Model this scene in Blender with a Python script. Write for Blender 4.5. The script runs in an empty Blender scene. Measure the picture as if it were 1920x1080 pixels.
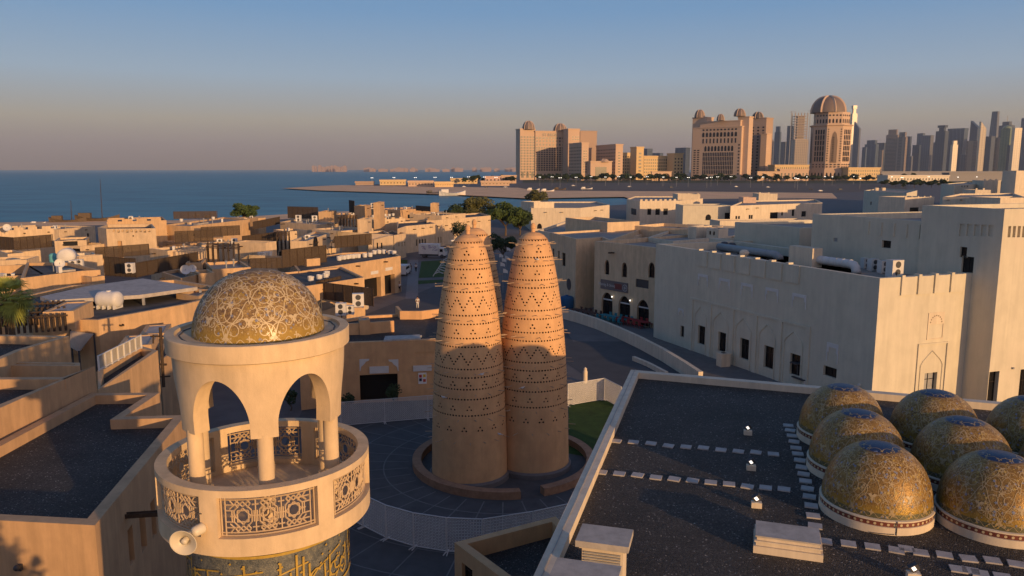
import bpy, bmesh, math, random
from mathutils import Vector, Matrix
R = math.radians
random.seed(7)
SC = bpy.context.scene
COL = SC.collection
# ------------------------------------------------------------------ camera
FPX = 1450.0; PITCH = R(8.67); CAMZ = 20.0
cam = bpy.data.cameras.new("camera"); camo = bpy.data.objects.new("camera", cam); COL.objects.link(camo)
cam.sensor_width = 36.0; cam.lens = 36.0 * FPX / 1920.0
cam.clip_start = 0.5; cam.clip_end = 400000
camo.location = (0, 0, CAMZ); camo.rotation_euler = (R(90) - PITCH, 0, 0)
SC.camera = camo
SC.render.resolution_x = 1024; SC.render.resolution_y = 576
# ------------------------------------------------------------------ light
SUN_AZ = R(142); SUN_EL = R(6.5)
world = bpy.data.worlds.new("World"); SC.world = world; world.use_nodes = True
wn = world.node_tree; wn.nodes.clear()
sky = wn.nodes.new("ShaderNodeTexSky"); sky.sky_type = 'NISHITA'; sky.sun_disc = False
sky.sun_elevation = SUN_EL; sky.sun_rotation = SUN_AZ
sky.air_density = 1.6; sky.dust_density = 3.0; sky.ozone_density = 2.2; sky.altitude = 0
sky.air_density = 1.2; sky.dust_density = 1.5; sky.ozone_density = 2.5
geo = wn.nodes.new("ShaderNodeTexCoord"); sx = wn.nodes.new("ShaderNodeSeparateXYZ"); wn.links.new(geo.outputs['Generated'], sx.inputs[0])
rmp = wn.nodes.new("ShaderNodeValToRGB"); wn.links.new(sx.outputs[2], rmp.inputs[0])
SKYC = [(0.0, (.245, .19, .178)), (.03, (.30, .24, .235)), (.06, (.40, .35, .30)), (.112, (.335, .42, .53)), (.19, (.185, .335, .56)), (.35, (.11, .25, .48)), (.6, (.075, .17, .37)), (1.0, (.055, .125, .29))]
els = rmp.color_ramp.elements
for i, (p, c) in enumerate(SKYC):
    e = els[i] if i < 2 else els.new(p)
    e.position = p; e.color = (*c, 1)
scl = wn.nodes.new("ShaderNodeVectorMath"); scl.operation = 'SCALE'; scl.inputs[3].default_value = 10.0; wn.links.new(rmp.outputs[0], scl.inputs[0])
mxs = wn.nodes.new("ShaderNodeMix"); mxs.data_type = 'RGBA'; mxs.inputs[0].default_value = 0.88
# the sun side of an evening sky is brighter and warmer
dt = wn.nodes.new("ShaderNodeVectorMath"); dt.operation = 'DOT_PRODUCT'; wn.links.new(geo.outputs['Generated'], dt.inputs[0]); dt.inputs[1].default_value = (math.sin(SUN_AZ), math.cos(SUN_AZ), 0.0)
cl_ = wn.nodes.new("ShaderNodeMath"); cl_.operation = 'MAXIMUM'; cl_.inputs[1].default_value = 0.0; wn.links.new(dt.outputs['Value'], cl_.inputs[0])
pw = wn.nodes.new("ShaderNodeMath"); pw.operation = 'POWER'; pw.inputs[1].default_value = 3.0; wn.links.new(cl_.outputs[0], pw.inputs[0])
gw = wn.nodes.new("ShaderNodeVectorMath"); gw.operation = 'SCALE'; gw.inputs[0].default_value = (9.5, 5.2, 2.7); wn.links.new(pw.outputs[0], gw.inputs[3])
ad_ = wn.nodes.new("ShaderNodeVectorMath"); ad_.operation = 'ADD'; wn.links.new(scl.outputs[0], ad_.inputs[0]); wn.links.new(gw.outputs[0], ad_.inputs[1])
wn.links.new(sky.outputs[0], mxs.inputs[6]); wn.links.new(ad_.outputs[0], mxs.inputs[7])
bg = wn.nodes.new("ShaderNodeBackground"); bg.inputs[1].default_value = 0.1
wo = wn.nodes.new("ShaderNodeOutputWorld")
wn.links.new(mxs.outputs[2], bg.inputs[0]); wn.links.new(bg.outputs[0], wo.inputs[0])
sl = bpy.data.lights.new("sun", 'SUN'); sl.energy = 4.2; sl.angle = R(0.5); sl.color = (1.0, 0.60, 0.27)
so = bpy.data.objects.new("sun", sl); COL.objects.link(so)
sd = Vector((math.sin(SUN_AZ) * math.cos(SUN_EL), math.cos(SUN_AZ) * math.cos(SUN_EL), math.sin(SUN_EL)))
so.rotation_euler = sd.to_track_quat('Z', 'Y').to_euler(); so.location = (60, -60, 60)
SC.view_settings.view_transform = 'Standard'; SC.view_settings.look = 'None'
SC.view_settings.exposure = 0.0; SC.view_settings.gamma = 1.0
SC.render.engine = 'CYCLES'
SC.cycles.volume_bounces = 0; SC.cycles.max_bounces = 5
# ------------------------------------------------------------------ pixel helpers (photo pixels, 1920 wide)
CP, SP = math.cos(PITCH), math.sin(PITCH)
def ray(px, py):
    u = (px - 960) / FPX; v = (540 - py) / FPX
    return Vector((u, CP + v * SP, -SP + v * CP))
def atz(px, py, z):
    d = ray(px, py); t = (z - CAMZ) / d.z
    return Vector((d.x * t, d.y * t, z))
def aty(px, py, Y):
    d = ray(px, py); t = Y / d.y
    return Vector((d.x * t, Y, CAMZ + d.z * t))
def zat(py, Y):
    d = ray(960, py); return CAMZ + d.z / d.y * Y
# ------------------------------------------------------------------ materials
MATS = {}
def mat(name, col, rough=0.85, var=0.12, scale=1.5, bump=0.15, bscale=25, metal=0.0, spec=0.3, streak=0.0, emit=None, stain=None):
    if name in MATS: return MATS[name]
    m = bpy.data.materials.new(name); m.use_nodes = True; nt = m.node_tree; N = nt.nodes; L = nt.links
    b = N['Principled BSDF']; b.inputs['Roughness'].default_value = rough
    b.inputs['Metallic'].default_value = metal; b.inputs['Specular IOR Level'].default_value = spec
    c = (*col, 1)
    b.inputs['Base Color'].default_value = c
    g = N.new('ShaderNodeNewGeometry')
    if var > 0:
        n1 = N.new('ShaderNodeTexNoise'); n1.inputs['Scale'].default_value = scale; n1.inputs['Detail'].default_value = 7; n1.inputs['Roughness'].default_value = 0.62
        mp = N.new('ShaderNodeMapping'); mp.inputs['Scale'].default_value = (1, 1, 1 - 0.75 * streak)
        L.new(g.outputs['Position'], mp.inputs[0]); L.new(mp.outputs[0], n1.inputs['Vector'])
        mr = N.new('ShaderNodeMapRange'); mr.inputs[1].default_value = 0.3; mr.inputs[2].default_value = 0.7
        mr.inputs[3].default_value = 1 - var; mr.inputs[4].default_value = 1 + var
        L.new(n1.outputs[0], mr.inputs[0])
        mx = N.new('ShaderNodeMix'); mx.data_type = 'RGBA'; mx.blend_type = 'MULTIPLY'; mx.inputs[0].default_value = 1
        mx.inputs[6].default_value = c; L.new(mr.outputs[0], mx.inputs[7])
        out = mx.outputs[2]
        if streak > 0:
            ms = N.new('ShaderNodeMapping'); ms.inputs['Scale'].default_value = (2.2, 2.2, .13); L.new(g.outputs['Position'], ms.inputs[0])
            ns = N.new('ShaderNodeTexNoise'); ns.inputs['Scale'].default_value = 1.0; ns.inputs['Detail'].default_value = 8; ns.inputs['Roughness'].default_value = .7; L.new(ms.outputs[0], ns.inputs['Vector'])
            rs_ = N.new('ShaderNodeMapRange'); rs_.inputs[1].default_value = .35; rs_.inputs[2].default_value = .62; rs_.inputs[3].default_value = 1 - .24 * streak; rs_.inputs[4].default_value = 1.04; L.new(ns.outputs[0], rs_.inputs[0])
            xs_ = N.new('ShaderNodeMix'); xs_.data_type = 'RGBA'; xs_.blend_type = 'MULTIPLY'; xs_.inputs[0].default_value = 1; L.new(out, xs_.inputs[6]); L.new(rs_.outputs[0], xs_.inputs[7]); out = xs_.outputs[2]
        if stain:
            n2 = N.new('ShaderNodeTexNoise'); n2.inputs['Scale'].default_value = 0.35; n2.inputs['Detail'].default_value = 6
            L.new(mp.outputs[0], n2.inputs['Vector'])
            m2 = N.new('ShaderNodeMapRange'); m2.inputs[1].default_value = 0.52; m2.inputs[2].default_value = 0.75; m2.inputs[4].default_value = 0.55
            L.new(n2.outputs[0], m2.inputs[0])
            x2 = N.new('ShaderNodeMix'); x2.data_type = 'RGBA'; x2.inputs[7].default_value = (*stain, 1)
            L.new(m2.outputs[0], x2.inputs[0]); L.new(out, x2.inputs[6]); out = x2.outputs[2]
        L.new(out, b.inputs['Base Color'])
    if bump > 0:
        n3 = N.new('ShaderNodeTexNoise'); n3.inputs['Scale'].default_value = bscale; n3.inputs['Detail'].default_value = 4
        L.new(g.outputs['Position'], n3.inputs['Vector'])
        bp = N.new('ShaderNodeBump'); bp.inputs['Strength'].default_value = bump; bp.inputs['Distance'].default_value = 0.02
        L.new(n3.outputs[0], bp.inputs['Height']); L.new(bp.outputs[0], b.inputs['Normal'])
    if emit:
        b.inputs['Emission Color'].default_value = (*emit[:3], 1); b.inputs['Emission Strength'].default_value = emit[3]
    MATS[name] = m; return m
TAN = mat('tan_plaster', (0.50, 0.32, 0.175), var=0.13, streak=0.6, stain=(0.36, 0.25, 0.16))
TAN2 = mat('ochre_plaster', (0.57, 0.375, 0.205), var=0.13, streak=0.6, stain=(0.42, 0.31, 0.2))
SAND = mat('sand_plaster', (0.63, 0.47, 0.30), var=0.12, streak=0.6, stain=(0.46, 0.36, 0.26))
CREAM = mat('cream_plaster', (0.66, 0.56, 0.42), var=0.09, scale=0.8, streak=0.6, stain=(0.55, 0.46, 0.34))
WHITE = mat('white_plaster', (0.60, 0.545, 0.42), var=0.09, scale=0.7, streak=0.3, stain=(0.56, 0.48, 0.38))
MINA = mat('minaret_plaster', (0.66, 0.50, 0.31), var=0.13, scale=2.5, bump=0.25, bscale=40, streak=0.5, stain=(0.5, 0.38, 0.26))
TERRA = mat('terracotta_plaster', (0.62, 0.365, 0.18), var=0.12, scale=1.2, bump=0.45, bscale=14, streak=0.3, stain=(0.5, 0.27, 0.14))
DARK = mat('dark_opening', (0.012, 0.011, 0.011), rough=0.5, var=0, bump=0)
HOLE = mat('hole_dark', (0.02, 0.014, 0.01), rough=1, var=0, bump=0)
GLASS = mat('dark_glass', (0.012, 0.012, 0.014), rough=0.25, var=0, bump=0, spec=0.25)
FRM = mat('dark_frame', (.025, .02, .018), var=0, bump=0)
WOOD = mat('dark_wood', (0.06, 0.04, 0.027), rough=0.8, var=0.3, scale=6)
LATT = mat('brown_lattice', (0.075, 0.052, 0.034), rough=0.8, var=0.2, scale=4)
WFR = mat('white_metal', (0.62, 0.60, 0.57), rough=0.5, var=0.08, bump=0)
GREY = mat('grey_metal', (0.30, 0.30, 0.30), rough=0.5, var=0.15, bump=0)
DGREY = mat('dark_grey_metal', (0.06, 0.06, 0.065), rough=0.5, var=0.1, bump=0)
SLAB = mat('concrete_slab', (0.42, 0.38, 0.34), var=0.2, scale=2.2, bump=0.3, bscale=30, stain=(0.28, 0.25, 0.22))
PAVER = mat('concrete_paver', (0.40, 0.37, 0.34), var=0.2, scale=3)
TENT = mat('canvas', (0.42, 0.33, 0.24), var=0.08, bump=0.1, bscale=6)
GRASS = mat('grass', (0.035, 0.07, 0.012), var=0.35, scale=1.3, bump=1, bscale=40, rough=1)
LEAF = mat('leaf_green', (0.055, 0.085, 0.02), var=0.4, scale=1.2, bump=0, rough=0.7)
LEAF2 = mat('leaf_olive', (0.095, 0.095, 0.03), var=0.35, scale=0.9, bump=0, rough=0.7)
LEAFD = mat('leaf_dark', (0.03, 0.05, 0.018), var=0.4, scale=0.9, bump=0, rough=0.7)
PALM = mat('palm_leaf', (0.26, 0.28, 0.05), var=0.4, scale=3, bump=0, rough=0.6)
BARK = mat('bark', (0.12, 0.085, 0.055), var=0.3, scale=6, bump=0.6)
REDC = mat('red_fabric', (0.3, 0.03, 0.03), var=0.1, bump=0)
TEAL = mat('teal_paint', (0.03, 0.2, 0.24), var=0.1, bump=0)
BLUEP = mat('blue_plastic', (0.02, 0.09, 0.2), var=0.1, bump=0)
LAMP = mat('lamp_glow', (0.9, 0.9, 0.9), var=0, bump=0, emit=(1, 0.93, 0.8, 3))
LAMPW = mat('floodlight_glass', (0.9, 0.9, 0.9), var=0, bump=0, rough=0.2, emit=(1, 0.9, 0.8, 1.3))
def gravel(name, col, hi):
    m = bpy.data.materials.new(name); m.use_nodes = True; nt = m.node_tree; N = nt.nodes; L = nt.links
    b = N['Principled BSDF']; b.inputs['Roughness'].default_value = 0.75; b.inputs['Specular IOR Level'].default_value = 0.35
    g = N.new('ShaderNodeNewGeometry'); v = N.new('ShaderNodeTexVoronoi'); v.inputs['Scale'].default_value = 26
    L.new(g.outputs['Position'], v.inputs['Vector'])
    sp = N.new('ShaderNodeSeparateColor'); L.new(v.outputs['Color'], sp.inputs[0])
    r = N.new('ShaderNodeValToRGB'); L.new(sp.outputs[0], r.inputs[0])
    e = r.color_ramp.elements; e[0].color = (col[0] * .4, col[1] * .4, col[2] * .4, 1); e[1].color = (*hi, 1); e[1].position = 1
    e2 = r.color_ramp.elements.new(0.8); e2.color = (*col, 1)
    e3 = r.color_ramp.elements.new(0.975); e3.color = (col[0] * 1.6, col[1] * 1.6, col[2] * 1.6, 1)
    n = N.new('ShaderNodeTexNoise'); n.inputs['Scale'].default_value = 0.5; n.inputs['Detail'].default_value = 5; L.new(g.outputs['Position'], n.inputs['Vector'])
    mr = N.new('ShaderNodeMapRange'); mr.inputs[1].default_value = .3; mr.inputs[2].default_value = .7; mr.inputs[3].default_value = .75; mr.inputs[4].default_value = 1.3; L.new(n.outputs[0], mr.inputs[0])
    mx = N.new('ShaderNodeMix'); mx.data_type = 'RGBA'; mx.blend_type = 'MULTIPLY'; mx.inputs[0].default_value = 1
    L.new(r.outputs[0], mx.inputs[6]); L.new(mr.outputs[0], mx.inputs[7]); L.new(mx.outputs[2], b.inputs['Base Color'])
    bp = N.new('ShaderNodeBump'); bp.inputs['Strength'].default_value = 1.0; bp.inputs['Distance'].default_value = 0.06; bp.invert = True
    L.new(v.outputs['Distance'], bp.inputs['Height']); L.new(bp.outputs[0], b.inputs['Normal'])
    return m
GRAV = gravel('roof_gravel', (0.062, 0.056, 0.05), (0.38, 0.35, 0.31))
ROOF = mat('roof_felt', (0.09, 0.082, 0.075), var=0.35, scale=0.6, bump=0.3, bscale=12)
ROOFL = mat('roof_screed', (0.30, 0.26, 0.22), var=0.2, scale=0.5, bump=0.2, bscale=8)
# ------------------------------------------------------------------ objects
def tag(o, label=None, cat=None, group=None, kind=None):
    if label: o['label'] = label
    if cat: o['category'] = cat
    if group: o['group'] = group
    if kind: o['kind'] = kind
    return o
def thing(name, loc, label, cat, group=None, rz=0):
    o = bpy.data.objects.new(name, None); COL.objects.link(o); o.empty_display_size = 0.3
    o.location = Vector(loc); o.rotation_euler.z = rz
    o['wl'] = list(loc)
    return tag(o, label, cat, group)
class MB:
    def __init__(s): s.v = []; s.f = []
    def add(s, vs, fs):
        k = len(s.v); s.v += [tuple(v) for v in vs]; s.f += [tuple(i + k for i in f) for f in fs]
    def quad(s, a, b, c, d): s.add([a, b, c, d], [(0, 1, 2, 3)])
    def box(s, x0, x1, y0, y1, z0, z1, M=None):
        vs = [Vector(p) for p in ((x0, y0, z0), (x1, y0, z0), (x1, y1, z0), (x0, y1, z0), (x0, y0, z1), (x1, y0, z1), (x1, y1, z1), (x0, y1, z1))]
        if M: vs = [M @ v for v in vs]
        s.add(vs, [(3, 2, 1, 0), (4, 5, 6, 7), (0, 1, 5, 4), (1, 2, 6, 5), (2, 3, 7, 6), (3, 0, 4, 7)])
    def prism(s, poly, z0, z1):
        n = len(poly); z1s = z1 if isinstance(z1, (list, tuple)) else [z1] * n
        vs = [(p[0], p[1], z0) for p in poly] + [(p[0], p[1], z1s[i]) for i, p in enumerate(poly)]
        s.add(vs, [tuple(range(n - 1, -1, -1)), tuple(range(n, 2 * n))] + [(i, (i + 1) % n, n + (i + 1) % n, n + i) for i in range(n)])
    def lathe(s, prof, cx=0, cy=0, n=48, cz=0, a0=0, a1=2 * math.pi, cap=False):
        full = abs(a1 - a0 - 2 * math.pi) < 1e-6; k = n if full else n + 1; vs = []
        for r, z in prof:
            for i in range(k):
                a = a0 + (a1 - a0) * i / n; vs.append((cx + r * math.cos(a), cy + r * math.sin(a), cz + z))
        fs = []
        for j in range(len(prof) - 1):
            for i in range(n):
                i2 = (i + 1) % k; fs.append((j * k + i, j * k + i2, (j + 1) * k + i2, (j + 1) * k + i))
        if cap: fs.append(tuple(range((len(prof) - 1) * k, len(prof) * k)))
        s.add(vs, fs)
    def tube(s, pts, r, n=6, r2=None, cap=True):
        pts = [Vector(p) for p in pts]; r2 = r if r2 is None else r2; vs = []; m = len(pts)
        for i, p in enumerate(pts):
            d = (pts[min(i + 1, m - 1)] - pts[max(i - 1, 0)]); d = d.normalized() if d.length > 1e-9 else Vector((0, 0, 1))
            u = d.cross(Vector((0, 0, 1)));
            if u.length < 1e-3: u = d.cross(Vector((1, 0, 0)))
            u.normalize(); w = d.cross(u); rr = r + (r2 - r) * i / max(m - 1, 1)
            for k in range(n):
                a = 2 * math.pi * k / n; vs.append(p + (u * math.cos(a) + w * math.sin(a)) * rr)
        fs = [(j * n + k, j * n + (k + 1) % n, (j + 1) * n + (k + 1) % n, (j + 1) * n + k) for j in range(m - 1) for k in range(n)]
        if cap: fs += [tuple(range(n - 1, -1, -1)), tuple(range((m - 1) * n, m * n))]
        s.add(vs, fs)
    def ball(s, c, rx, ry=None, rz=None, n=10, m=6, jit=0):
        ry = ry or rx; rz = rz or rx; vs = [(c[0], c[1], c[2] - rz)]
        for j in range(1, m):
            p = math.pi * j / m - math.pi / 2
            for i in range(n):
                a = 2 * math.pi * i / n; q = 1 + random.uniform(-jit, jit)
                vs.append((c[0] + rx * q * math.cos(p) * math.cos(a), c[1] + ry * q * math.cos(p) * math.sin(a), c[2] + rz * q * math.sin(p)))
        vs.append((c[0], c[1], c[2] + rz)); fs = [(0, 1 + (i + 1) % n, 1 + i) for i in range(n)]
        for j in range(m - 2):
            for i in range(n): fs.append((1 + j * n + i, 1 + j * n + (i + 1) % n, 1 + (j + 1) * n + (i + 1) % n, 1 + (j + 1) * n + i))
        k = len(vs) - 1; fs += [(k, k - n + i, k - n + (i + 1) % n) for i in range(n)]
        s.add(vs, fs)
    def build(s, name, m, parent=None, smooth=False, local=False, loc=None):
        me = bpy.data.meshes.new(name)
        if parent is not None and not local:
            o0 = Vector(parent.get('wl', (0, 0, 0)))
        elif parent is None and loc is None and s.v:
            xs = [v[0] for v in s.v]; ys = [v[1] for v in s.v]; zs = [v[2] for v in s.v]
            o0 = Vector(((min(xs) + max(xs)) / 2, (min(ys) + max(ys)) / 2, min(zs)))
        else: o0 = Vector((0, 0, 0))
        me.from_pydata([(v[0] - o0.x, v[1] - o0.y, v[2] - o0.z) for v in s.v], [], s.f); me.update()
        me.materials.append(m)
        if smooth: me.polygons.foreach_set('use_smooth', [True] * len(me.polygons))
        o = bpy.data.objects.new(name, me); COL.objects.link(o)
        if parent is not None:
            o.parent = parent
            if not local: o['wl'] = list(o0)
        else:
            o.location = o0 if loc is None else Vector(loc); o['wl'] = list(o.location)
        return o
def multi(name, items, parent):
    vs = []; fs = []; mi = []
    for k, (b, m) in enumerate(items):
        o = len(vs); vs += b.v; fs += [tuple(i + o for i in f) for f in b.f]; mi += [k] * len(b.f)
    me = bpy.data.meshes.new(name); me.from_pydata(vs, [], fs); me.update()
    for b, m in items: me.materials.append(m)
    me.polygons.foreach_set('material_index', mi); o = bpy.data.objects.new(name, me); COL.objects.link(o); o.parent = parent; return o
def copy_tree(root, loc, rz=None, label=None, group=None, parent=None):
    c = root.copy(); COL.objects.link(c)
    if parent is None:
        c.location = Vector(loc)
        if rz is not None: c.rotation_euler.z = rz
        if label: c['label'] = label
        if group: c['group'] = group
    else: c.parent = parent
    for ch in list(root.children): copy_tree(ch, None, parent=c)
    return c
def rotz(a, loc=(0, 0, 0)): return Matrix.Translation(Vector(loc)) @ Matrix.Rotation(a, 4, 'Z')
def inset(poly, d):
    n = len(poly); out = []
    for i in range(n):
        a = Vector(poly[i - 1]); b = Vector(poly[i]); c = Vector(poly[(i + 1) % n])
        e1 = (b - a).normalized(); e2 = (c - b).normalized()
        n1 = Vector((-e1.y, e1.x)); n2 = Vector((-e2.y, e2.x)); k = 1 + n1.dot(n2)
        if k < 0.2: k = 0.2
        out.append(b + (n1 + n2) * d / k)
    return out
def area(p): return sum(p[i - 1][0] * p[i][1] - p[i][0] * p[i - 1][1] for i in range(len(p))) / 2
def onwall(p0, p1, px, py):
    d = ray(px, py); e = Vector((p1[0] - p0[0], p1[1] - p0[1])); L = e.length; e.normalize(); n = Vector((e.y, -e.x))
    t = Vector(p0[:2]).dot(n) / (d.x * n.x + d.y * n.y)
    q = Vector((d.x * t, d.y * t)) - Vector(p0[:2])
    return q.dot(e), CAMZ + d.z * t
class Bld:
    def __init__(s, label, pts, zt, zb=0.0, wall=None, roof=None, par=0.45, th=0.3, name='village_building', cat='building', group=None):
        P = []
        for p in pts:
            P.append(Vector(p[1:3]) if p[0] == 'w' else atz(p[0], p[1], zt).xy)
        s.ref = list(P)
        if area([tuple(p) for p in P]) < 0: P = P[::-1]
        s.P = P; s.zt = zt; s.zb = zb; s.wall = wall or TAN; s.roof = roof or ROOF; s.par = par; s.th = th
        c = sum(P, Vector((0, 0))) / len(P)
        s.root = thing(name, (c.x, c.y, zb), label, cat, group)
        s.holes = {}; s.panes = []; s.mb = MB(); s.extras = []
    def edge(s, px):
        """edge facing the camera that is seen at pixel column px"""
        best = None
        for i in range(len(s.P)):
            a, b = s.P[i], s.P[(i + 1) % len(s.P)]; e = b - a; n = Vector((e.y, -e.x))
            if n.dot(-a) <= 0: continue
            d = ray(px, 450); t = a.dot(n) / (d.x * n.x + d.y * n.y)
            u = (Vector((d.x * t, d.y * t)) - a).dot(e.normalized())
            if -0.3 < u < e.length + 0.3 and t > 0:
                if best is None or t < best[0]: best = (t, i)
        return best[1] if best else 0
    def ab(s, i): return s.P[i], s.P[(i + 1) % len(s.P)]
    def hole(s, x0, y0, x1, y1, kind='window', depth=0.2, m=None, k=None, arch=0, ground=False):
        k = s.edge((x0 + x1) / 2) if k is None else k; a, b = s.ab(k)
        ua, za = onwall(a, b, x0, y0); ub, zc = onwall(a, b, x1, y1)
        um, zt = onwall(a, b, (x0 + x1) / 2, y0); um2, zb = onwall(a, b, (x0 + x1) / 2, y1)
        u0, u1 = min(ua, ub), max(ua, ub); L = (b - a).length
        u0 = max(u0, 0.05); u1 = min(u1, L - 0.05)
        if ground: zb = s.zb + 0.02
        zt = min(zt, s.zt - 0.1); zb = max(zb, s.zb + 0.02)
        if u1 - u0 < 0.05 or zt - zb < 0.05: return
        s.holes.setdefault(k, []).append((u0, u1, zb, zt, depth, arch, kind, m)); return
    def frame(s, k):
        a, b = s.ab(k); e = (b - a).normalized(); n = Vector((e.y, -e.x))
        return a, e, n
    def spout(s, px, py, w=0.14, l=0.55, m=None, k=None):
        k = s.edge(px) if k is None else k; a, e, n = s.frame(k); u, z = onwall(*s.ab(k), px, py)
        mb = MB(); M = Matrix(((e.x, n.x, 0, a.x + e.x * u), (e.y, n.y, 0, a.y + e.y * u), (0, 0, 1, z), (0, 0, 0, 1)))
        mb.box(-w / 2, w / 2, -0.05, l, -0.05, 0.05, M); mb.box(-w / 2, -w / 2 + .03, 0.001, l, 0.051, 0.11, M); mb.box(w / 2 - .03, w / 2, 0.001, l, 0.051, 0.11, M)
        s.extras.append(('rain_spout', mb, m or WOOD))
    def onface(s, px, py, name, fn, m, k=None):
        """fn(mb, M): local x along the wall, y outward, z up, origin at the pixel"""
        k = s.edge(px) if k is None else k; a, e, n = s.frame(k); u, z = onwall(*s.ab(k), px, py)
        M = Matrix(((e.x, n.x, 0, a.x + e.x * u), (e.y, n.y, 0, a.y + e.y * u), (0, 0, 1, z), (0, 0, 0, 1)))
        mb = MB(); fn(mb, M); s.extras.append((name, mb, m)); return M
    def merlons(s, k, w=0.5, gap=0.5, h=0.4, u0=0.1, u1=None, rib=0, out=0.0):
        a, e, n = s.frame(k); L = (s.ab(k)[1] - a).length; u1 = u1 or L - 0.1; u = u0
        while u + w < u1:
            M = Matrix(((e.x, n.x, 0, a.x + e.x * u), (e.y, n.y, 0, a.y + e.y * u), (0, 0, 1, s.zt), (0, 0, 0, 1)))
            s.mb.box(0, w, -s.th, out, 0.002, h, M)
            if rib: s.mb.box(0, w, 0.003, out + 0.06, -rib, -0.02, M)
            u += w + gap
    def build(s):
        n = len(s.P); I = inset(s.P, s.th); mb = s.mb; pl = []
        for i in range(n):
            a, b = s.ab(i); e = (b - a); L = e.length; e = e / L; nn = Vector((e.y, -e.x)); H = s.holes.get(i, [])
            us = sorted({0, L, *[h[0] for h in H], *[h[1] for h in H]}); zs = sorted({s.zb, s.zt, *[h[2] for h in H], *[h[3] for h in H]})
            pt = lambda u, z, d=0: (a.x + e.x * u - nn.x * d, a.y + e.y * u - nn.y * d, z)
            for x in range(len(us) - 1):
                for y in range(len(zs) - 1):
                    cu = (us[x] + us[x + 1]) / 2; cz = (zs[y] + zs[y + 1]) / 2
                    if any(h[0] < cu < h[1] and h[2] < cz < h[3] for h in H): continue
                    mb.quad(pt(us[x], zs[y]), pt(us[x + 1], zs[y]), pt(us[x + 1], zs[y + 1]), pt(us[x], zs[y + 1]))
            for (u0, u1, z0, z1, dp, arch, kind, hm) in H:
                mb.quad(pt(u0, z0), pt(u0, z0, dp), pt(u0, z1, dp), pt(u0, z1)); mb.quad(pt(u1, z0, dp), pt(u1, z0), pt(u1, z1), pt(u1, z1, dp))
                mb.quad(pt(u0, z0, dp), pt(u0, z0), pt(u1, z0), pt(u1, z0, dp)); mb.quad(pt(u0, z1), pt(u0, z1, dp), pt(u1, z1, dp), pt(u1, z1))
                if arch:
                    um = (u0 + u1) / 2; zs0 = z1 - arch; q = 6
                    for sgn, uc in ((1, u0), (-1, u1)):
                        cv = []
                        for j in range(q + 1):
                            t = j / q; uu = uc + sgn * (um - u0) * (1 - math.cos(t * math.pi / 2)) * 1.0; zz = zs0 + arch * (math.sin(t * math.pi / 2) * 0.88 + 0.12 * t)
                            cv.append((uu, zz))
                        for j in range(q):
                            mb.add([pt(uc, z1, 0), pt(*cv[j]), pt(*cv[j + 1])], [(0, 1, 2)])
                            mb.quad(pt(*cv[j]), pt(*cv[j + 1]), pt(cv[j + 1][0], cv[j + 1][1], dp), pt(cv[j][0], cv[j][1], dp))
                pb = MB(); pb.quad(pt(u0, z0, dp - .004), pt(u1, z0, dp - .004), pt(u1, z1, dp - .004), pt(u0, z1, dp - .004))
                pl.append((kind, pb, hm, (a, e, nn, u0, u1, z0, z1, dp, arch)))
            # parapet inner face + top
            ia, ib = I[i], I[(i + 1) % n]; zr = s.zt - s.par
            mb.quad((ib.x, ib.y, zr), (ia.x, ia.y, zr), (ia.x, ia.y, s.zt), (ib.x, ib.y, s.zt))
            mb.quad((a.x, a.y, s.zt), (b.x, b.y, s.zt), (ib.x, ib.y, s.zt), (ia.x, ia.y, s.zt))
        w = mb.build('wall', s.wall, s.root)
        rb = MB(); rb.add([(p.x, p.y, s.zt - s.par) for p in I], [tuple(range(n))]); rb.build('roof', s.roof, s.root)
        for kind, pb, hm, info in pl:
            o = pb.build(kind, hm or (DARK if kind != 'window' else GLASS), s.root)
            a, e, nn, u0, u1, z0, z1, dp, arch = info
            if kind in ('window', 'door') and (u1 - u0) > 0.7 and dp > 0.05 and (a.length < 130):
                fb = MB(); t = 0.05; M = Matrix(((e.x, nn.x, 0, a.x), (e.y, nn.y, 0, a.y), (0, 0, 1, 0), (0, 0, 0, 1)))
                y0, y1 = -dp, -dp + 0.05
                um = (u0 + u1) / 2
                fb.box(u0, u0 + t, y0, y1, z0, z1, M); fb.box(u1 - t, u1, y0, y1, z0, z1, M); fb.box(um - t / 2, um + t / 2, y0, y1, z0, z1, M)
                fb.box(u0 + t, um - t / 2, y0, y1, z0, z0 + t, M); fb.box(um + t / 2, u1 - t, y0, y1, z0, z0 + t, M)
                zc = z1 - arch - t if arch else z0 + (z1 - z0) * 0.66
                fb.box(u0 + t, um - t / 2, y0, y1, zc, zc + t, M); fb.box(um + t / 2, u1 - t, y0, y1, zc, zc + t, M)
                fb.build('frame', FRM, o)
        for nm, eb, m in s.extras: eb.build(nm, m, s.root)
        return s.root
def rect(a, b, depth, zt):
    """rectangle whose front edge runs from pixel a to pixel b (at height zt), going depth metres away from the camera"""
    A = atz(*a, zt).xy; B = atz(*b, zt).xy; e = (B - A).normalized(); n = Vector((-e.y, e.x))
    if n.dot(A) < 0: n = -n
    return [('w', A.x, A.y), ('w', B.x, B.y), ('w', B.x + n.x * depth, B.y + n.y * depth), ('w', A.x + n.x * depth, A.y + n.y * depth)]
def para(a, c, b, zt):
    """parallelogram with near corner pixel c and the two neighbours a, b"""
    A, C_, B = (atz(*q, zt).xy for q in (a, c, b)); D = A + B - C_
    return [('w', *A), ('w', *C_), ('w', *B), ('w', *D)]
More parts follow.
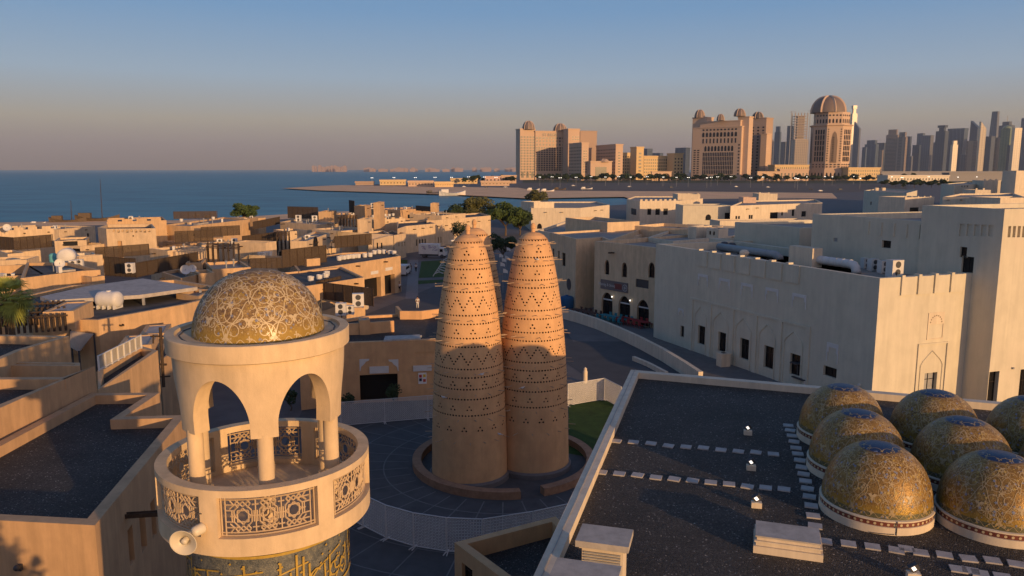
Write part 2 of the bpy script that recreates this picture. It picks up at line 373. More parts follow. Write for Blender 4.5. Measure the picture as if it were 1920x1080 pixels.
# ================================================================== GROUND, WATER
def sheet(name, pts, z, m, px=True):
    bm = bmesh.new(); vs = []
    for p in pts:
        q = atz(p[0], p[1], z) if px else Vector((p[0], p[1], z)); vs.append(bm.verts.new((q.x, q.y, z)))
    f = bm.faces.new(vs); f.normal_update()
    if f.normal.z < 0: f.normal_flip()
    bmesh.ops.triangulate(bm, faces=bm.faces[:])
    me = bpy.data.meshes.new(name); bm.to_mesh(me); bm.free(); me.materials.append(m)
    o = bpy.data.objects.new(name, me); COL.objects.link(o); o['kind'] = 'structure'; return o
def water_mat():
    m = bpy.data.materials.new('sea_water'); m.use_nodes = True; nt = m.node_tree; N = nt.nodes; L = nt.links; b = N['Principled BSDF']
    b.inputs['Roughness'].default_value = 0.35; b.inputs['Specular IOR Level'].default_value = 0.25; b.inputs['IOR'].default_value = 1.18
    g = N.new('ShaderNodeNewGeometry'); mp = N.new('ShaderNodeMapping'); mp.inputs['Scale'].default_value = (0.02, 0.05, 1)
    L.new(g.outputs['Position'], mp.inputs[0]); n = N.new('ShaderNodeTexNoise'); n.inputs['Scale'].default_value = 1; n.inputs['Detail'].default_value = 8; L.new(mp.outputs[0], n.inputs['Vector'])
    r = N.new('ShaderNodeValToRGB'); r.color_ramp.elements[0].color = (0.02, 0.13, 0.19, 1); r.color_ramp.elements[1].color = (0.045, 0.215, 0.285, 1)
    r.color_ramp.elements[0].position = .35; r.color_ramp.elements[1].position = .65
    L.new(n.outputs[0], r.inputs[0]); L.new(r.outputs[0], b.inputs['Base Color'])
    n2 = N.new('ShaderNodeTexNoise'); n2.inputs['Scale'].default_value = .5; n2.inputs['Detail'].default_value = 6; L.new(g.outputs['Position'], n2.inputs['Vector'])
    bp = N.new('ShaderNodeBump'); bp.inputs['Strength'].default_value = 0.6; bp.inputs['Distance'].default_value = .4
    L.new(n2.outputs[0], bp.inputs['Height']); L.new(bp.outputs[0], b.inputs['Normal']); return m
SEA = water_mat()
sheet('water', [(-90000, 150), (90000, 150), (90000, 120000), (-90000, 120000)], -0.8, SEA, px=False)
GROUND = mat('paved_ground', (0.13, 0.12, 0.115), var=0.18, scale=0.4, bump=0.2, bscale=8)
SANDG = mat('beach_sand', (0.80, 0.48, 0.25), var=0.15, scale=0.05, bump=1.0, bscale=1.5)
ASPH = mat('asphalt', (0.075, 0.075, 0.078), var=0.15, scale=0.5, bump=0.3, bscale=20)
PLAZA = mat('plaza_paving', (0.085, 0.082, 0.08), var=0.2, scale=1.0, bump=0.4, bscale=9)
FARG = mat('far_ground', (0.12, 0.105, 0.085), var=0.25, scale=0.01, bump=0)
land = [(-3200, 428), (0, 417), (200, 413), (330, 413), (480, 405), (560, 400), (650, 396), (760, 395), (860, 397), (985, 391), (1060, 390), (1180, 383),
        (1186, 374), (1170, 369), (1100, 370), (990, 372), (850, 365), (700, 360), (600, 357), (528, 353), (600, 348.5), (700, 345.5), (860, 340), (972, 334), (977, 323)]
lw = [tuple(atz(x, y, 0).xy) for x, y in land] + [(60000, 8000), (60000, -600), (-800, -600), (-800, 250)]
sheet('ground', lw, 0.0, GROUND, px=False)
# sand of the near shore and of the spit
sheet('beach', [(-3200, 428.2), (0, 417.1), (200, 413.1), (330, 413.1), (480, 405.1), (560, 400.1), (650, 396.1), (760, 395.1), (860, 397), (860, 404), (650, 404), (480, 414), (200, 422), (0, 426), (-3200, 440)], 0.05, SANDG)
sheet('sand', [(1184, 373.6), (1170, 369.1), (1100, 370.1), (990, 372.1), (850, 365.1), (700, 360.1), (600, 357.1), (529, 353), (600, 348.8), (640, 347), (800, 350), (990, 352), (1000, 357), (1300, 359), (1560, 362), (1570, 372), (1400, 372), (1250, 374)], 0.06, SANDG)
sheet('road', [(980, 343), (1200, 343), (1700, 345), (1700, 356), (1560, 361), (1300, 358.4), (1000, 356.4), (960, 350)], 0.12, mat('far_asphalt', (0.12, 0.095, 0.075), var=0.1, scale=0.01, bump=0))
sheet('grass', [(980, 333), (1900, 333), (1900, 345), (1200, 342.8), (980, 342.8)], 0.16, mat('dry_grass', (0.06, 0.065, 0.025), var=0.4, scale=.03, bump=1, bscale=1))
# near ground: plaza, road, lawns
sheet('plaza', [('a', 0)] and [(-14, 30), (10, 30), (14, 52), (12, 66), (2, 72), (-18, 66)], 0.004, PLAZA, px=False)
sheet('road', [(560, 640), (760, 560), (830, 530), (1000, 530), (1075, 640), (1200, 640), (1300, 700), (1200, 760), (1090, 700), (1000, 640), (900, 640), (760, 640)], 0.012, ASPH)
sheet('grass', [(1066, 758), (1135, 750), (1160, 760), (1120, 860), (1066, 850)], 0.03, GRASS)
sheet('grass', [(790, 490), (840, 487), (840, 519), (785, 521)], 0.03, GRASS)
sheet('grass', [(752, 487), (764, 487), (764, 501), (752, 502)], 0.03, GRASS)
sheet('grass', [(784, 526), (832, 524), (830, 529), (784, 533)], 0.03, GRASS)
sheet('pavement', [(768, 487), (784, 487), (784, 560), (760, 560)], 0.02, mat('light_paving', (0.2, 0.19, 0.185), var=0.1))
# raised walkway beside the cafe
sheet('pavement', [(1055, 574), (1113, 590), (1230, 617), (1645, 790), (1500, 830), (1315, 700), (1250, 660), (1150, 612), (1055, 583)], 0.15, mat('walkway_paving', (0.14, 0.135, 0.13), var=0.2, scale=1))
def ribbon_wall(name, pts, z, th, zb, m, label, cat):
    c = [atz(x, y, z).xy for x, y in pts]; L = []; Rr = []
    for i, p in enumerate(c):
        d = (c[min(i + 1, len(c) - 1)] - c[max(i - 1, 0)]).normalized(); n = Vector((-d.y, d.x)) * th / 2
        L.append(p + n); Rr.append(p - n)
    mb = MB(); n = len(c)
    for i in range(n - 1):
        mb.quad((*L[i], z), (*L[i + 1], z), (*Rr[i + 1], z), (*Rr[i], z))
        mb.quad((*Rr[i], zb), (*Rr[i], z), (*Rr[i + 1], z), (*Rr[i + 1], zb)); mb.quad((*L[i], z), (*L[i], zb), (*L[i + 1], zb), (*L[i + 1], z))
    mb.quad((*L[0], z), (*Rr[0], z), (*Rr[0], zb), (*L[0], zb)); mb.quad((*L[-1], zb), (*Rr[-1], zb), (*Rr[-1], z), (*L[-1], z))
    return tag(mb.build(name, m), label, cat)
ribbon_wall('retaining_wall', [(1050, 577), (1085, 586), (1120, 597), (1160, 613), (1200, 631), (1245, 654), (1285, 678), (1314, 697)], 1.35, 0.45, 0, CREAM, 'long curved pale retaining wall sweeping down beside the cafe walkway', 'wall')
ribbon_wall('kerb_wall', [(1188, 668), (1215, 679), (1250, 697)], 0.45, 0.35, 0, CREAM, 'short low curved kerb wall below the end of the long curved wall', 'wall')
# joints in the plaza paving: radiating and ringed lines of darker stone round the towers
jm = MB(); JC = (-.55, 51.2)
for r_ in (8.2, 10.6, 13.2, 16.0, 19.0):
    n_ = 90
    for i in range(n_):
        a0, a1 = 2 * math.pi * i / n_, 2 * math.pi * (i + 1) / n_
        q = [(JC[0] + rr * math.cos(a), JC[1] + rr * math.sin(a), .0185) for rr, a in ((r_, a0), (r_ + .09, a0), (r_ + .09, a1), (r_, a1))]
        if all(-13 < v[0] < 10 and 31 < v[1] < 70 for v in q): jm.add(q, [(0, 1, 2, 3)])
for i in range(36):
    a = 2 * math.pi * i / 36; c, s_ = math.cos(a), math.sin(a)
    for r0, r1 in ((6.6, 8.2), (8.29, 10.6), (10.69, 13.2), (13.29, 16), (16.09, 19)):
        q = [(JC[0] + rr * c - k * s_, JC[1] + rr * s_ + k * c, .0185) for rr, k in ((r0, -.04), (r1, -.04), (r1, .04), (r0, .04))]
        if all(-13 < v[0] < 10 and 31 < v[1] < 70 for v in q): jm.add(q, [(0, 1, 2, 3)])
o = jm.build('paving_lines', mat('joint_stone', (.17, .165, .16), var=.2, bump=0)); o['kind'] = 'structure'
# ================================================================== PIGEON TOWERS
PROF = [(0, 2.50), (1.2, 2.48), (4, 2.41), (6.5, 2.30), (8.6, 2.16), (10.4, 1.98), (11.5, 1.84), (12.4, 1.70), (13.2, 1.56), (14.0, 1.41), (14.7, 1.25), (15.2, 1.1), (15.55, .93), (15.8, .70), (15.95, .42), (16.0, .12)]
def prad(z):
    for (z0, r0), (z1, r1) in zip(PROF, PROF[1:]):
        if z <= z1:
            t = (z - z0) / (z1 - z0); return r0 + (r1 - r0) * t
    return .1
YF = 46.7
zz = lambda y: zat(y, YF)
ROWS_D = [459, 492, 508.5, 535.5, 550.5, 594, 610, 636, 652, 693, 708.6, 730, 748.6, 778.6]
ROWS_T = [478, 521, 624, 720, 765, 804]
ROWS_Z = [(561, 584), (664, 684)]
ROWS_P = [467.5, 499, 543, 603, 644.5, 701, 740, 786, 829]
def tower_mesh():
    bands = []   # (z, halfheight, [angles])
    rng = random.Random(3); hh = 0.068
    for y in ROWS_D:
        z = zz(y); r = prad(z); n = int(2 * math.pi * r / 0.2); bands.append((z, [2 * math.pi * i / n for i in range(n)]))
    for y in ROWS_T:
        z = zz(y); r = prad(z); n = int(2 * math.pi * r / 1.0); o = rng.random()
        bands.append((z + .1, [2 * math.pi * (i + o) / n for i in range(n)]))
        bands.append((z - .1, sorted([2 * math.pi * (i + o) / n + s * .125 / r for i in range(n) for s in (-1, 1)])))
    for ya, yb in ROWS_Z:
        zt, zb = zz(ya), zz(yb); r = prad((zt + zb) / 2); n = int(2 * math.pi * r / .86); o = rng.random(); K = 4
        for k in range(K + 1):
            z = zt + (zb - zt) * k / K; A = []
            for i in range(n):
                c = 2 * math.pi * (i + o) / n; w = 2 * math.pi / n / 2 * k / K
                if k == 0: A.append(c)
                elif k == K: A.append(c + w)
                else: A += [c - w, c + w]
            bands.append((z, sorted(a % (2 * math.pi) for a in A)))
    bands.sort()
    # separate bands that touch
    b2 = []
    for z, A in bands:
        if b2 and z - b2[-1][0] < 2 * hh + .004: z = b2[-1][0] + 2 * hh + .006
        b2.append((z, sorted(A)))
    mb = MB(); hb = MB()
    P = lambda r, a, z: (r * math.cos(a), r * math.sin(a), z)
    def strip(z0, z1, n=144):
        k = max(1, int((z1 - z0) / 0.5 + .5))
        for j in range(k):
            a0, a1 = z0 + (z1 - z0) * j / k, z0 + (z1 - z0) * (j + 1) / k
            mb.lathe([(prad(a0), a0), (prad(a1), a1)], n=n)
    zc = 0
    for z, A in b2:
        strip(zc, z - hh); r = prad(z); da = hh / r; zc = z + hh; r0 = prad(z - hh); r1 = prad(z + hh); n = len(A)
        for i, a in enumerate(A):
            rr = 0.059 * rng.uniform(.85, 1.08); nx = A[(i + 1) % n] + (2 * math.pi if i == n - 1 else 0)
            outer = [(a - da, -hh), (a, -hh), (a + da, -hh), (a + da, 0), (a + da, hh), (a, hh), (a - da, hh), (a - da, 0)]
            vs = [P(r0 + (r1 - r0) * (h + hh) / (2 * hh), t, z + h) for t, h in outer]
            for k in range(8):
                ph = math.pi * (-.75 + .25 * k); vs.append(P(r, a + rr * math.cos(ph) / r, z + rr * math.sin(ph)))
            for k in range(8):
                ph = math.pi * (-.75 + .25 * k); vs.append(P(r - .16, a + rr * math.cos(ph) / r, z + rr * math.sin(ph)))
            fs = [(k, (k + 1) % 8, 8 + (k + 1) % 8, 8 + k) for k in range(8)]
            mb.add(vs, fs)
            hb.add(vs[8:], [(k, (k + 1) % 8, 8 + (k + 1) % 8, 8 + k) for k in range(8)] + [tuple(range(8, 16))])
            g0, g1 = a + da, nx - da
            if g1 - g0 > 1e-4:
                m = max(1, int((g1 - g0) / .045))
                for q in range(m):
                    x0 = g0 + (g1 - g0) * q / m; x1 = g0 + (g1 - g0) * (q + 1) / m
                    mb.quad(P(r0, x0, z - hh), P(r0, x1, z - hh), P(r1, x1, z + hh), P(r1, x0, z + hh))
    strip(zc, 15.55); mb.lathe([(r, z) for z, r in PROF if z >= 15.55], n=144)
    mb.lathe([(.14, 15.95), (.13, 16.2), (.17, 16.24), (.17, 16.42), (.1, 16.56), (.01, 16.6)], n=16)
    return mb, hb
tmb, thb = tower_mesh()
t0 = thing('pigeon_tower', (-2.8, 48.9, 0), 'tall terracotta pigeon tower, the nearer left one of the pair in front', 'pigeon tower', 'beehive shaped pigeon towers on the plaza')
tmb.build('shaft', TERRA, t0, local=True, smooth=False); thb.build('pigeon_holes', HOLE, t0, local=True)
MB_ = MB(); MB_.lathe([(2.66, 0), (2.66, .3), (2.52, .42)], n=72); MB_.build('plinth', mat('plinth_stone', (0.16, .14, .13)), t0, local=True)
rp = random.Random(5)
for j, y in enumerate(ROWS_P):
    z = zz(y); r = prad(z); off = rp.random()
    for i in range(11):
        a = R(-90 - 120 + (i + off) * 240 / 11 + rp.uniform(-3, 3)); p = MB(); L = rp.uniform(.28, .58); dz = rp.uniform(-.05, .06)
        c, s_ = math.cos(a), math.sin(a); k = rp.uniform(-.12, .12)
        p.tube([((r - .15) * c, (r - .15) * s_, z), ((r + L) * c - k * s_, (r + L) * s_ + k * c, z + dz)], .026, 5, .02)
        p.build('perch', mat('perch_wood', (0.42, .32, .22), var=.2), t0, local=True)
copy_tree(t0, (1.38, 50.6, 0), rz=R(17), label='tall terracotta pigeon tower, right-hand one standing nearest the big mosque roof')
t3 = copy_tree(t0, (-2.65, 54.3, 0), rz=R(-25), label='tall terracotta pigeon tower mostly hidden behind the other two')
# ring bench wall round the towers
rb = MB(); rc = (-.55, 51.2)
for a0, a1 in ((R(-282), R(-80)), (R(-66), R(62))):
    n = 40; rb.lathe([(6.3, 0), (6.3, .5), (5.7, .5), (5.7, 0)], rc[0], rc[1], n=n, a0=a0, a1=a1)
    for a in (a0, a1):
        c, s_ = math.cos(a), math.sin(a); rb.add([(rc[0] + r * c, rc[1] + r * s_, z) for r, z in ((5.7, 0), (6.3, 0), (6.3, .5), (5.7, .5))], [(0, 1, 2, 3)])
tag(rb.build('ring_wall', mat('ring_brick', (.34, .19, .11), var=.2, scale=3, bump=.4)), 'low round terracotta bench wall circling the foot of the pigeon towers', 'low wall')
# pigeons
def pigeon(x, y, z, rz, label, white=True):
    p = thing('pigeon', (x, y, z), label, 'pigeon', 'pigeons on the towers', rz)
    b = MB(); b.ball((0, 0, .09), .13, .06, .06, 8, 6); b.ball((.13, 0, .15), .035, n=6, m=5); b.tube([(.08, 0, .11), (.12, 0, .15)], .035, 6, .03)
    b.add([(-.1, -.03, .09), (-.1, .03, .09), (-.24, .05, .07), (-.24, -.05, .07)], [(0, 1, 2, 3)]); b.tube([(.02, .02, 0), (.02, .02, .05)], .006, 4); b.tube([(.02, -.02, 0), (.02, -.02, .05)], .006, 4)
    b.add([(.16, -.008, .15), (.16, .008, .15), (.185, 0, .145)], [(0, 1, 2)])
    b.build('body', WFR if white else GREY, p, local=True, smooth=True); return p
for px, py, lab in ((905, 703, 'white pigeon clinging to the shaded middle of the left tower'), (936, 821, 'white pigeon perched low on the left tower near its right edge'), (1006, 491, 'white pigeon on the upper sunlit face of the right tower'), (841, 459, 'white pigeon on a perch at the top left edge of the left tower'), (979, 727, 'small white pigeon on the shaded side of the right tower'), (838, 748, 'tiny white pigeon low on the left side of the left tower')):
    left = px < 950; cx, cy = (-2.8, 48.9) if left else (1.38, 50.6)
    z = zat(py, cy - 2); r = prad(z); q = aty(px, py, cy); dx = max(-r * .98, min(r * .98, q.x - cx))
    y = cy - math.sqrt(max(r * r - dx * dx, .01)); pigeon(cx + dx * 1.03, y - .1, z, R(20 if px % 2 else 160), lab)
# ================================================================== FENCES of lattice panels
def fence_panel(L, h=2.0):
    t = thing('fence_panel', (0, 0, 0), 'white lattice fence panel', 'fence panel')
    f = MB()
    for x0, x1, z0, z1 in ((0, .05, 0, h), (L - .05, L, 0, h), (.05, L - .05, h - .05, h), (.05, L - .05, .1, .15)): f.box(x0, x1, -.025, .025, z0, z1)
    for x in (.02, L - .07): f.box(x, x + .05, -.35, -.03, 0, .05); f.box(x, x + .05, .03, .35, 0, .05)
    f.build('frame', WFR, t, local=True)
    g = MB(); n = int((L - .1) / .155); sx = (L - .1) / n
    for i in range(n):
        x = .05 + sx * i
        if i: g.box(x - .012, x + .012, -.010, .010, .15, h - .05)
    m = 11
    for j in range(1, m):
        z = .15 + (h - .2) * j / m; g.box(.05, L - .05, -.0135, .0135, z - .012, z + .012)
    for i in range(n):
        for j in range(m):
            x = .05 + sx * (i + .5); z = .15 + (h - .2) * (j + .5) / m; k = .055
            g.add([(x - k, 0.0, z), (x, 0, z - k), (x + k, 0, z), (x, 0, z + k)], [(0, 1, 2, 3)])
    g.build('lattice', WFR, t, local=True); return t
FP = {}
def fence(pts, label, group, step=2.6, h=2.0, world_pts=False):
    c = [Vector(p) for p in pts] if world_pts else [atz(x, y, 0).xy for x, y in pts]
    for a, b in zip(c, c[1:]):
        L = (b - a).length; n = max(1, round(L / step))
        for i in range(n):
            p = a + (b - a) * (i / n); q = a + (b - a) * ((i + 1) / n); l = round((q - p).length - .02, 2); ang = math.atan2(q.y - p.y, q.x - p.x)
            key = (l, h)
            if key not in FP:
                o = fence_panel(l, h); FP[key] = o; o.location = (p.x, p.y, 0); o.rotation_euler.z = ang; o['label'] = label; o['group'] = group
            else: copy_tree(FP[key], (p.x, p.y, 0), rz=ang, label=label, group=group)
fence([(598, 812), (640, 800), (722, 793), (803, 786), (818, 785)], 'white lattice fence panel in the row before the dark doorway left of the pigeon towers', 'fence panels left of the towers')
fence([(640, 968), (724, 1011), (776, 1027), (838, 1037), (905, 1040), (1000, 1024), (1100, 1000)], 'white lattice fence panel in the shaded row curving in front of the pigeon towers', 'fence panels in front of the towers')
fence([(1064, 762), (1133, 750), (1165, 768)], 'sunlit white lattice fence panel beside the lawn right of the towers', 'sunlit fence panels right of the towers')
# bollard-like finial post
def post(px, py):
    p = atz(px, py, 0); b = MB(); b.lathe([(.22, 0), (.22, 1.1), (.15, 1.25), (.16, 1.4), (.01, 1.55)], p.x, p.y, n=16)
    tag(b.build('stone_post', CREAM, smooth=False), 'pale stone post with a rounded tip beyond the sunlit fence', 'post')
post(1097, 718)
# ================================================================== DOMES: tracery drawn as thin relief ribbons
def dome_prof(kind):
    if kind == 0: return lambda t: (math.cos(t) ** .95, math.sin(t) * 1.01)      # minaret
    return lambda t: (math.cos(t) ** .88, math.sin(t) * 1.12)
def dome_pt(rad, kind, a, t, off):
    r, z = dome_prof(kind)(min(max(t, 0), math.pi / 2 - .001)); e = .01
    r2, z2 = dome_prof(kind)(min(max(t, 0), math.pi / 2 - .02) + e); r1, z1 = dome_prof(kind)(min(max(t, 0), math.pi / 2 - .02))
    tr, tz = r2 - r1, z2 - z1; l = math.hypot(tr, tz) or 1; nr, nz = tz / l, -tr / l
    return ((r * rad + nr * off) * math.cos(a), (r * rad + nr * off) * math.sin(a), z * rad + nz * off)
def make_tracery(rad, kind, seed, N=8, W=1.0):
    rg = random.Random(seed); white = MB(); gold = MB(); blue = MB()
    # plane pattern space: x = azimuth * cos-ish, y = t (0..1.5)
    def ribbon(mb, pts, w, off):
        w = w * W; vs = []; n = len(pts)
        for i, (a, t) in enumerate(pts):
            a0, t0 = pts[max(i - 1, 0)]; a1, t1 = pts[min(i + 1, n - 1)]; c = max(math.cos(t), .12)
            dx, dy = (a1 - a0) * c, (t1 - t0); l = math.hypot(dx, dy) or 1; nx, ny = -dy / l * w / 2, dx / l * w / 2
            vs.append(dome_pt(rad, kind, a + nx / c, t + ny, off)); vs.append(dome_pt(rad, kind, a - nx / c, t - ny, off))
        mb.add(vs, [(2 * i, 2 * i + 1, 2 * i + 3, 2 * i + 2) for i in range(n - 1)])
    def blob(mb, a, t, s, off, n=5, rot=0):
        c = max(math.cos(t), .12); vs = [dome_pt(rad, kind, a, t, off)]; m = n * 4
        for k in range(m):
            ph = 2 * math.pi * k / m + rot; r = s * (.62 + .38 * math.cos(n * (ph - rot))); vs.append(dome_pt(rad, kind, a + r * math.cos(ph) / c, t + r * math.sin(ph), off))
        mb.add(vs, [(0, 1 + k, 1 + (k + 1) % m) for k in range(m)])
    def spiral(a, t, r, turns, ph0, sgn, w=.0125):
        c = max(math.cos(t), .15); n = int(16 * turns) + 6; pts = []
        for i in range(n + 1):
            q = i / n; ph = ph0 + sgn * q * turns * 2 * math.pi; rr = r * (1 - .72 * q ** 1.3); pts.append((a + rr * math.cos(ph) / c, min(t + rr * math.sin(ph), 1.5)))
        ribbon(white, pts, w, .006)
        blob(rg.choice((white, gold, blue)), pts[-1][0], pts[-1][1], .032, .008, 5, rg.random())
        for i in range(5, n, 5):
            x, y = pts[i]; k = rg.choice((-1, 1)) * .05; blob(white, x + k / c, min(y + rg.uniform(-.03, .03), 1.5), .018, .007, 3, rg.random() * 6)
    sec = 2 * math.pi / N
    for s in range(N):
        A = s * sec
        for m in (-1, 1):
            for (da, t, r, tu, ph, sg) in ((.27, .20, .15, 1.1, -1.5, 1), (.26, .47, .17, 1.3, 1.2, -1), (.16, .78, .15, 1.2, -.6, 1), (.29, .99, .12, 1.1, 2.0, -1), (.12, .31, .09, 1.0, .4, 1), (.30, .70, .09, .9, 3.0, 1)):
                sp = da * sec / .39 * .39 if False else da
                spiral(A + m * sp * sec / .785 * 1.0, t, r, tu, ph if m > 0 else math.pi - ph, sg * m)
        for q in range(7):
            spiral(A + rg.uniform(-.5, .5) * sec, rg.uniform(.12, 1.15), rg.uniform(.05, .09), .9, rg.random() * 6, rg.choice((-1, 1)), .010)
        # linking lobed arches
        for m in (-1, 1):
            pts = [(A + m * sec * .5 * (1 - q), .05 + .58 * math.sin(q * math.pi / 2) + .045 * math.sin(q * 9)) for q in [i / 18 for i in range(19)]]; ribbon(white, pts, .015, .0065)
            pts = [(A + m * sec * .5 * q, .62 + .42 * math.sin(q * math.pi / 2) + .04 * math.sin(q * 8)) for q in [i / 14 for i in range(15)]]; ribbon(white, pts, .014, .0065)
        blob(white, A, .36, .085, .008, 3, -math.pi / 2); blob(white, A + sec / 2, .12, .07, .008, 3, math.pi / 2); blob(white, A + sec / 2, .6, .06, .008, 5)
        blob(white, A, .1, .05, .008, 4)
    # meandering border near the base and rings of scallops towards the top
    for s in range(N * 2):
        a = s * sec / 2
        pts = [(a + sec / 2 * q, .055 + .035 * math.sin(q * 2 * math.pi * 2)) for q in [i / 16 for i in range(17)]]; ribbon(white, pts, .011, .006)
    for t, n, r in ((.93, N * 2, .085), (1.10, N * 2, .09), (1.26, N, .11)):
        for s in range(n):
            a = s * 2 * math.pi / n + t; c = math.cos(t); pts = [(a + r * math.cos(ph) / c, t + r * math.sin(ph)) for ph in [math.pi * i / 10 for i in range(11)]]; ribbon(white, pts, .012, .0062)
    # scattered small flowers
    for i in range(700):
        a = rg.random() * 2 * math.pi; t = math.asin(rg.random() * .985); t = max(t, .04)
        blob(rg.choice((gold, gold, white, blue)), a, t, rg.uniform(.012, .03), .005 + rg.random() * .002, rg.choice((4, 5, 6)), rg.random() * 6)
    return white, gold, blue
def mosaic(name, c1, c2, c3, cap=False, rough=.33, metal=.25, gold=True):
    m = bpy.data.materials.new(name); m.use_nodes = True; nt = m.node_tree; N = nt.nodes; L = nt.links; b = N['Principled BSDF']
    b.inputs['Roughness'].default_value = rough; b.inputs['Metallic'].default_value = metal; b.inputs['Specular IOR Level'].default_value = .4
    tc = N.new('ShaderNodeTexCoord'); v = N.new('ShaderNodeTexVoronoi'); v.inputs['Scale'].default_value = 42; L.new(tc.outputs['Object'], v.inputs['Vector'])
    n = N.new('ShaderNodeTexNoise'); n.inputs['Scale'].default_value = 6.5; n.inputs['Detail'].default_value = 5; L.new(tc.outputs['Object'], n.inputs['Vector'])
    sp = N.new('ShaderNodeSeparateColor'); L.new(v.outputs['Color'], sp.inputs[0])
    ad = N.new('ShaderNodeMath'); ad.operation = 'MULTIPLY_ADD'; ad.inputs[1].default_value = .5; L.new(sp.outputs[0], ad.inputs[0])
    mr = N.new('ShaderNodeMapRange'); mr.inputs[1].default_value = .35; mr.inputs[2].default_value = .65; mr.inputs[4].default_value = .5; L.new(n.outputs[0], mr.inputs[0]); L.new(mr.outputs[0], ad.inputs[2])
    r = N.new('ShaderNodeValToRGB'); e = r.color_ramp.elements; e[0].color = (*c1, 1); e[1].color = (*c3, 1); x = e.new(.5); x.color = (*c2, 1); L.new(ad.outputs[0], r.inputs[0])
    out = r.outputs[0]
    # low band turns golden, as the tiles do; the crown of the roof domes is blue tile
    s2 = N.new('ShaderNodeSeparateXYZ'); L.new(tc.outputs['Object'], s2.inputs[0])
    g = N.new('ShaderNodeMapRange'); g.inputs[1].default_value = .18; g.inputs[2].default_value = .42; g.inputs[3].default_value = .75 if gold else 0; g.inputs[4].default_value = 0; L.new(s2.outputs[2], g.inputs[0])
    mx = N.new('ShaderNodeMix'); mx.data_type = 'RGBA'; mx.inputs[7].default_value = (0.36, 0.23, 0.035, 1); L.new(g.outputs[0], mx.inputs[0]); L.new(out, mx.inputs[6]); out = mx.outputs[2]
    if cap:
        g3 = N.new('ShaderNodeMapRange'); g3.inputs[1].default_value = .15; g3.inputs[2].default_value = .165; g3.inputs[3].default_value = 1; g3.inputs[4].default_value = 0; L.new(s2.outputs[2], g3.inputs[0])
        m3 = N.new('ShaderNodeMix'); m3.data_type = 'RGBA'; m3.inputs[7].default_value = (0.12, 0.115, 0.06, 1); L.new(g3.outputs[0], m3.inputs[0]); L.new(out, m3.inputs[6]); out = m3.outputs[2]
        g2 = N.new('ShaderNodeMapRange'); g2.inputs[1].default_value = 1.575; g2.inputs[2].default_value = 1.60; L.new(s2.outputs[2], g2.inputs[0])
        m2 = N.new('ShaderNodeMix'); m2.data_type = 'RGBA'; m2.inputs[7].default_value = (0.02, 0.04, 0.10, 1); L.new(g2.outputs[0], m2.inputs[0]); L.new(out, m2.inputs[6]); out = m2.outputs[2]
    L.new(out, b.inputs['Base Color'])
    bp = N.new('ShaderNodeBump'); bp.inputs['Strength'].default_value = .5; bp.inputs['Distance'].default_value = .01; L.new(v.outputs['Distance'], bp.inputs['Height']); L.new(bp.outputs[0], b.inputs['Normal'])
    return m
MOS1 = mosaic('minaret_mosaic', (0.10, .06, .045), (.24, .15, .055), (.40, .27, .11), rough=.6, metal=.05)
MOS2 = mosaic('roof_dome_mosaic', (0.12, .065, .02), (.25, .145, .035), (.36, .22, .055), cap=True, rough=.38, metal=.25)
MW = mat('cream_tile', (.52, .41, .24), rough=.35, var=.12, bump=0, spec=.5)
MG = mat('gold_tile', (.45, .30, .06), rough=.3, var=.15, bump=0, spec=.6)
MBL = mat('blue_grey_tile', (.20, .22, .30), rough=.35, var=.2, bump=0, spec=.5)
def dome_shell(rad, kind, n=72, m=28):
    mb = MB(); mb.lathe([(dome_prof(kind)(t)[0] * rad, dome_prof(kind)(t)[1] * rad) for t in [math.pi / 2 * i / m for i in range(m + 1)]], n=n); return mb
# ================================================================== MINARET
MX, MY = -5.33, 16.0
mn = thing('minaret', (MX, MY, 0), 'plastered minaret with a gold mosaic dome, open arches and a round latticed gallery', 'minaret')
CAMA = math.atan2(-MY, -MX)     # direction from the axis to the camera
def cl(name, mb, m, parent, smooth=True):
    o = mb.build(name, m, parent, local=True, smooth=smooth); return o
def autosmooth(o, ang=35):
    me = o.data
    try: me.set_sharp_from_angle(angle=R(ang))
    except Exception: pass
def lathe_part(name, prof, m, parent, n=96, ang=30):
    b = MB(); b.lathe(prof, n=n); o = b.build(name, m, parent, local=True, smooth=True)
    bm = bmesh.new(); bm.from_mesh(o.data); bmesh.ops.remove_doubles(bm, verts=bm.verts, dist=1e-5); bm.to_mesh(o.data); bm.free()
    o.data.polygons.foreach_set('use_smooth', [True] * len(o.data.polygons)); autosmooth(o, ang); return o
# shaft with calligraphy band
TILEB = mosaic('shaft_mosaic', (.06, .07, .075), (.12, .125, .12), (.22, .21, .16), rough=.5, metal=.0, gold=False)
CALG = mat('calligraphy_gold', (.42, .28, .055), rough=.45, var=.2, scale=8, bump=0)
sh = lathe_part('shaft', [(1.80, 0), (1.74, 8), (1.66, 12.3), (1.66, 12.5), (1.92, 12.62), (2.06, 12.7)], TILEB, mn)
gl = MB(); rg = random.Random(11)
def cyl_rib(mb, r, pts, w, off=.012):
    vs = []; n = len(pts)
    for i, (u, z) in enumerate(pts):
        a, b = pts[max(i - 1, 0)], pts[min(i + 1, n - 1)]; dx, dy = b[0] - a[0], b[1] - a[1]; l = math.hypot(dx, dy) or 1; nx, ny = -dy / l * w / 2, dx / l * w / 2
        for s_ in (1, -1):
            an = (u + s_ * nx) / r; vs.append(((r + off) * math.cos(an), (r + off) * math.sin(an), z + s_ * ny))
    mb.add(vs, [(2 * i, 2 * i + 1, 2 * i + 3, 2 * i + 2) for i in range(n - 1)])
u = 0
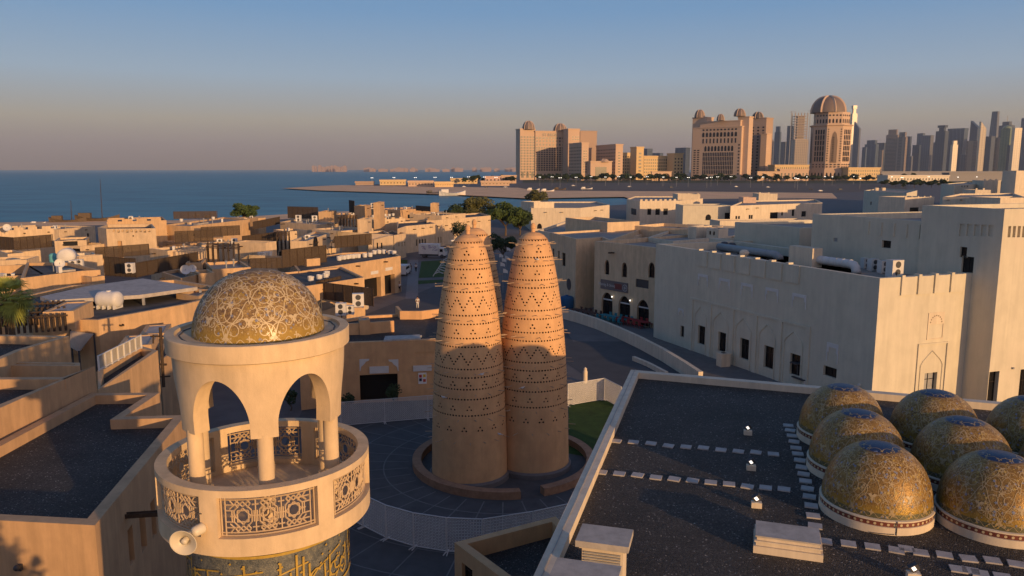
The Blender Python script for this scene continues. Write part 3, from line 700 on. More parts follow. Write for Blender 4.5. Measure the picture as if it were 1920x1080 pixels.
while u < 2 * math.pi * 1.68 - .1:
    k = rg.random(); z0 = 11.45 + rg.uniform(-.05, .1)
    if k < .5:
        h = rg.uniform(.45, .85); cyl_rib(gl, 1.70, [(u, z0), (u + .01, z0 + h * .5), (u + rg.uniform(-.02, .03), z0 + h)], .045)
    elif k < .8:
        r_ = rg.uniform(.1, .17); cyl_rib(gl, 1.70, [(u + r_ * math.cos(p), z0 + .25 + r_ * math.sin(p)) for p in [rg.random() + .5 * i for i in range(11)]], .04)
    else: cyl_rib(gl, 1.70, [(u + .25 * q, z0 + .1 - .12 * math.sin(q * math.pi)) for q in [i / 8 for i in range(9)]], .045)
    for _ in range(2):
        uu, zq = u + rg.uniform(-.1, .1), rg.uniform(11.3, 12.3); cyl_rib(gl, 1.70, [(uu, zq), (uu + .04, zq + .02)], .04)
    u += rg.uniform(.09, .17)
for zc_ in (12.42, 11.28): cyl_rib(gl, 1.70, [(.1 * i, zc_) for i in range(108)], .06)
for a in range(0, 12): cyl_rib(gl, 1.70, [(a * .9, 11.3), (a * .9 + .5, 11.9 + .1 * math.sin(a)), (a * .9 + 1.2, 12.1)], .035)
cl('calligraphy', gl, CALG, sh, False)
lathe_part('gallery_floor', [(.01, 12.95), (1.95, 12.95)], MINA, mn)
def gallery():
    """parapet ring with six openings"""
    ro, ri, zb, zt = 2.19, 1.96, 12.70, 14.02; mb = MB(); o0, o1, z0, z1 = -25.2, 25.2, 13.06, 13.88
    P = lambda r, d, z: (r * math.cos(R(d) + CAMA), r * math.sin(R(d) + CAMA), z)
    for s in range(6):
        c = s * 60; segs = [c - 30 + i * .5 * 2.9166 if False else None for i in range(0)]
        ang = [c + d for d in ([-30, -27.5, o0] + [o0 + (o1 - o0) * i / 16 for i in range(1, 17)] + [27.5, 30])]
        for i in range(len(ang) - 1):
            a, b = ang[i], ang[i + 1]; mid = (a + b) / 2 - c; op = o0 < mid < o1
            zs = [(zb, z0), (z1, zt)] if op else [(zb, z0), (z0, z1), (z1, zt)]
            for q0, q1 in zs:
                mb.quad(P(ro, a, q0), P(ro, b, q0), P(ro, b, q1), P(ro, a, q1)); mb.quad(P(ri, b, q0), P(ri, a, q0), P(ri, a, q1), P(ri, b, q1))
            if op:
                mb.quad(P(ri, a, z0), P(ri, b, z0), P(ro, b, z0), P(ro, a, z0)); mb.quad(P(ro, a, z1), P(ro, b, z1), P(ri, b, z1), P(ri, a, z1))
            mb.quad(P(ro, a, zt), P(ro, b, zt), P(ri, b, zt), P(ri, a, zt)); mb.quad(P(ri - .1, a, zb), P(ri - .1, b, zb), P(ro, b, zb), P(ro, a, zb))
        for d, sg in ((o0, 1), (o1, -1)): mb.quad(P(ro, c + d, z0), P(ri, c + d, z0), P(ri, c + d, z1), P(ro, c + d, z1))
    return mb
g = cl('gallery_parapet', gallery(), MINA, mn)
bm = bmesh.new(); bm.from_mesh(g.data); bmesh.ops.remove_doubles(bm, verts=bm.verts, dist=1e-4); bm.to_mesh(g.data); bm.free(); g.data.polygons.foreach_set('use_smooth', [True] * len(g.data.polygons)); autosmooth(g, 30)
# grille pattern
def grille_lines():
    S = []; W2, z0, z1 = .88, 13.14, 13.84; zc = (z0 + z1) / 2
    seg = lambda *p: S.append(p)
    for x in (-.86, .86): seg((x, z0), (x, z1))
    for x in (-.78, .78): seg((x, z0 + .0), (x, z1 - .0))
    for z in (z0 + .06, z1 - .06, z0 + .01, z1 - .01): seg((-W2, z), (W2, z))
    for z in (zc - .1, zc + .1): seg((-.78, z), (-.62, z)); seg((.62, z), (.78, z))
    for cx in (-.46, 0, .46):
        for k in (.16,):
            seg((cx - k, zc - .1), (cx, zc - .26), (cx + k, zc - .1), (cx + k, zc + .1), (cx, zc + .26), (cx - k, zc + .1), (cx - k, zc - .1))
            seg((cx - .1, zc - .1), (cx + .1, zc - .1), (cx + .1, zc + .1), (cx - .1, zc + .1), (cx - .1, zc - .1))
            seg((cx, zc - .145), (cx + .145, zc), (cx, zc + .145), (cx - .145, zc), (cx, zc - .145))
            for s_ in (1, -1):
                seg((cx - .13, zc + s_ * .29), (cx, zc + s_ * .17), (cx + .13, zc + s_ * .29)); seg((cx - .08, zc + s_ * .29), (cx - .14, zc + s_ * .22), (cx - .08, zc + s_ * .15))
                seg((cx + .08, zc + s_ * .29), (cx + .14, zc + s_ * .22), (cx + .08, zc + s_ * .15)); seg((cx + s_ * .16, zc), (cx + s_ * .23, zc)); seg((cx + s_ * .2, zc - .1), (cx + s_ * .2, zc + .1))
    for cx in (-.23, .23):
        seg((cx, z0 + .06), (cx, z1 - .06)); seg((cx - .06, zc + .2), (cx + .06, zc + .2)); seg((cx - .06, zc - .2), (cx + .06, zc - .2))
    for s_ in (1, -1):
        for q in (1, -1): seg((s_ * .70, zc + q * .29), (s_ * .62, zc + q * .2), (s_ * .70, zc + q * .13)); seg((s_ * .76, zc + q * .2), (s_ * .5, zc + q * .2))
    return S
GRM = mat('grille_metal', (.5, .37, .23), rough=.6, var=.1, bump=0)
for s in range(6):
    b = MB(); r0 = 2.08
    for S in grille_lines():
        for (x0, z0), (x1, z1) in zip(S, S[1:]):
            n = max(1, int(abs(x1 - x0) / .12)); pts = []
            for i in range(n + 1):
                x = x0 + (x1 - x0) * i / n; z = z0 + (z1 - z0) * i / n; a = CAMA + R(60 * s) + x * 1.03 / r0; pts.append((r0 * math.cos(a), r0 * math.sin(a), 13.47 + (z - 13.49) * 1.14))
            b.tube(pts, .016, 4)
    cl('grille', b, GRM, mn, False)
# columns
for s in range(6):
    a = CAMA + R(60 * s); b = MB(); b.lathe([(.2, 12.952), (.2, 13.1), (.155, 13.12), (.155, 14.9)], 1.53 * math.cos(a), 1.53 * math.sin(a), n=28)
    o = cl('column', b, MINA, mn); autosmooth(o)
# arcaded drum
def drum():
    mb = MB(); zt = 16.36; zb = 14.85; w0 = 21.0; zs = 15.15; za = 16.02
    ro = lambda z: 1.675 + (z - zb) / (zt - zb) * .065; ri = lambda z: ro(z) - .34
    P = lambda r, d, z: (r * math.cos(R(d) + CAMA), r * math.sin(R(d) + CAMA), z)
    def low(d):
        d = abs(d)
        return zb if d >= w0 else zs + (za - zs) * (1 - (d / w0) ** 2.0) ** .62
    for s in range(6):
        c = 30 + s * 60; ds = [-30, -27, -24.2, -w0] + [w0 * math.sin(math.pi / 2 * i / 14) for i in range(-13, 14)] + [w0, 24.2, 27, 30]
        for a, b in zip(ds, ds[1:]):
            la, lb = low(a), low(b)
            if abs(a) >= w0 and abs(b) >= w0: la = lb = zb
            if a == -w0: la = zs
            if b == w0: lb = zs
            for f in ((0, 1),):
                K = 6
                za_ = [la + (zt - la) * i / K for i in range(K + 1)]; zb_ = [lb + (zt - lb) * i / K for i in range(K + 1)]
                for i in range(K):
                    mb.quad(P(ro(za_[i]), c + a, za_[i]), P(ro(zb_[i]), c + b, zb_[i]), P(ro(zb_[i + 1]), c + b, zb_[i + 1]), P(ro(za_[i + 1]), c + a, za_[i + 1]))
                    mb.quad(P(ri(zb_[i]), c + b, zb_[i]), P(ri(za_[i]), c + a, za_[i]), P(ri(za_[i + 1]), c + a, za_[i + 1]), P(ri(zb_[i + 1]), c + b, zb_[i + 1]))
            mb.quad(P(ri(la), c + a, la), P(ri(lb), c + b, lb), P(ro(lb), c + b, lb), P(ro(la), c + a, la))
        for d in (-w0, w0): mb.quad(P(ro(zb), c + d, zb), P(ri(zb), c + d, zb), P(ri(zs), c + d, zs), P(ro(zs), c + d, zs))
    return mb
o = cl('arcade', drum(), MINA, mn)
bm = bmesh.new(); bm.from_mesh(o.data); bmesh.ops.remove_doubles(bm, verts=bm.verts, dist=1e-4); bm.to_mesh(o.data); bm.free(); o.data.polygons.foreach_set('use_smooth', [True] * len(o.data.polygons)); autosmooth(o, 30)
rim = lathe_part('rim', [(1.2, 16.34), (1.81, 16.36), (1.845, 16.38), (1.85, 16.7), (1.835, 16.72), (1.66, 16.72), (1.64, 16.66), (1.2, 16.64)], MINA, mn)
cb = MB(); rc_ = random.Random(2)
cb.tube([(1.55 * math.cos(a) + rc_.uniform(-.02, .02), 1.55 * math.sin(a) + rc_.uniform(-.02, .02), 16.66 + rc_.uniform(0, .01)) for a in [i * .12 for i in range(53)]], .014, 5); cl('cable', cb, DGREY, rim, False)
dr = 1.33
dm = dome_shell(dr, 0).build('dome', MOS1, mn, local=True, smooth=True); dm.location = (0, 0, 16.62)
wt, go, bl = make_tracery(dr, 0, 4, N=9, W=1.1)
multi('tracery', [(wt, MW), (go, MG), (bl, MBL)], dm)
# horn loudspeaker on the gallery
hp = aty(345, 1016, 13.55); hs = thing('loudspeaker', tuple(hp), 'cream horn loudspeaker bolted to the outside of the minaret gallery', 'loudspeaker')
hm = Matrix.Rotation(R(0), 4, 'Z')
def orient(mb_build, d):
    pass
dirv = Vector((-.05, -.99, -.12)).normalized(); Q = dirv.to_track_quat('Z', 'Y').to_matrix().to_4x4()
def lb(prof, n=40):
    b = MB(); b.lathe(prof, n=n); b.v = [tuple(Q @ Vector(v)) for v in b.v]; return b
HORN = mat('cream_plastic', (.62, .55, .42), rough=.4, var=.06, bump=0)
cl('horn', lb([(.07, -.25), (.085, -.1), (.15, -.02), (.25, .03), (.262, .04), (.255, .045), (.24, .035), (.14, -.01), (.07, -.07), (.065, -.2)]), HORN, hs)
cl('phase_plug', lb([(.055, -.15), (.06, .0), (.045, .03), (.001, .035)]), HORN, hs)
dv = MB(); dv.lathe([(.001, -.17), (.075, -.16), (.1, -.12), (.105, .05), (.07, .09), (.001, .09)], n=24); D2 = Vector((.6, .75, .12)).normalized().to_track_quat('Z', 'Y').to_matrix().to_4x4(); dv.v = [tuple(D2 @ Vector(v) + Vector((.2, .28, .12))) for v in dv.v]
cl('driver', dv, HORN, hs)
bk = MB(); bk.tube([(.3, .38, .2), (.5, .5, .18)], .03, 6); bk.tube([(0, .2, -.02), (.15, .35, .0), (.42, .62, .08)], .025, 6); bk.tube([(.1, .1, .3), (.18, .3, .42), (.35, .5, .3)], .012, 5); cl('bracket', bk, DGREY, hs, False)
# ================================================================== MOSQUE ROOF (bottom right)
ZR = 10.0
A = atz(1000, 1080, ZR + .3).xy; Cc = atz(1183, 693, ZR + .3).xy; Bq = atz(1920, 757, ZR + .3).xy
d1 = (A - Cc).normalized(); d2 = (Bq - Cc).normalized()
P1 = Cc + d1 * 26; P2 = Cc + d2 * 22.5; P3 = P2 + d1 * 26
mosque = Bld('large flat gravelled mosque roof with a pale parapet, carrying gold domes', [('w', *Cc), ('w', *P2), ('w', *P3), ('w', *P1)], ZR + .3, wall=CREAM, roof=GRAV, par=.3, th=.42, name='mosque', cat='mosque')
mr_ = mosque.build()
# cable along the left parapet
cb = MB(); nrm = Vector((-d1.y, d1.x)); nrm = nrm if nrm.x > 0 else -nrm
cb.tube([(*(Cc + d1 * s + nrm * (.2 + rc_.uniform(-.012, .012))), ZR + .315) for s in [i * .6 for i in range(48)]], .012, 5); cb.build('lightning_cable', GREY, mr_)
# domes
va = Vector((.80, 3.12)); vb = Vector((3.05, -.78)); D0 = Vector((10.75, 21.65))
RD = 1.50
rd = thing('roof_dome', (0, 0, 0), 'x', 'dome')
lathe_part('drum', [(RD + .06, 0), (RD + .06, .22), (RD + .02, .23), (RD + .02, .36), (RD + .06, .37), (RD + .06, .41), (RD - .02, .43)], CREAM, rd, n=72)
bd = lathe_part('ornament_band', [(RD + .035, .232), (RD + .035, .358)], mat('maroon_tile', (.16, .05, .035), rough=.4, var=.3, scale=8, bump=0), rd, n=72)
fb = MB()
for i in range(56):
    a = 2 * math.pi * i / 56; r_ = RD + .04
    for k in range(1): fb.add([(r_ * math.cos(a + q / r_), r_ * math.sin(a + q / r_), .295 + h) for q, h in ((-.04, 0), (-.028, -.028), (0, -.04), (.028, -.028), (.04, 0), (.028, .028), (0, .04), (-.028, .028))], [tuple(range(8))])
fb.build('flower_row', MW, bd, local=True)
sh2 = dome_shell(RD, 1).build('shell', MOS2, rd, local=True, smooth=True); sh2.location = (0, 0, .42)
wt, go, bl = make_tracery(RD, 1, 9, N=9, W=.72)
multi('tracery', [(wt, mat('dull_cream_tile', (.40, .30, .16), rough=.4, var=.15, bump=0)), (go, MG), (bl, MBL)], sh2)
cab = MB(); cab.tube([(1.57 * math.cos(a), 1.57 * math.sin(a), .02 + .05 * abs(math.sin(3 * i))) for i, a in enumerate([R(-120) + .1 * k for k in range(5)])], .012, 5)
cab.tube([(1.575 * math.cos(R(-95)), 1.575 * math.sin(R(-95)), z) for z in (.02, .2, .42)], .014, 5); cab.build('cable', DGREY, rd, local=True)
DL = {(0, 0): 'gold patterned dome nearest the camera in the left column, with the sun glint', (1, 0): 'gold patterned dome in the middle of the left column on the mosque roof', (2, 0): 'gold patterned dome farthest back in the left column by the rear parapet',
      (0, 1): 'gold patterned dome cut by the right edge of the photo, nearest row', (1, 1): 'gold patterned dome in the middle row of the second column', (2, 1): 'gold patterned dome at the back of the second column by the rear parapet', (2, 2): 'gold patterned dome barely showing at the right photo edge, back row',
      (1, 2): 'gold patterned dome just outside the right photo edge, middle row', (0, 2): 'gold patterned dome just outside the right photo edge, nearest row'}
first = True
for (i, j), lab in DL.items():
    p = D0 + va * i + vb * j; rz = R(37 * i + 61 * j)
    if first: rd.location = (p.x, p.y, ZR + .003); rd.rotation_euler.z = rz; rd['label'] = lab; rd['group'] = 'gold mosaic domes on the mosque roof'; first = False
    else: copy_tree(rd, (p.x, p.y, ZR + .003), rz=rz, label=lab, group='gold mosaic domes on the mosque roof')
# pavers
def paver_rows():
    b0 = MB(); b0.box(-.19, .19, -.17, .17, 0, .04); proto = None; ang0 = math.atan2(d2.y, d2.x); rr = random.Random(9)
    def put(x, y, lab, grp, s=1.0):
        nonlocal proto
        p = atz(x, y, ZR + .04) if True else None; a = ang0 + R(rr.uniform(-5, 5))
        if proto is None:
            proto = b0.build('paving_slab', PAVER, loc=(p.x, p.y, ZR + .002)); o = proto
        else: o = proto.copy(); COL.objects.link(o); o.location = (p.x, p.y, ZR + .002)
        o.rotation_euler.z = a; tag(o, lab, 'paving slab', grp); return o
    L1 = 'pale paving slab in the upper dashed row crossing the dark roof gravel'
    for i in range(10): put(1155 + i * 32.8, 826 + i * 2.7 + rr.uniform(-1, 1), L1, 'upper row of roof slabs')
    L2 = 'pale paving slab in the lower dashed row crossing the roof gravel'
    for i in range(11): put(1127 + i * 34.3, 884 + i * 3.3 + rr.uniform(-1, 1), L2, 'lower row of roof slabs')
    L3 = 'pale paving slab in the stepping column left of the domes'
    ys = [797, 806, 816, 827, 839, 850, 862, 875, 888, 901, 915, 930, 947, 966, 985]
    for i, y in enumerate(ys): x = 1478 + i * 3.6; put(x, y, L3, 'slab column left of the domes')
    L4 = 'pale paving slab in the row in front of the nearest domes'
    for i in range(9): x = 1546 + i * 45; y = 1014 + i * 5.2 + rr.uniform(-1, 1); put(x, y, L4, 'slab row in front of the domes')
    for x, y in ((1797, 1058), (1820, 1061), (1838, 1066), (1700, 1020), (1880, 1072)): put(x, y + 8, 'pale paving slab lying near the lower right corner of the roof', 'slabs near the lower right corner')
paver_rows()
def roof_box(px, py, w, d, h, z, name, label, cat, m, tilt=0):
    p = atz(px, py, z); ang = math.atan2(d2.y, d2.x)
    t = thing(name, (p.x, p.y, z), label, cat); M = rotz(ang + tilt); return t, M
ang = math.atan2(d2.y, d2.x)
# chimney vents
def vent(px, py, lab, w, d, h, z=ZR):
    p = atz(px, py, z + h + .22); t = thing('roof_vent', (p.x, p.y, z), lab, 'roof vent', None, ang + R(4))
    b = MB(); b.box(-w / 2 + .14, w / 2 - .14, -d / 2 + .14, d / 2 - .14, .002, h); b.build('stack', CREAM, t, local=True)
    b = MB(); b.box(-w / 2, w / 2, -d / 2, d / 2, h + .06, h + .22); b.build('cap', mat('grey_cap_stone', (.42, .38, .33), var=.2, scale=3, bump=.3), t, local=True)
    b = MB(); b.box(-w / 2 + .08, w / 2 - .08, -d / 2 + .08, d / 2 - .08, h, h + .06); b.build('collar', CREAM, t, local=True)
    b = MB()
    for i in range(7):
        zq = h - .09 - i * .07; b.box(-w / 2 + .2, w / 2 - .2, -d / 2 + .1, -d / 2 + .138, zq - .025, zq + .01)
    b.build('louvre', GREY, t, local=True)
    return t
vent(1134, 1003, 'square pale vent stack with a flat capstone on the gravel near the left parapet', 1.28, .95, .95)
vent(1096, 1077, 'square pale vent stack with a broad capstone, lowest one at the bottom edge', 1.45, 1.15, 1.15)
# hatch
p = atz(1481, 1046, ZR); t = thing('roof_hatch', (p.x + .1, p.y + .5, ZR), 'pale stepped roof hatch lying on the gravel left of the nearest dome', 'roof hatch', None, ang + R(2))
b = MB(); b.box(-.86, .86, -.52, .52, .002, .2); b.build('base', CREAM, t, local=True)
b = MB(); b.box(-.80, .80, -.46, .46, .202, .3); b.box(-.84, .84, -.5, .5, .302, .345); b.box(-.78, .78, -.44, .44, .347, .43); b.build('step', CREAM, t, local=True)
b = MB(); b.box(-.82, .80, -.47, .47, .433, .475); b.build('lid', mat('grey_cap_stone', (.42, .38, .33)), t, local=True)
# flood lights
for x, y, lab in ((1402, 815, 'small lit floodlight on a block, farthest of three on the shaded gravel'), (1408, 881, 'small lit floodlight on a block, middle one of three'), (1418, 951, 'small floodlight on a sunlit block, nearest of three beside the slab rows'), (1712, 1085, 'small floodlight on a block at the bottom edge below the nearest dome')):
    p = atz(x, y, ZR); t = thing('floodlight', (p.x, p.y, ZR), lab, 'floodlight', 'floodlights on the mosque roof', ang + R(8))
    b = MB(); b.box(-.15, .15, -.1, .1, .002, .17); b.build('block', CREAM, t, local=True)
    b = MB(); M = Matrix.Translation((0, 0, .3)) @ Matrix.Rotation(R(-35), 4, 'Y') @ Matrix.Rotation(R(25), 4, 'X'); b.box(-.11, .11, -.05, .05, -.1, .12, M); b.tube([(0, 0, .17), (0, 0, .24)], .03, 6); h = b.build('housing', DGREY, t, local=True)
    b = MB(); b.box(-.06, .03, -.056, -.051, -.05, .1, M); b.build('lens', LAMPW, h, local=True)
# low annex at the bottom centre
an = Bld('low annex with a terracotta parapet tucked against the mosque wall', [(852, 1017), (1042, 968), (1160, 1090), (950, 1090)], 5.2, wall=TERRA, roof=GRAV, par=.7, th=.36)
an.hole(866, 1062, 886, 1100, 'window', k=None); an.build()
# ================================================================== WHITE BUILDINGS ON THE RIGHT
def add_carved(b, px, py, w, h, k=None, m=None):
    """white carved gypsum arch frame: two jambs and a scalloped head"""
    def fn(mb, M):
        mb.box(-w / 2, w / 2, 0.0, .06, h * .78, h, M)
        for s in (-1, 1):
            mb.box(s * w / 2 - (.09 if s > 0 else 0), s * w / 2 + (0 if s > 0 else .09), 0, .06, 0, h * .78 - .002, M)
            mb.box(s * w / 2 - (.24 if s > 0 else -.09), s * w / 2 + (-.09 if s > 0 else .24), 0, .055, h * .5, h * .78 - .002, M)
        for i in range(5):
            x = -w / 2 + w * (i + .5) / 5; mb.lathe([(.001, -.001), (.07, 0)], 0, 0, n=8) if False else None
    b.onface(px, py, 'carved_frame', fn, m or WFR, k)
C11 = 11.4
NL = atz(1230, 457, C11).xy; NN = atz(1650, 522, C11).xy; NR = atz(1842, 511, C11).xy
dv1 = (NL - NN).normalized(); dv2 = (NR - NN).normalized()
wb = Bld('long white plastered hall with a battlemented parapet, blind arches and five tall dark windows', [('w', *NL), ('w', *NN), ('w', *NR), ('w', *(NR + dv1 * 36)), ('w', *(NL + dv2 * 24))], C11, wall=WHITE, roof=ROOFL, par=.9, th=.45, name='white_hall', cat='hall')
kd = wb.edge(1400); kl = wb.edge(1740)
for x0, y0, x1, y1 in ((1309, 611, 1321, 646), (1347, 623, 1360, 660), (1388, 635, 1403, 674), (1433, 649, 1449, 691), (1482, 664, 1499, 704)):
    wb.hole(x0, y0, x1, y1, 'window', .3, GLASS, k=kd)
wb.hole(1276, 611, 1282, 632, 'door', .2, DARK, k=kd)
wb.hole(1544, 688, 1568, 707, 'door', .3, DARK, k=kd)
for px, py in ((1318, 537), (1358, 546), (1400, 556), (1447, 566), (1498, 578)): add_carved(wb, px, py, 1.75, 1.3, kd)
add_carved(wb, 1277, 592, 1.0, .8, kd); add_carved(wb, 1560, 680, 1.3, 1.7, kd)
# pilaster strips, arches over the windows
def wall_strip(b, k, u, z0, z1, w, out):
    a, e, n = b.frame(k); M = Matrix(((e.x, n.x, 0, a.x + e.x * u), (e.y, n.y, 0, a.y + e.y * u), (0, 0, 1, 0), (0, 0, 0, 1))); b.mb.box(-w / 2, w / 2, .002, out, z0, z1, M)
us = [onwall(*wb.ab(kd), x, 600)[0] for x in (1331, 1373, 1417, 1464, 1517)]
us0 = onwall(*wb.ab(kd), 1296, 600)[0]
for u in us + [us0]: wall_strip(wb, kd, u, .0, 5.9, .55, .09)
wall_strip(wb, kd, (us0 + us[-1]) / 2, 5.902, 6.1, abs(us[-1] - us0) + .55, .1)
def wall_line(b, k, pts, w=.05, out=.05):
    a, e, n = b.frame(k)
    for (u0, z0), (u1, z1) in zip(pts, pts[1:]):
        p = [(a.x + e.x * u + n.x * out * .5, a.y + e.y * u + n.y * out * .5, z) for u, z in ((u0, z0), (u1, z1))]; b.mb.tube(p, w, 4)
cs = [us0] + us
for q0, q1 in zip(cs, cs[1:]):
    m_ = (q0 + q1) / 2; h_ = abs(q1 - q0) / 2 - .6
    wall_line(wb, kd, [(m_ - h_, .1), (m_ - h_, 4.1), (m_ - h_ * .8, 4.5), (m_, 5.3), (m_ + h_ * .8, 4.5), (m_ + h_, 4.1), (m_ + h_, .1)])
Ld = (wb.ab(kd)[1] - wb.ab(kd)[0]).length
# battlement slabs standing proud of the wall head
a_, e_, n_ = wb.frame(kd); uN = onwall(*wb.ab(kd), 1650, 522)[0]; sg = 1 if uN < Ld / 2 else -1
def slabs(b, k, u0, u1, w, gap, z0, z1, out):
    a, e, n = b.frame(k); u = min(u0, u1); ue = max(u0, u1)
    while u + w <= ue:
        M = Matrix(((e.x, n.x, 0, a.x + e.x * u), (e.y, n.y, 0, a.y + e.y * u), (0, 0, 1, 0), (0, 0, 0, 1))); b.mb.box(0, w, .002, out, z0, z1, M); b.mb.box(0, w * .22, -b.th, out, z1, z1 + .16, M); u += w + gap
ua_, ub_ = onwall(*wb.ab(kd), 1308, 480)[0], onwall(*wb.ab(kd), 1513, 510)[0]; slabs(wb, kd, ua_, ub_, 1.75, .5, 9.75, 11.40, .11)
ua_, ub_ = onwall(*wb.ab(kl), 1690, 520)[0], onwall(*wb.ab(kl), 1832, 515)[0]; slabs(wb, kl, ua_, ub_, 1.42, .34, 9.9, 11.40, .13)
# front face details
wb.hole(1734, 699, 1754, 740, 'door', .35, GREY, k=kl)
ux = lambda x, y: onwall(*wb.ab(kl), x, y)
(u0, zt_), (u1, _) = ux(1722, 648), ux(1776, 645)
wall_strip(wb, kl, u0, 0, zt_, .12, .10); wall_strip(wb, kl, u1, 0, zt_, .12, .10); wall_strip(wb, kl, (u0 + u1) / 2, zt_ + .002, zt_ + .14, abs(u1 - u0) + .12, .10)
um_ = (u0 + u1) / 2; hw = abs(u1 - u0) / 2 - .38; wall_line(wb, kl, [(um_ - hw, .1), (um_ - hw, zt_ - 1.8), (um_ - hw * .8, zt_ - 1.4), (um_, zt_ - .55), (um_ + hw * .8, zt_ - 1.4), (um_ + hw, zt_ - 1.8), (um_ + hw, .1)], .045)
(u0, z0), (u1, z1) = ux(1735, 634), ux(1769, 583)
wb.mb.v and None
def fr(mb, M):
    w = abs(u1 - u0); h = abs(z1 - z0); mb.box(-w / 2, w / 2, 0, .05, h * .55, h, M); mb.box(-w / 2, -w / 2 + .07, 0, .05, 0, h * .55 - .002, M); mb.box(w / 2 - .07, w / 2, 0, .05, 0, h * .55 - .002, M); mb.box(-w / 2, w / 2, 0, .06, -.08, -.002, M)
wb.onface(1752, 634, 'carved_frame', fr, CREAM, kl)
def cut(mb, M):
    w = abs(u1 - u0); h = abs(z1 - z0); rg_ = random.Random(3)
    for i in range(9):
        t = math.pi * (i + .5) / 9; x = -w * .36 * math.cos(t); z = h * .58 + h * .3 * math.sin(t); mb.box(x - .06, x + .05, .051, .054, z - .05, z + .05, M)
wb.onface(1752, 634, 'carved_hole_shade', cut, mat('painted_niche_shadow', (.14, .10, .06), bump=0), kl)  # thin dark plates colour in the shade of the carved holes
wb.onface(1820, 690, 'camera_dome', lambda mb, M: mb.box(-.08, .08, 0, .2, -.1, .1, M), DGREY, kl)
def pipe(mb, M):
    mb.tube([M @ Vector((0, .15, -11.2)), M @ Vector((0, .15, .1))], .12, 10)
wb.onface(1838, 514, 'drainpipe', pipe, mat('cream_metal', (.6, .52, .4), rough=.4, bump=0), kl)
wb.onface(1612, 722, 'wall_lamp', lambda mb, M: mb.box(-.1, .1, 0, .15, -.05, .1, M), WFR, kd)
wb.build()
# tall block at the right edge
TC = aty(1884, 392, 62.6); TZ = TC.z
tl = TC.xy + dv1 * 7.6; tr = TC.xy + dv2 * 22
tb = Bld('tallest white tower block at the right photo edge, front face sunlit with four slots', [('w', *tl), ('w', *TC.xy), ('w', *tr), ('w', *(tr + dv1 * 7.6))], TZ, wall=WHITE, roof=ROOFL, par=.4, th=.35, name='white_tower_block', cat='building')
k1 = tb.edge(1900)
for x in (1891, 1900, 1909, 1918): tb.hole(x, 424, x + 3.2, 445, 'window', .25, WHITE, k=k1)
tb.hole(1855, 697, 1868, 760, 'door', .4, GLASS, k=k1); tb.hole(1914, 692, 1930, 770, 'door', .4, GLASS, k=k1)
kd2 = tb.edge(1830)
for i in range(5): x = 1800 + i * 13.5; tb.hole(x, 420 + i * .5, x + 7, 443, 'window', .12, WHITE, k=kd2)
tb.hole(1801, 463, 1812, 483, 'window', .2, GLASS, k=kd2); tb.hole(1804, 481, 1824, 512, 'door', .25, DARK, k=kd2)
for p in (1898, 1940): tb.onface(1898 + (p - 1898), 690, 'wall_lamp', lambda mb, M: mb.box(-.08, .08, 0, .15, -.08, .08, M), GREY, k1)
tb.build()
# set back upper storey behind the hall roof
U0 = TC.xy + dv1 * 7.62; UZ = 15.45
un = atz(1765, 417, UZ).xy; uf = atz(1524, 401, UZ).xy; du = (uf - un).normalized()
ub = Bld('set-back upper storey rising behind the hall roof, with one square dark opening', [('w', *uf), ('w', *un), ('w', *(un + dv2 * 16)), ('w', *(uf + dv2 * 16))], UZ, zb=C11 - .9, wall=WHITE, roof=ROOFL, par=.7, th=.35, name='upper_storey', cat='building')
ku = ub.edge(1650); ub.hole(1654, 451, 1670, 465, 'window', .3, DARK, k=ku); ub.hole(1617, 489, 1624, 499, 'window', .2, DARK, k=ku)
for i in range(6):
    ua, za = onwall(*ub.ab(ku), 1628 + i * 24, 425); wall_strip(ub, ku, ua, UZ - 1.6, UZ - .35, .25, .1)
ub.hole(1563, 446, 1570, 453, 'vent', .1, GREY, k=ku); ub.build()
# stepped curved cheek between the upper storey and the tower block
# lower middle block
w3 = Bld('long shaded white block behind the hall roof, lower than the upper storey', [(1378, 416), (1500, 427), ('w', *(atz(1500, 427, 13.5).xy + dv2 * 14)), ('w', *(atz(1378, 416, 13.5).xy + dv2 * 14))], 13.5, wall=WHITE, roof=ROOFL, par=.4); w3.build()
w4 = Bld('plain pale cube shaped stair head standing on the hall roof', [('w', *(atz(1524, 466, 12.4).xy + dv1 * 3.2)), ('w', *atz(1524, 466, 12.4).xy), ('w', *(atz(1524, 466, 12.4).xy + dv2 * 1.2)), ('w', *(atz(1524, 466, 12.4).xy + dv2 * 1.2 + dv1 * 3.2))], 12.4, zb=10.5, wall=CREAM, roof=CREAM, par=.03, name='stair_head', cat='stair head'); w4.build()
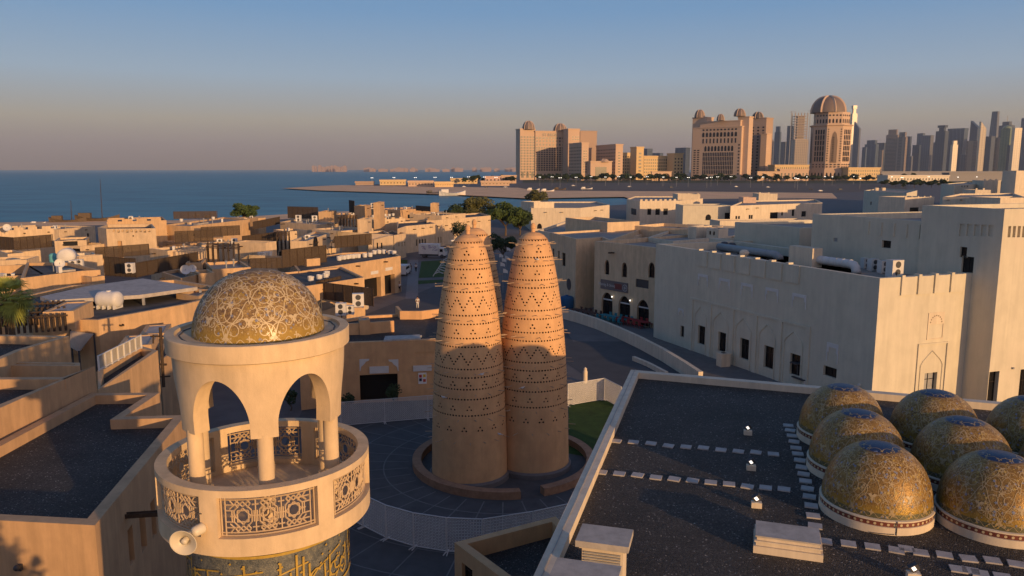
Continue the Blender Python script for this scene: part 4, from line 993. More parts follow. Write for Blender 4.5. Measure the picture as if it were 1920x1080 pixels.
# rooftop plant on the hall
def ac_unit(x, y, z, rz, label, group=None, s=1.0):
    t = thing('air_conditioner', (x, y, z), label, 'air conditioner', group, rz)
    b = MB(); b.box(-.5 * s, .5 * s, -.32 * s, .32 * s, .08 * s, 1.3 * s); [b.box(q * .4 * s - .05, q * .4 * s + .05, -.3 * s, .3 * s, .002, .08 * s) for q in (-1, 1)]; b.build('casing', WFR, t, local=True)
    for zc in (.42, .98):
        b = MB(); b.lathe([(.24 * s, 0), (.24 * s, .02), (.001, .02)], n=16); M = Matrix.Translation((0, -.32 * s, zc * s)) @ Matrix.Rotation(R(90), 4, 'X'); b.v = [tuple(M @ Vector(v)) for v in b.v]; b.build('fan', DGREY, t, local=True)
    return t
hz = C11 - .9 + .003
def onhall(px, py, z=hz): return atz(px, py, z)
av = math.atan2(dv2.y, dv2.x)
acp = None
for px, py, s, lab in ((1676, 521, 1.25, 'tall white air conditioner standing on the hall roof near its lit corner'), (1636, 508, .9, 'white air conditioner on the hall roof against the upper storey, middle one'), (1622, 503, .8, 'white air conditioner on the hall roof against the upper storey, left one'), (1655, 512, .9, 'white air conditioner on the hall roof, between the middle one and the tall one')):
    p = onhall(px, py); ac_unit(p.x, p.y, hz, av, lab, 'air conditioners on the hall roof', s)
p = onhall(1560, 505); t = thing('air_duct', (p.x, p.y, hz), 'fat pale ribbed air duct bending down onto the hall roof', 'duct', None, math.atan2(-dv1.y, -dv1.x))
b = MB(); q = [(-2.6 + .2 * i, 0, .75) for i in range(25)] + [(2.35 + .55 * math.sin(a), 0, .2 + .55 * math.cos(a)) for a in (R(30), R(60), R(90))] + [(2.9, 0, 0)]
for i in range(len(q) - 1):
    pass
b.tube(q, .42, 12); b.build('duct_pipe', WFR, t, local=True, smooth=True)
b = MB()
for i in range(0, 25, 4): b.tube([(-2.6 + .2 * i, 0, .75), (-2.54 + .2 * i, 0, .75)], .45, 12)
b.build('duct_ring', WFR, t, local=True)
p = onhall(1400, 478); t = thing('water_pipe', (p.x, p.y, hz), 'long grey insulated pipe bundle lying in shade on the hall roof', 'pipe', None, math.atan2(-dv1.y, -dv1.x))
b = MB(); b.tube([(-5, 0, .5), (4.5, 0, .5), (5.2, 0, .3), (5.3, 0, 0)], .42, 10); b.build('pipe_run', GREY, t, local=True, smooth=True)
b = MB(); [b.box(x - .05, x + .05, -.5, .5, .002, .12) for x in (-4, -1, 2, 4)]; b.build('support', DGREY, t, local=True)
for px, py, lab in ((1358, 470, 'small dark round fan on the far end of the hall roof, left one'), (1372, 472, 'small dark round fan on the far end of the hall roof, right one'), (1395, 487, 'pale arched cowl vent in the middle of the hall roof')):
    p = onhall(px, py); t = thing('roof_fan', (p.x, p.y, hz), lab, 'roof fan'); b = MB(); b.lathe([(.35, 0), (.35, .5), (.5, .6), (.5, .85), (.3, 1.05), (.01, 1.1)], n=14); b.build('cowl', DGREY if px < 1390 else CREAM, t, local=True, smooth=True)
    b = MB(); b.lathe([(.55, .0), (.55, .06), (.36, .07)], n=14); b.build('flange', GREY, t, local=True)
# planter box and bin beside the hall
p = atz(1356, 686, .155); t = thing('litter_bin', (p.x, p.y, .155), 'square cream litter bin on the walkway below the second tall window', 'litter bin', None, av)
b = MB(); b.box(-.55, .55, -.45, .45, 0, 1.25); b.box(-.6, .6, -.5, .5, 1.252, 1.36); b.build('bin_body', CREAM, t, local=True); b = MB(); b.box(-.2, .2, -.2, .2, 1.363, 1.4); b.build('bin_opening', DARK, t, local=True)
# dark canopy with terrace things by the hall's right door
p = atz(1535, 724, .155); t = thing('market_stand', (p.x, p.y, .155), 'dark covered stand with white table tops against the hall by the roof edge', 'stand', None, av)
b = MB(); b.box(-2.5, 2.5, -.8, .8, .9, 1.0); b.build('counter', DGREY, t, local=True); b = MB(); b.box(-2.4, 2.4, -.84, -.801, .05, .9); b.build('skirt', WFR, t, local=True)
b = MB(); [b.box(x - .05, x + .05, .5, .6, 1.001, 2.2) for x in (-2, 0, 2)]; b.box(-2.6, 2.6, .1, 1, 2.202, 2.3); b.build('canopy', DGREY, t, local=True)
# ------------------------------------------------------------------ cafe building
cz = 10.35
cA = atz(1113, 591, 0).xy; cB = atz(1226, 616, 0).xy
dc = (cA - cB).normalized(); pc = Vector((dc.y, -dc.x)); pc = pc if pc.x > 0 else -pc
cf = Bld('pale two storey cafe building with three pointed arch doors and a sign board', [('w', *cA), ('w', *cB), ('w', *(cB + pc * 22)), ('w', *(cA + pc * 22))], cz, wall=SAND, roof=ROOFL, par=.6, th=.4, name='cafe_building', cat='cafe')
kc = cf.edge(1170)
for x0, y0, x1, y1 in ((1134, 487, 1142, 515), (1166, 492, 1175, 520), (1216, 492, 1227, 521)): cf.hole(x0, y0, x1, y1, 'window', .3, GLASS, k=kc, arch=.8)
for x0, y0, x1, y1 in ((1128, 548, 1148, 594), (1160, 555, 1181, 599), (1195, 562, 1216, 612)): cf.hole(x0, y0, x1, y1, 'door', .35, GLASS, k=kc, arch=1.5)
cf.hole(1192, 524, 1216, 540, 'vent', .12, DGREY, k=kc); cf.spout(1150, 474, k=kc, w=.4, l=.8)
def sign(mb, M): mb.box(-2.6, 2.6, .02, .12, -.65, .65, M)
MS = cf.onface(1152, 536, 'sign_board', sign, mat('sign_grey', (.15, .13, .13), bump=0, rough=.5), kc)
def wallstrip_beam(mb, M): mb.box(-1, 1, -.28, -.18, -.08, .08, M)
for x, y in ((1138, 562), (1170, 569), (1205, 577)): cf.onface(x, y, 'transom', wallstrip_beam, WFR, kc)
def ringsign(mb, M):
    v = [M @ Vector((.42 * math.cos(t), .13, .42 * math.sin(t))) for t in [2 * math.pi * i / 24 for i in range(25)]]; mb.tube(v, .035, 5); mb.tube([M @ Vector((-.25, .13, 0)), M @ Vector((.25, .13, 0))], .04, 4); mb.tube([M @ Vector((0, .13, -.25)), M @ Vector((0, .13, .25))], .04, 4)
cf.onface(1173, 540, 'emblem', ringsign, mat('sign_pale', (.5, .48, .46), bump=0), kc)
cf.onface(1160, 537, 'sign_patch', lambda mb, M: mb.box(-.7, .7, .121, .125, -.4, .35, M), mat('sign_red', (.2, .06, .05), bump=0), kc)
for x, y in ((1150, 556), (1184, 563)): cf.onface(x, y, 'wall_lamp', lambda mb, M: mb.ball(M @ Vector((0, .25, 0)), .09, n=8, m=6), LAMP, kc)
cfr = cf.build()
def text_mesh(txt, size, M, m, parent, name='lettering', ext=.01):
    cu = bpy.data.curves.new('t', 'FONT'); cu.body = txt; cu.size = size; cu.extrude = ext; cu.align_x = 'CENTER'; cu.align_y = 'CENTER'
    to = bpy.data.objects.new('t', cu); COL.objects.link(to); dg = bpy.context.evaluated_depsgraph_get(); dg.update()
    me = bpy.data.meshes.new_from_object(to.evaluated_get(dg)); bpy.data.objects.remove(to)
    w0 = Vector(parent.get('wl', (0, 0, 0))); me.transform(Matrix.Translation(-w0) @ M); me.materials.clear(); me.materials.append(m)
    o = bpy.data.objects.new(name, me); COL.objects.link(o); o.parent = parent; o['wl'] = list(w0); return o
# lettering frames: x along wall, z up -> text lies in its own xy plane
flip = Matrix.Rotation(R(90), 4, 'X')
def letters(txt, size, M, m, parent, dx=0, dz=0, out=.13):
    X = M.to_3x3() @ Vector((1, 0, 0)); Y = M.to_3x3() @ Vector((0, 1, 0)); Z = Vector((0, 0, 1))
    o = M.translation + X * dx + Z * dz + Y * out
    T = Matrix(((X.x, Z.x, Y.x, o.x), (X.y, Z.y, Y.y, o.y), (X.z, Z.z, Y.z, o.z), (0, 0, 0, 1)))
    return text_mesh(txt, size, T, m, parent)
letters('Mamig & Souq', .55, MS, mat('sign_pale', (.5, .48, .46)), cfr, dx=-1.35)
# left wing of the cafe building
kz = 10.3
L1 = atz(1031, 436, kz).xy; L2 = atz(1080, 448, kz).xy
lw_ = Bld('shaded pale corner block left of the cafe with a round shop sign', [('w', *L1), ('w', *L2), ('w', *(L2 + pc * 5)), ('w', *(cA + dc * .1 + pc * 3)), ('w', *(L1 + pc * 22))], kz, wall=SAND, roof=ROOFL, par=.3, th=.4, name='corner_block')
kk = lw_.edge(1060)
for x0, y0, x1, y1 in ((1054, 474, 1060, 499), (1036, 466, 1039, 482), (1046, 470, 1049, 485)): lw_.hole(x0, y0, x1, y1, 'window', .2, GLASS, k=kk)
def rs(mb, M):
    mb.lathe([(.85, 0), (.85, .08), (.001, .08)], n=24); T = M @ Matrix.Rotation(R(-90), 4, 'X')
    k = len(mb.v); mb.v = [tuple(T @ Vector(v)) for v in mb.v]
MR = lw_.onface(1067, 533, 'round_sign', rs, DGREY, kk); lwr = lw_.build()
# items in front of the cafe
def cafe_table(px, py, label, m):
    p = atz(px, py, .155); t = thing('cafe_seating', (p.x, p.y, .155), label, 'cafe seating', None, math.atan2(dc.y, dc.x))
    b = MB(); b.box(-2.4, 2.4, -.5, .5, .7, .76); b.build('table_top', m, t, local=True)
    b = MB(); [b.box(x - .04, x + .04, y - .04, y + .04, 0, .7) for x in (-2.2, 0, 2.2) for y in (-.4, .4)]; b.build('leg', DGREY, t, local=True)
    for i in range(5):
        for s_ in (-1, 1):
            b = MB(); x = -2 + i; b.box(x - .22, x + .22, s_ * 1 - .22, s_ * 1 + .22, .4, .46); b.box(x - .22, x + .22, s_ * 1.2 - .02, s_ * 1.2 + .02, .461, .95); [b.box(x + q - .02, x + q + .02, s_ * 1 + w - .02, s_ * 1 + w + .02, 0, .4) for q in (-.18, .18) for w in (-.18, .18)]; b.build('seat', m, t, local=True)
cafe_table(1190, 610, 'red cloth covered tables and chairs outside the right cafe arch', REDC)
cafe_table(1152, 604, 'teal tables and chairs outside the middle cafe arch', TEAL)
cafe_table(1096, 593, 'dark brown tables and chairs at the left end of the cafe terrace', mat('brown_seat', (.08, .04, .03), bump=0))
p = atz(1063, 577, .16); t = thing('water_tank', (p.x, p.y, .16), 'blue rounded plastic tank standing left of the cafe by the wall', 'water tank'); b = MB(); b.lathe([(1.0, 0), (1.08, .3), (1.08, 1.2), (.95, 1.6), (.4, 1.8), (.01, 1.82)], n=24); b.build('tank_body', BLUEP, t, local=True, smooth=True); b = MB(); b.lathe([(.2, 1.8), (.2, 1.9), (.01, 1.92)], n=12); b.build('tank_lid', BLUEP, t, local=True)
# roofs and white blocks behind the cafe
def B(label, pts, z, wall=None, roof=None, par=.35, th=.3, holes=(), mer=None, spouts=(), name='village_building', zb=0, build=True, group=None, cat='building'):
    b = Bld(label, pts, z, zb=zb, wall=wall or TAN, roof=roof, par=par, th=th, name=name, cat=cat, group=group)
    for h in holes:
        kind = h[4] if len(h) > 4 else 'window'
        b.hole(h[0], h[1], h[2], h[3], kind, .18, DARK if kind != 'window' else GLASS, arch=h[5] if len(h) > 5 else 0)
    for s_ in spouts: b.spout(*s_)
    if mer: b.merlons(b.edge(mer[0]), *mer[1:])
    return b.build() if build else b
B('low flat white block with a broad lit wall behind the cafe roof', rect((1139, 417), (1199, 415), 14, 11.6), 11.6, SAND, ROOFL, .5)
B('long low lit parapet block behind the cafe roof, right of the broad lit wall', rect((1186, 423), (1300, 430), 9, 10.9), 10.9, SAND, ROOFL, .5)
B('small lit cube on the white roofs left of the long shaded block', rect((1290, 424), (1306, 425), 4, 11.8), 11.8, CREAM, ROOFL, .2)
B('flat roofed white wing behind the right pigeon tower with one pale sloping parapet', [(1008, 432), (1030, 436), (1150, 452), (1262, 425), (1130, 412), (1080, 408)], 9.6, CREAM, ROOFL, .4)
B('wide shaded white roof block between cafe and hall', [(1215, 445), (1262, 452), (1400, 440), (1400, 425), (1290, 420)], 10.4, CREAM, ROOFL, .4)
B('cream box with clustered vents on the white roofs', rect((1325, 429), (1347, 430), 4, 11.6), 11.6, CREAM, ROOFL, .3, holes=((1330, 433, 1333, 440), (1337, 434, 1340, 441)))
B('sunlit cream house beside the bay with a round headed window', [(979, 381), (996, 390), (1089, 390), (1143, 384), (1120, 378), (1040, 378)], 7.6, CREAM, ROOFL, .5, name='bay_house',
  holes=((1007, 419, 1016, 429, 'window', 1.2), (1104, 409, 1107, 416), (1117, 408, 1120, 416)), spouts=((1024, 398, .5, 1), (1054, 398, .5, 1), (1114, 395, .5, 1), (1126, 394, .5, 1)))
B('raised cream upper room of the bay house', rect((1001, 379), (1039, 378), 8, 9.3), 9.3, CREAM, ROOFL, .5, zb=5)
B('white seaside house with three square windows and a toothed roofline', [(1175, 373), (1200, 377), (1275, 376), (1318, 372), (1290, 368), (1190, 368)], 8.6, CREAM, ROOFL, .5, mer=(1230, 1.0, 1.0, .6), name='bay_house',
  holes=((1183, 391, 1193, 403), (1214, 391, 1221, 403), (1229, 391, 1237, 403), (1244, 391, 1252, 403)))
B('raised lit parapet box on the white seaside house', rect((1271, 364), (1313, 364), 10, 10.4), 10.4, CREAM, ROOFL, .4, mer=(1290, .5, 3.4, .4), zb=6)
B('long mauve shaded wing with an arched doorway right of the seaside house', rect((1281, 385), (1370, 385), 12, 8.4), 8.4, WHITE, ROOFL, .4, holes=((1323, 402, 1333, 413, 'window', 1), (1359, 399, 1368, 415)))
B('bright lit cream house with many small windows in the middle distance', [(1370, 386), (1542, 380), (1530, 374), (1395, 376)], 8.4, CREAM, ROOFL, .5, name='bay_house',
  holes=((1379, 405, 1382, 414), (1384, 405, 1387, 414), (1404, 403, 1407, 412), (1408, 403, 1411, 412), (1444, 398, 1458, 411), (1465, 398, 1468, 404), (1485, 393, 1489, 405), (1503, 396, 1511, 406)), spouts=((1400, 392, .5, 1), (1418, 390, .5, 1)))
B('highest toothed box of the bright cream house', rect((1423, 363), (1458, 363), 8, 10.6), 10.6, CREAM, ROOFL, .4, zb=6, mer=(1440, .6, 3, .5))
B('small pinkish box left of the highest toothed box', rect((1394, 370), (1418, 370), 6, 10), 10, mat('pink_plaster', (.58, .42, .33)), ROOFL, .4, zb=6)
B('long low cream wall below the bright cream house', rect((1350, 414), (1520, 412), 6, 7.6), 7.6, CREAM, ROOFL, .3)
B('bluish shaded white block far right with two cube chimneys', [(1620, 357), (1700, 362), (1720, 357), (1650, 353)], 11, WHITE, ROOFL, .4, holes=((1632, 378, 1634, 384), (1648, 377, 1650, 384)), name='far_house')
for x, lab in ((1645, 'left lit cube chimney on the bluish block'), (1658, 'right lit cube chimney on the bluish block')): B(lab, rect((x - 3, 352), (x + 3, 352), 1.6, 11.9), 11.9, CREAM, CREAM, .1, zb=10, name='chimney', cat='chimney')
B('cream lit house with a dark balcony behind the upper storey', rect((1697, 370), (1752, 369), 10, 11.6), 11.6, CREAM, ROOFL, .4, holes=((1706, 389, 1722, 398, 'balcony'),), mer=(1725, .5, 2.2, .3), name='far_house')
B('long lit cream wing with three small dark windows at the far right', [(1768, 369), (1858, 371), (1920, 369), (1900, 362), (1800, 363)], 12.2, CREAM, ROOFL, .5, holes=((1782, 387, 1787, 392), (1797, 387, 1802, 392), (1806, 387, 1811, 392)), name='far_house', spouts=((1779, 375, .4, .9), (1803, 375, .4, .9)))
B('lit far right wing beyond the tower block top', rect((1876, 371), (1960, 370), 10, 12.6), 12.6, CREAM, ROOFL, .5, holes=((1885, 385, 1888, 391), (1897, 385, 1900, 391)), name='far_house')
B('small toothed lit block among the far right roofs', rect((1829, 356), (1858, 356), 8, 13), 13, CREAM, ROOFL, .4, mer=(1843, .6, 2, .6), name='far_house')
B('upper toothed lit block far right, above the small toothed one', rect((1845, 338), (1877, 338), 10, 15), 15, CREAM, ROOFL, .4, mer=(1860, .8, 2, .6), name='far_house')
B('wide shaded bluish block at the far right horizon', [(1765, 345), (1790, 347), (1835, 345), (1815, 341)], 13, WHITE, ROOFL, .4, holes=((1781, 349, 1787, 353), (1803, 348, 1805, 351), (1808, 348, 1810, 351), (1813, 348, 1815, 351)), name='far_house')
fa = aty(1906, 320, 330); FZ = fa.z
B('tall plain lit tower block at the far right edge of the view', [('w', *aty(1880, 322, 365).xy), ('w', *fa.xy), ('w', *(fa.xy + dv2 * 25)), ('w', *(aty(1880, 322, 365).xy + dv2 * 25))], FZ, CREAM, ROOFL, .4, name='far_house')
# ================================================================== FAR SHORE
D1 = 1600.0
HOT = mat('hotel_stone', (.56, .40, .28), var=.05, scale=.02, bump=0); HOTY = mat('hotel_yellow', (.66, .48, .25), var=.05, scale=.02, bump=0); HOTD = mat('hotel_dark', (.40, .29, .22), var=.05, scale=.02, bump=0)
HWIN = mat('hotel_window', (.015, .013, .016), rough=.3, var=0, bump=0); CUP = mat('copper_dome', (.20, .15, .12), rough=.6, var=.1, scale=.05, bump=0)
def atD(px, D): u = (px - 960) / FPX; return Vector((u * D / CP * 1.0, D))     # near the horizon line
def atx(px, py, Y): q = aty(px, py, Y); return q
def zh(py, Y): return zat(py, Y)
class Tower:
    def __init__(s, label, name='hotel', cat='hotel', px=1000, Y=1600, group=None):
        p = aty(px, 330, Y); s.root = thing(name, (p.x, p.y, 0), label, cat, group); s.w = []
    def block(s, px0, px1, ytop, Y, az, depth, m=None, z0=0, part='wing', proj=None):
        """front edge from px0 (at distance Y) running in azimuth az until column px1; body going depth metres along az-90"""
        A = aty(px0, 330, Y).xy; e = Vector((math.sin(az), math.cos(az))); k = (px1 - 960) / FPX / CP
        k = aty(px1, 330, 1000).x / 1000
        L = (k * A.y - A.x) / (e.x - k * e.y); Bp = A + e * L; n = Vector((-e.y, e.x)) if True else None
        zt = zh(ytop, Y); mb = MB(); pts = [A, Bp, Bp + n * depth, A + n * depth]
        if area([tuple(p) for p in pts]) < 0: pts = pts[::-1]
        mb.prism([tuple(p) for p in pts], z0, zt); mb.prism([tuple(p) for p in inset(pts, -.8)], zt + .01, zt + 2.2)
        mb.build(part, m or HOT, s.root); return A, e, L, n, zt
    def wins(s, A, e, L, outn, rows, cols, z0, z1, u0=0, u1=None, fw=.5, fh=.55, m=None, arch=False):
        u1 = u1 or L
        for r in range(rows):
            for c in range(cols):
                uc = u0 + (u1 - u0) * (c + .5) / cols; zc = z0 + (z1 - z0) * (r + .5) / rows; w = (u1 - u0) / cols * fw / 2; h = (z1 - z0) / rows * fh / 2
                s.w.append((A, e, outn, uc, zc, w, h, m or HWIN, arch))
    def flush(s):
        random.Random(1).shuffle(s.w) if False else None
        s.w.sort(key=lambda q: -q[5] * q[6])
        def put(mb, q):
            A, e, n, u, z, w, h, m, arch = q; o = .25
            P = lambda a, b: (A.x + e.x * a + n.x * o, A.y + e.y * a + n.y * o, b)
            if arch:
                vs = [P(u - w, z - h), P(u + w, z - h), P(u + w, z + h * .4), P(u + w * .6, z + h * .85), P(u, z + h), P(u - w * .6, z + h * .85), P(u - w, z + h * .4)]; mb.add(vs, [tuple(range(7))])
            else: mb.quad(P(u - w, z - h), P(u + w, z - h), P(u + w, z + h), P(u - w, z + h))
        for q in s.w[:100]:
            mb = MB(); put(mb, q); mb.build('window', q[7], s.root)
        if len(s.w) > 100:
            mb = MB(); [put(mb, q) for q in s.w[100:]]; o = mb.build('window', s.w[100][7], s.root); o['kind'] = 'stuff'
    def dome(s, px, y0, y1, hw, Y, m=None, ribs=8, drum=0):
        p = aty(px, y0, Y); r = hw / FPX * p.y / CP; z0 = p.z; H = zh(y1, Y) - z0; mb = MB(); prof = [(r * math.cos(t) ** .85, H * math.sin(t)) for t in [R(i * 90 / 10) for i in range(10)]] + [(.05, H)]
        mb.lathe(prof, p.x, p.y, n=32, cz=z0); o = mb.build('dome', m or CUP, s.root, smooth=True)
        rb = MB()
        for i in range(ribs):
            a = 2 * math.pi * i / ribs; rb.tube([(p.x + q * math.cos(a), p.y + q * math.sin(a), z0 + z) for q, z in prof], .8 * r / 12, 4)
        rb.build('rib', HOT, o); return p, r, z0
NE = lambda az: Vector((math.cos(az) * 0 + math.sin(az + math.pi / 2), math.cos(az + math.pi / 2)))
def outw(e):           # outward normal (towards the camera side) of a front running along e
    n = Vector((e.y, -e.x)); return n if n.y < 0 else -n
# -------- hotel with the roof sign
h = Tower('long stone hotel with two domes and a roof sign, left of the skyline', px=1060)
z1600 = 0
AZ = R(74)
A, e, L, n, zt = h.block(975, 1003, 243, 1600, AZ, 30); o = outw(e); h.wins(A, e, L, o, 15, 5, 8, zt - 12, fw=.62, fh=.64); h.dome(991, 243, 227, 11, 1608)
h.wins(A, e, L, o, 1, 3, 3, 18, fw=.5, fh=.8, arch=True)
A, e, L, n, zt = h.block(1003.5, 1064, 247, 1606, AZ, 30); o = outw(e); h.wins(A, e, L, o, 11, 12, 18, zt - 30, u1=L * .96, fw=.68, fh=.66); h.wins(A, e, L, o, 2, 9, zt - 29, zt - 15, u1=L * .9, fw=.5, fh=.6, arch=True); h.wins(A, e, L, o, 1, 9, zt - 15, zt - 10, u1=L * .9, fw=.68, fh=.66); h.wins(A, e, L, o, 1, 8, 4, 15, u1=L * .95, fw=.4, fh=.6, arch=True)
Msign = Matrix(((e.x, o.x, 0, A.x + e.x * L * .44 + o.x), (e.y, o.y, 0, A.y + e.y * L * .44 + o.y), (0, 0, 1, zt - 6.2), (0, 0, 0, 1)))
letters('ST REGIS', 8.2, Msign, HWIN, h.root, out=.4)
h.dome(1050, 246, 232, 12, 1630)
A, e, L, n, zt = h.block(1064.5, 1086, 243, 1590, AZ, 40); o = outw(e); h.wins(A, e, L, o, 2, 3, zt - 22, zt - 12, u0=L * .3, fw=.6, fh=.5)
A2, e2, L2, n2, zt2 = h.block(1090, 1103, 269, 1500, AZ, 70); o = outw(e2); h.wins(A2, e2, L2, o, 9, 2, 14, zt2 - 12, u0=L2 * .2, u1=L2 * .8, fw=.55, fh=.5); h.wins(A2, n2, 70, -e2, 9, 8, 10, zt2 - 4, fw=.5, fh=.35)
A, e, L, n, zt = h.block(1087, 1118, 247, 1640, AZ, 30, m=HOTD); o = outw(e)
A2, e2, L2, n2, zt2 = h.block(1153.5, 1167, 272, 1520, AZ, 100); o = outw(e2); h.wins(A2, e2, L2, o, 8, 1, 14, zt2 - 12, u0=L2 * .25, u1=L2 * .75, fw=.55, fh=.5); h.wins(A2, n2, 100, -e2, 8, 12, 12, zt2 - 5, fw=.5, fh=.35)
A, e, L, n, zt = h.block(1107, 1147, 304, 1490, AZ, 24, part='portico'); o = outw(e); h.wins(A, e, L, o, 1, 1, .5, zt - 9, u0=L * .22, u1=L * .75, fw=1, fh=1, m=GLASS)
h.dome(1133, 304, 298, 8, 1500, m=HOTD)
h.flush()
# -------- low yellow hotel
h = Tower('low yellow lit hotel block between the two big hotels', px=1220)
A, e, L, n, zt = h.block(1166, 1192, 288, 1650, R(60), 40, m=HOTY); h.wins(A, e, L, outw(e), 7, 6, 6, zt - 3, fw=.45, fh=.45)
A, e, L, n, zt = h.block(1192.5, 1206, 277, 1600, AZ, 30, m=HOTY); h.wins(A, e, L, outw(e), 7, 1, 8, zt - 8, u0=L * .25, u1=L * .75, fw=.7, fh=.5)
A, e, L, n, zt = h.block(1206.5, 1262, 294, 1605, AZ, 30, m=HOTY); h.wins(A, e, L, outw(e), 6, 14, 6, zt - 3, fw=.45, fh=.45)
A, e, L, n, zt = h.block(1262.5, 1280, 289, 1585, AZ, 30, m=HOTY); h.wins(A, e, L, outw(e), 6, 3, 6, zt - 6, fw=.45, fh=.45)
h.flush()
# -------- big hotel
h = Tower('tallest broad hotel block with three small domes and ranks of tall arched windows', px=1350)
def face(px_corner, Y, az_left, len_left, az_right, len_right, ytop, m=None, z0=0, part='wing'):
    K = aty(px_corner, 330, Y).xy; el = Vector((math.sin(az_left), math.cos(az_left))); er = Vector((math.sin(az_right), math.cos(az_right))); zt = zh(ytop, Y)
    pts = [K, K + er * len_right, K + er * len_right + el * len_left, K + el * len_left]
    if area([tuple(p) for p in pts]) < 0: pts = pts[::-1]
    mb = MB(); mb.prism([tuple(p) for p in pts], z0, zt); mb.prism([tuple(p) for p in inset(pts, -.8)], zt + .01, zt + 2); mb.build(part, m or HOT, h.root); return K, el, er, zt
def lenfor(K, e, px):
    k = aty(px, 330, 1000).x / 1000; return (k * K.y - K.x) / (e.x - k * e.y)
K0 = aty(1387, 330, 1480).xy; AL = R(-50); AR = R(48)
el = Vector((math.sin(AL), math.cos(AL))); er = Vector((math.sin(AR), math.cos(AR)))
Lf = lenfor(K0, el, 1296); Lr = lenfor(K0, er, 1406)
K, el, er, zt = face(1387, 1480, AL, Lf, AR, Lr, 238)
on = Vector((-math.cos(AL), math.sin(AL))) if False else -er
u_ = lambda px: lenfor(K0, el, px)
h.wins(K, el, Lf, on, 1, 10, zt - 18, zt - 7, u0=u_(1380), u1=u_(1313), fw=.6, fh=.8, arch=True); h.wins(K, el, Lf, on, 1, 10, zt - 6, zt - 1, u0=u_(1380), u1=u_(1313), fw=.5, fh=.6)
h.wins(K, el, Lf, on, 1, 10, zt - 30, zt - 19, u0=u_(1380), u1=u_(1313), fw=.35, fh=.8)
h.wins(K, el, Lf, on, 1, 9, zt - 45, zt - 33, u0=u_(1374), u1=u_(1318), fw=.6, fh=.85, arch=True)
h.wins(K, el, Lf, on, 5, 18, 12, zt - 46, u0=u_(1374), u1=u_(1316), fw=.55, fh=.9)
h.wins(K, el, Lf, on, 1, 9, 1, 10, u0=u_(1374), u1=u_(1316), fw=.6, fh=.9, arch=True)
h.wins(K, el, Lf, on, 12, 2, 8, zt - 40, u0=u_(1311), u1=u_(1298), fw=.6, fh=.5); h.wins(K, el, Lf, on, 10, 1, 10, zt - 30, u0=u_(1386), u1=u_(1381), fw=.5, fh=.5)
h.wins(K, er, Lr, -el, 14, 3, 10, zt - 22, u0=Lr * .25, u1=Lr * .85, fw=.75, fh=.5)
face(1384, 1483, AL, u_(1312), AR, Lr * .55, 227, z0=zt + 2.1, part='attic')
Kx, _, _, _ = face(1400, 1478, AL, 22, AR, 14, 220, z0=0, part='corner_tower'); h.dome(1387, 218, 204, 10.5, 1492); h.dome(1312, 221, 206, 9.5, 1560); h.dome(1351, 226, 214, 7, 1500)
face(1321, 1545, AL, 30, AR, 24, 221, z0=0, part='corner_tower')
h.flush()
h = Tower('dark domed hotel wing standing just right of the big hotel', px=1422)
K, el, er, zt = face(1432, 1560, AL, 42, AR, 26, 222, m=HOTD); h.wins(K, el, 42, -er, 16, 4, 10, zt - 14, fw=.35, fh=.5); h.wins(K, er, 26, -el, 14, 2, 10, zt - 60, u0=4, u1=20, fw=.7, fh=.5); h.dome(1421, 223, 210, 10.5, 1580, m=mat('dark_dome', (.1, .085, .08), bump=0, var=0))
face(1434, 1545, AL, 12, AR, 18, 252, part='stair_tower'); h.flush()
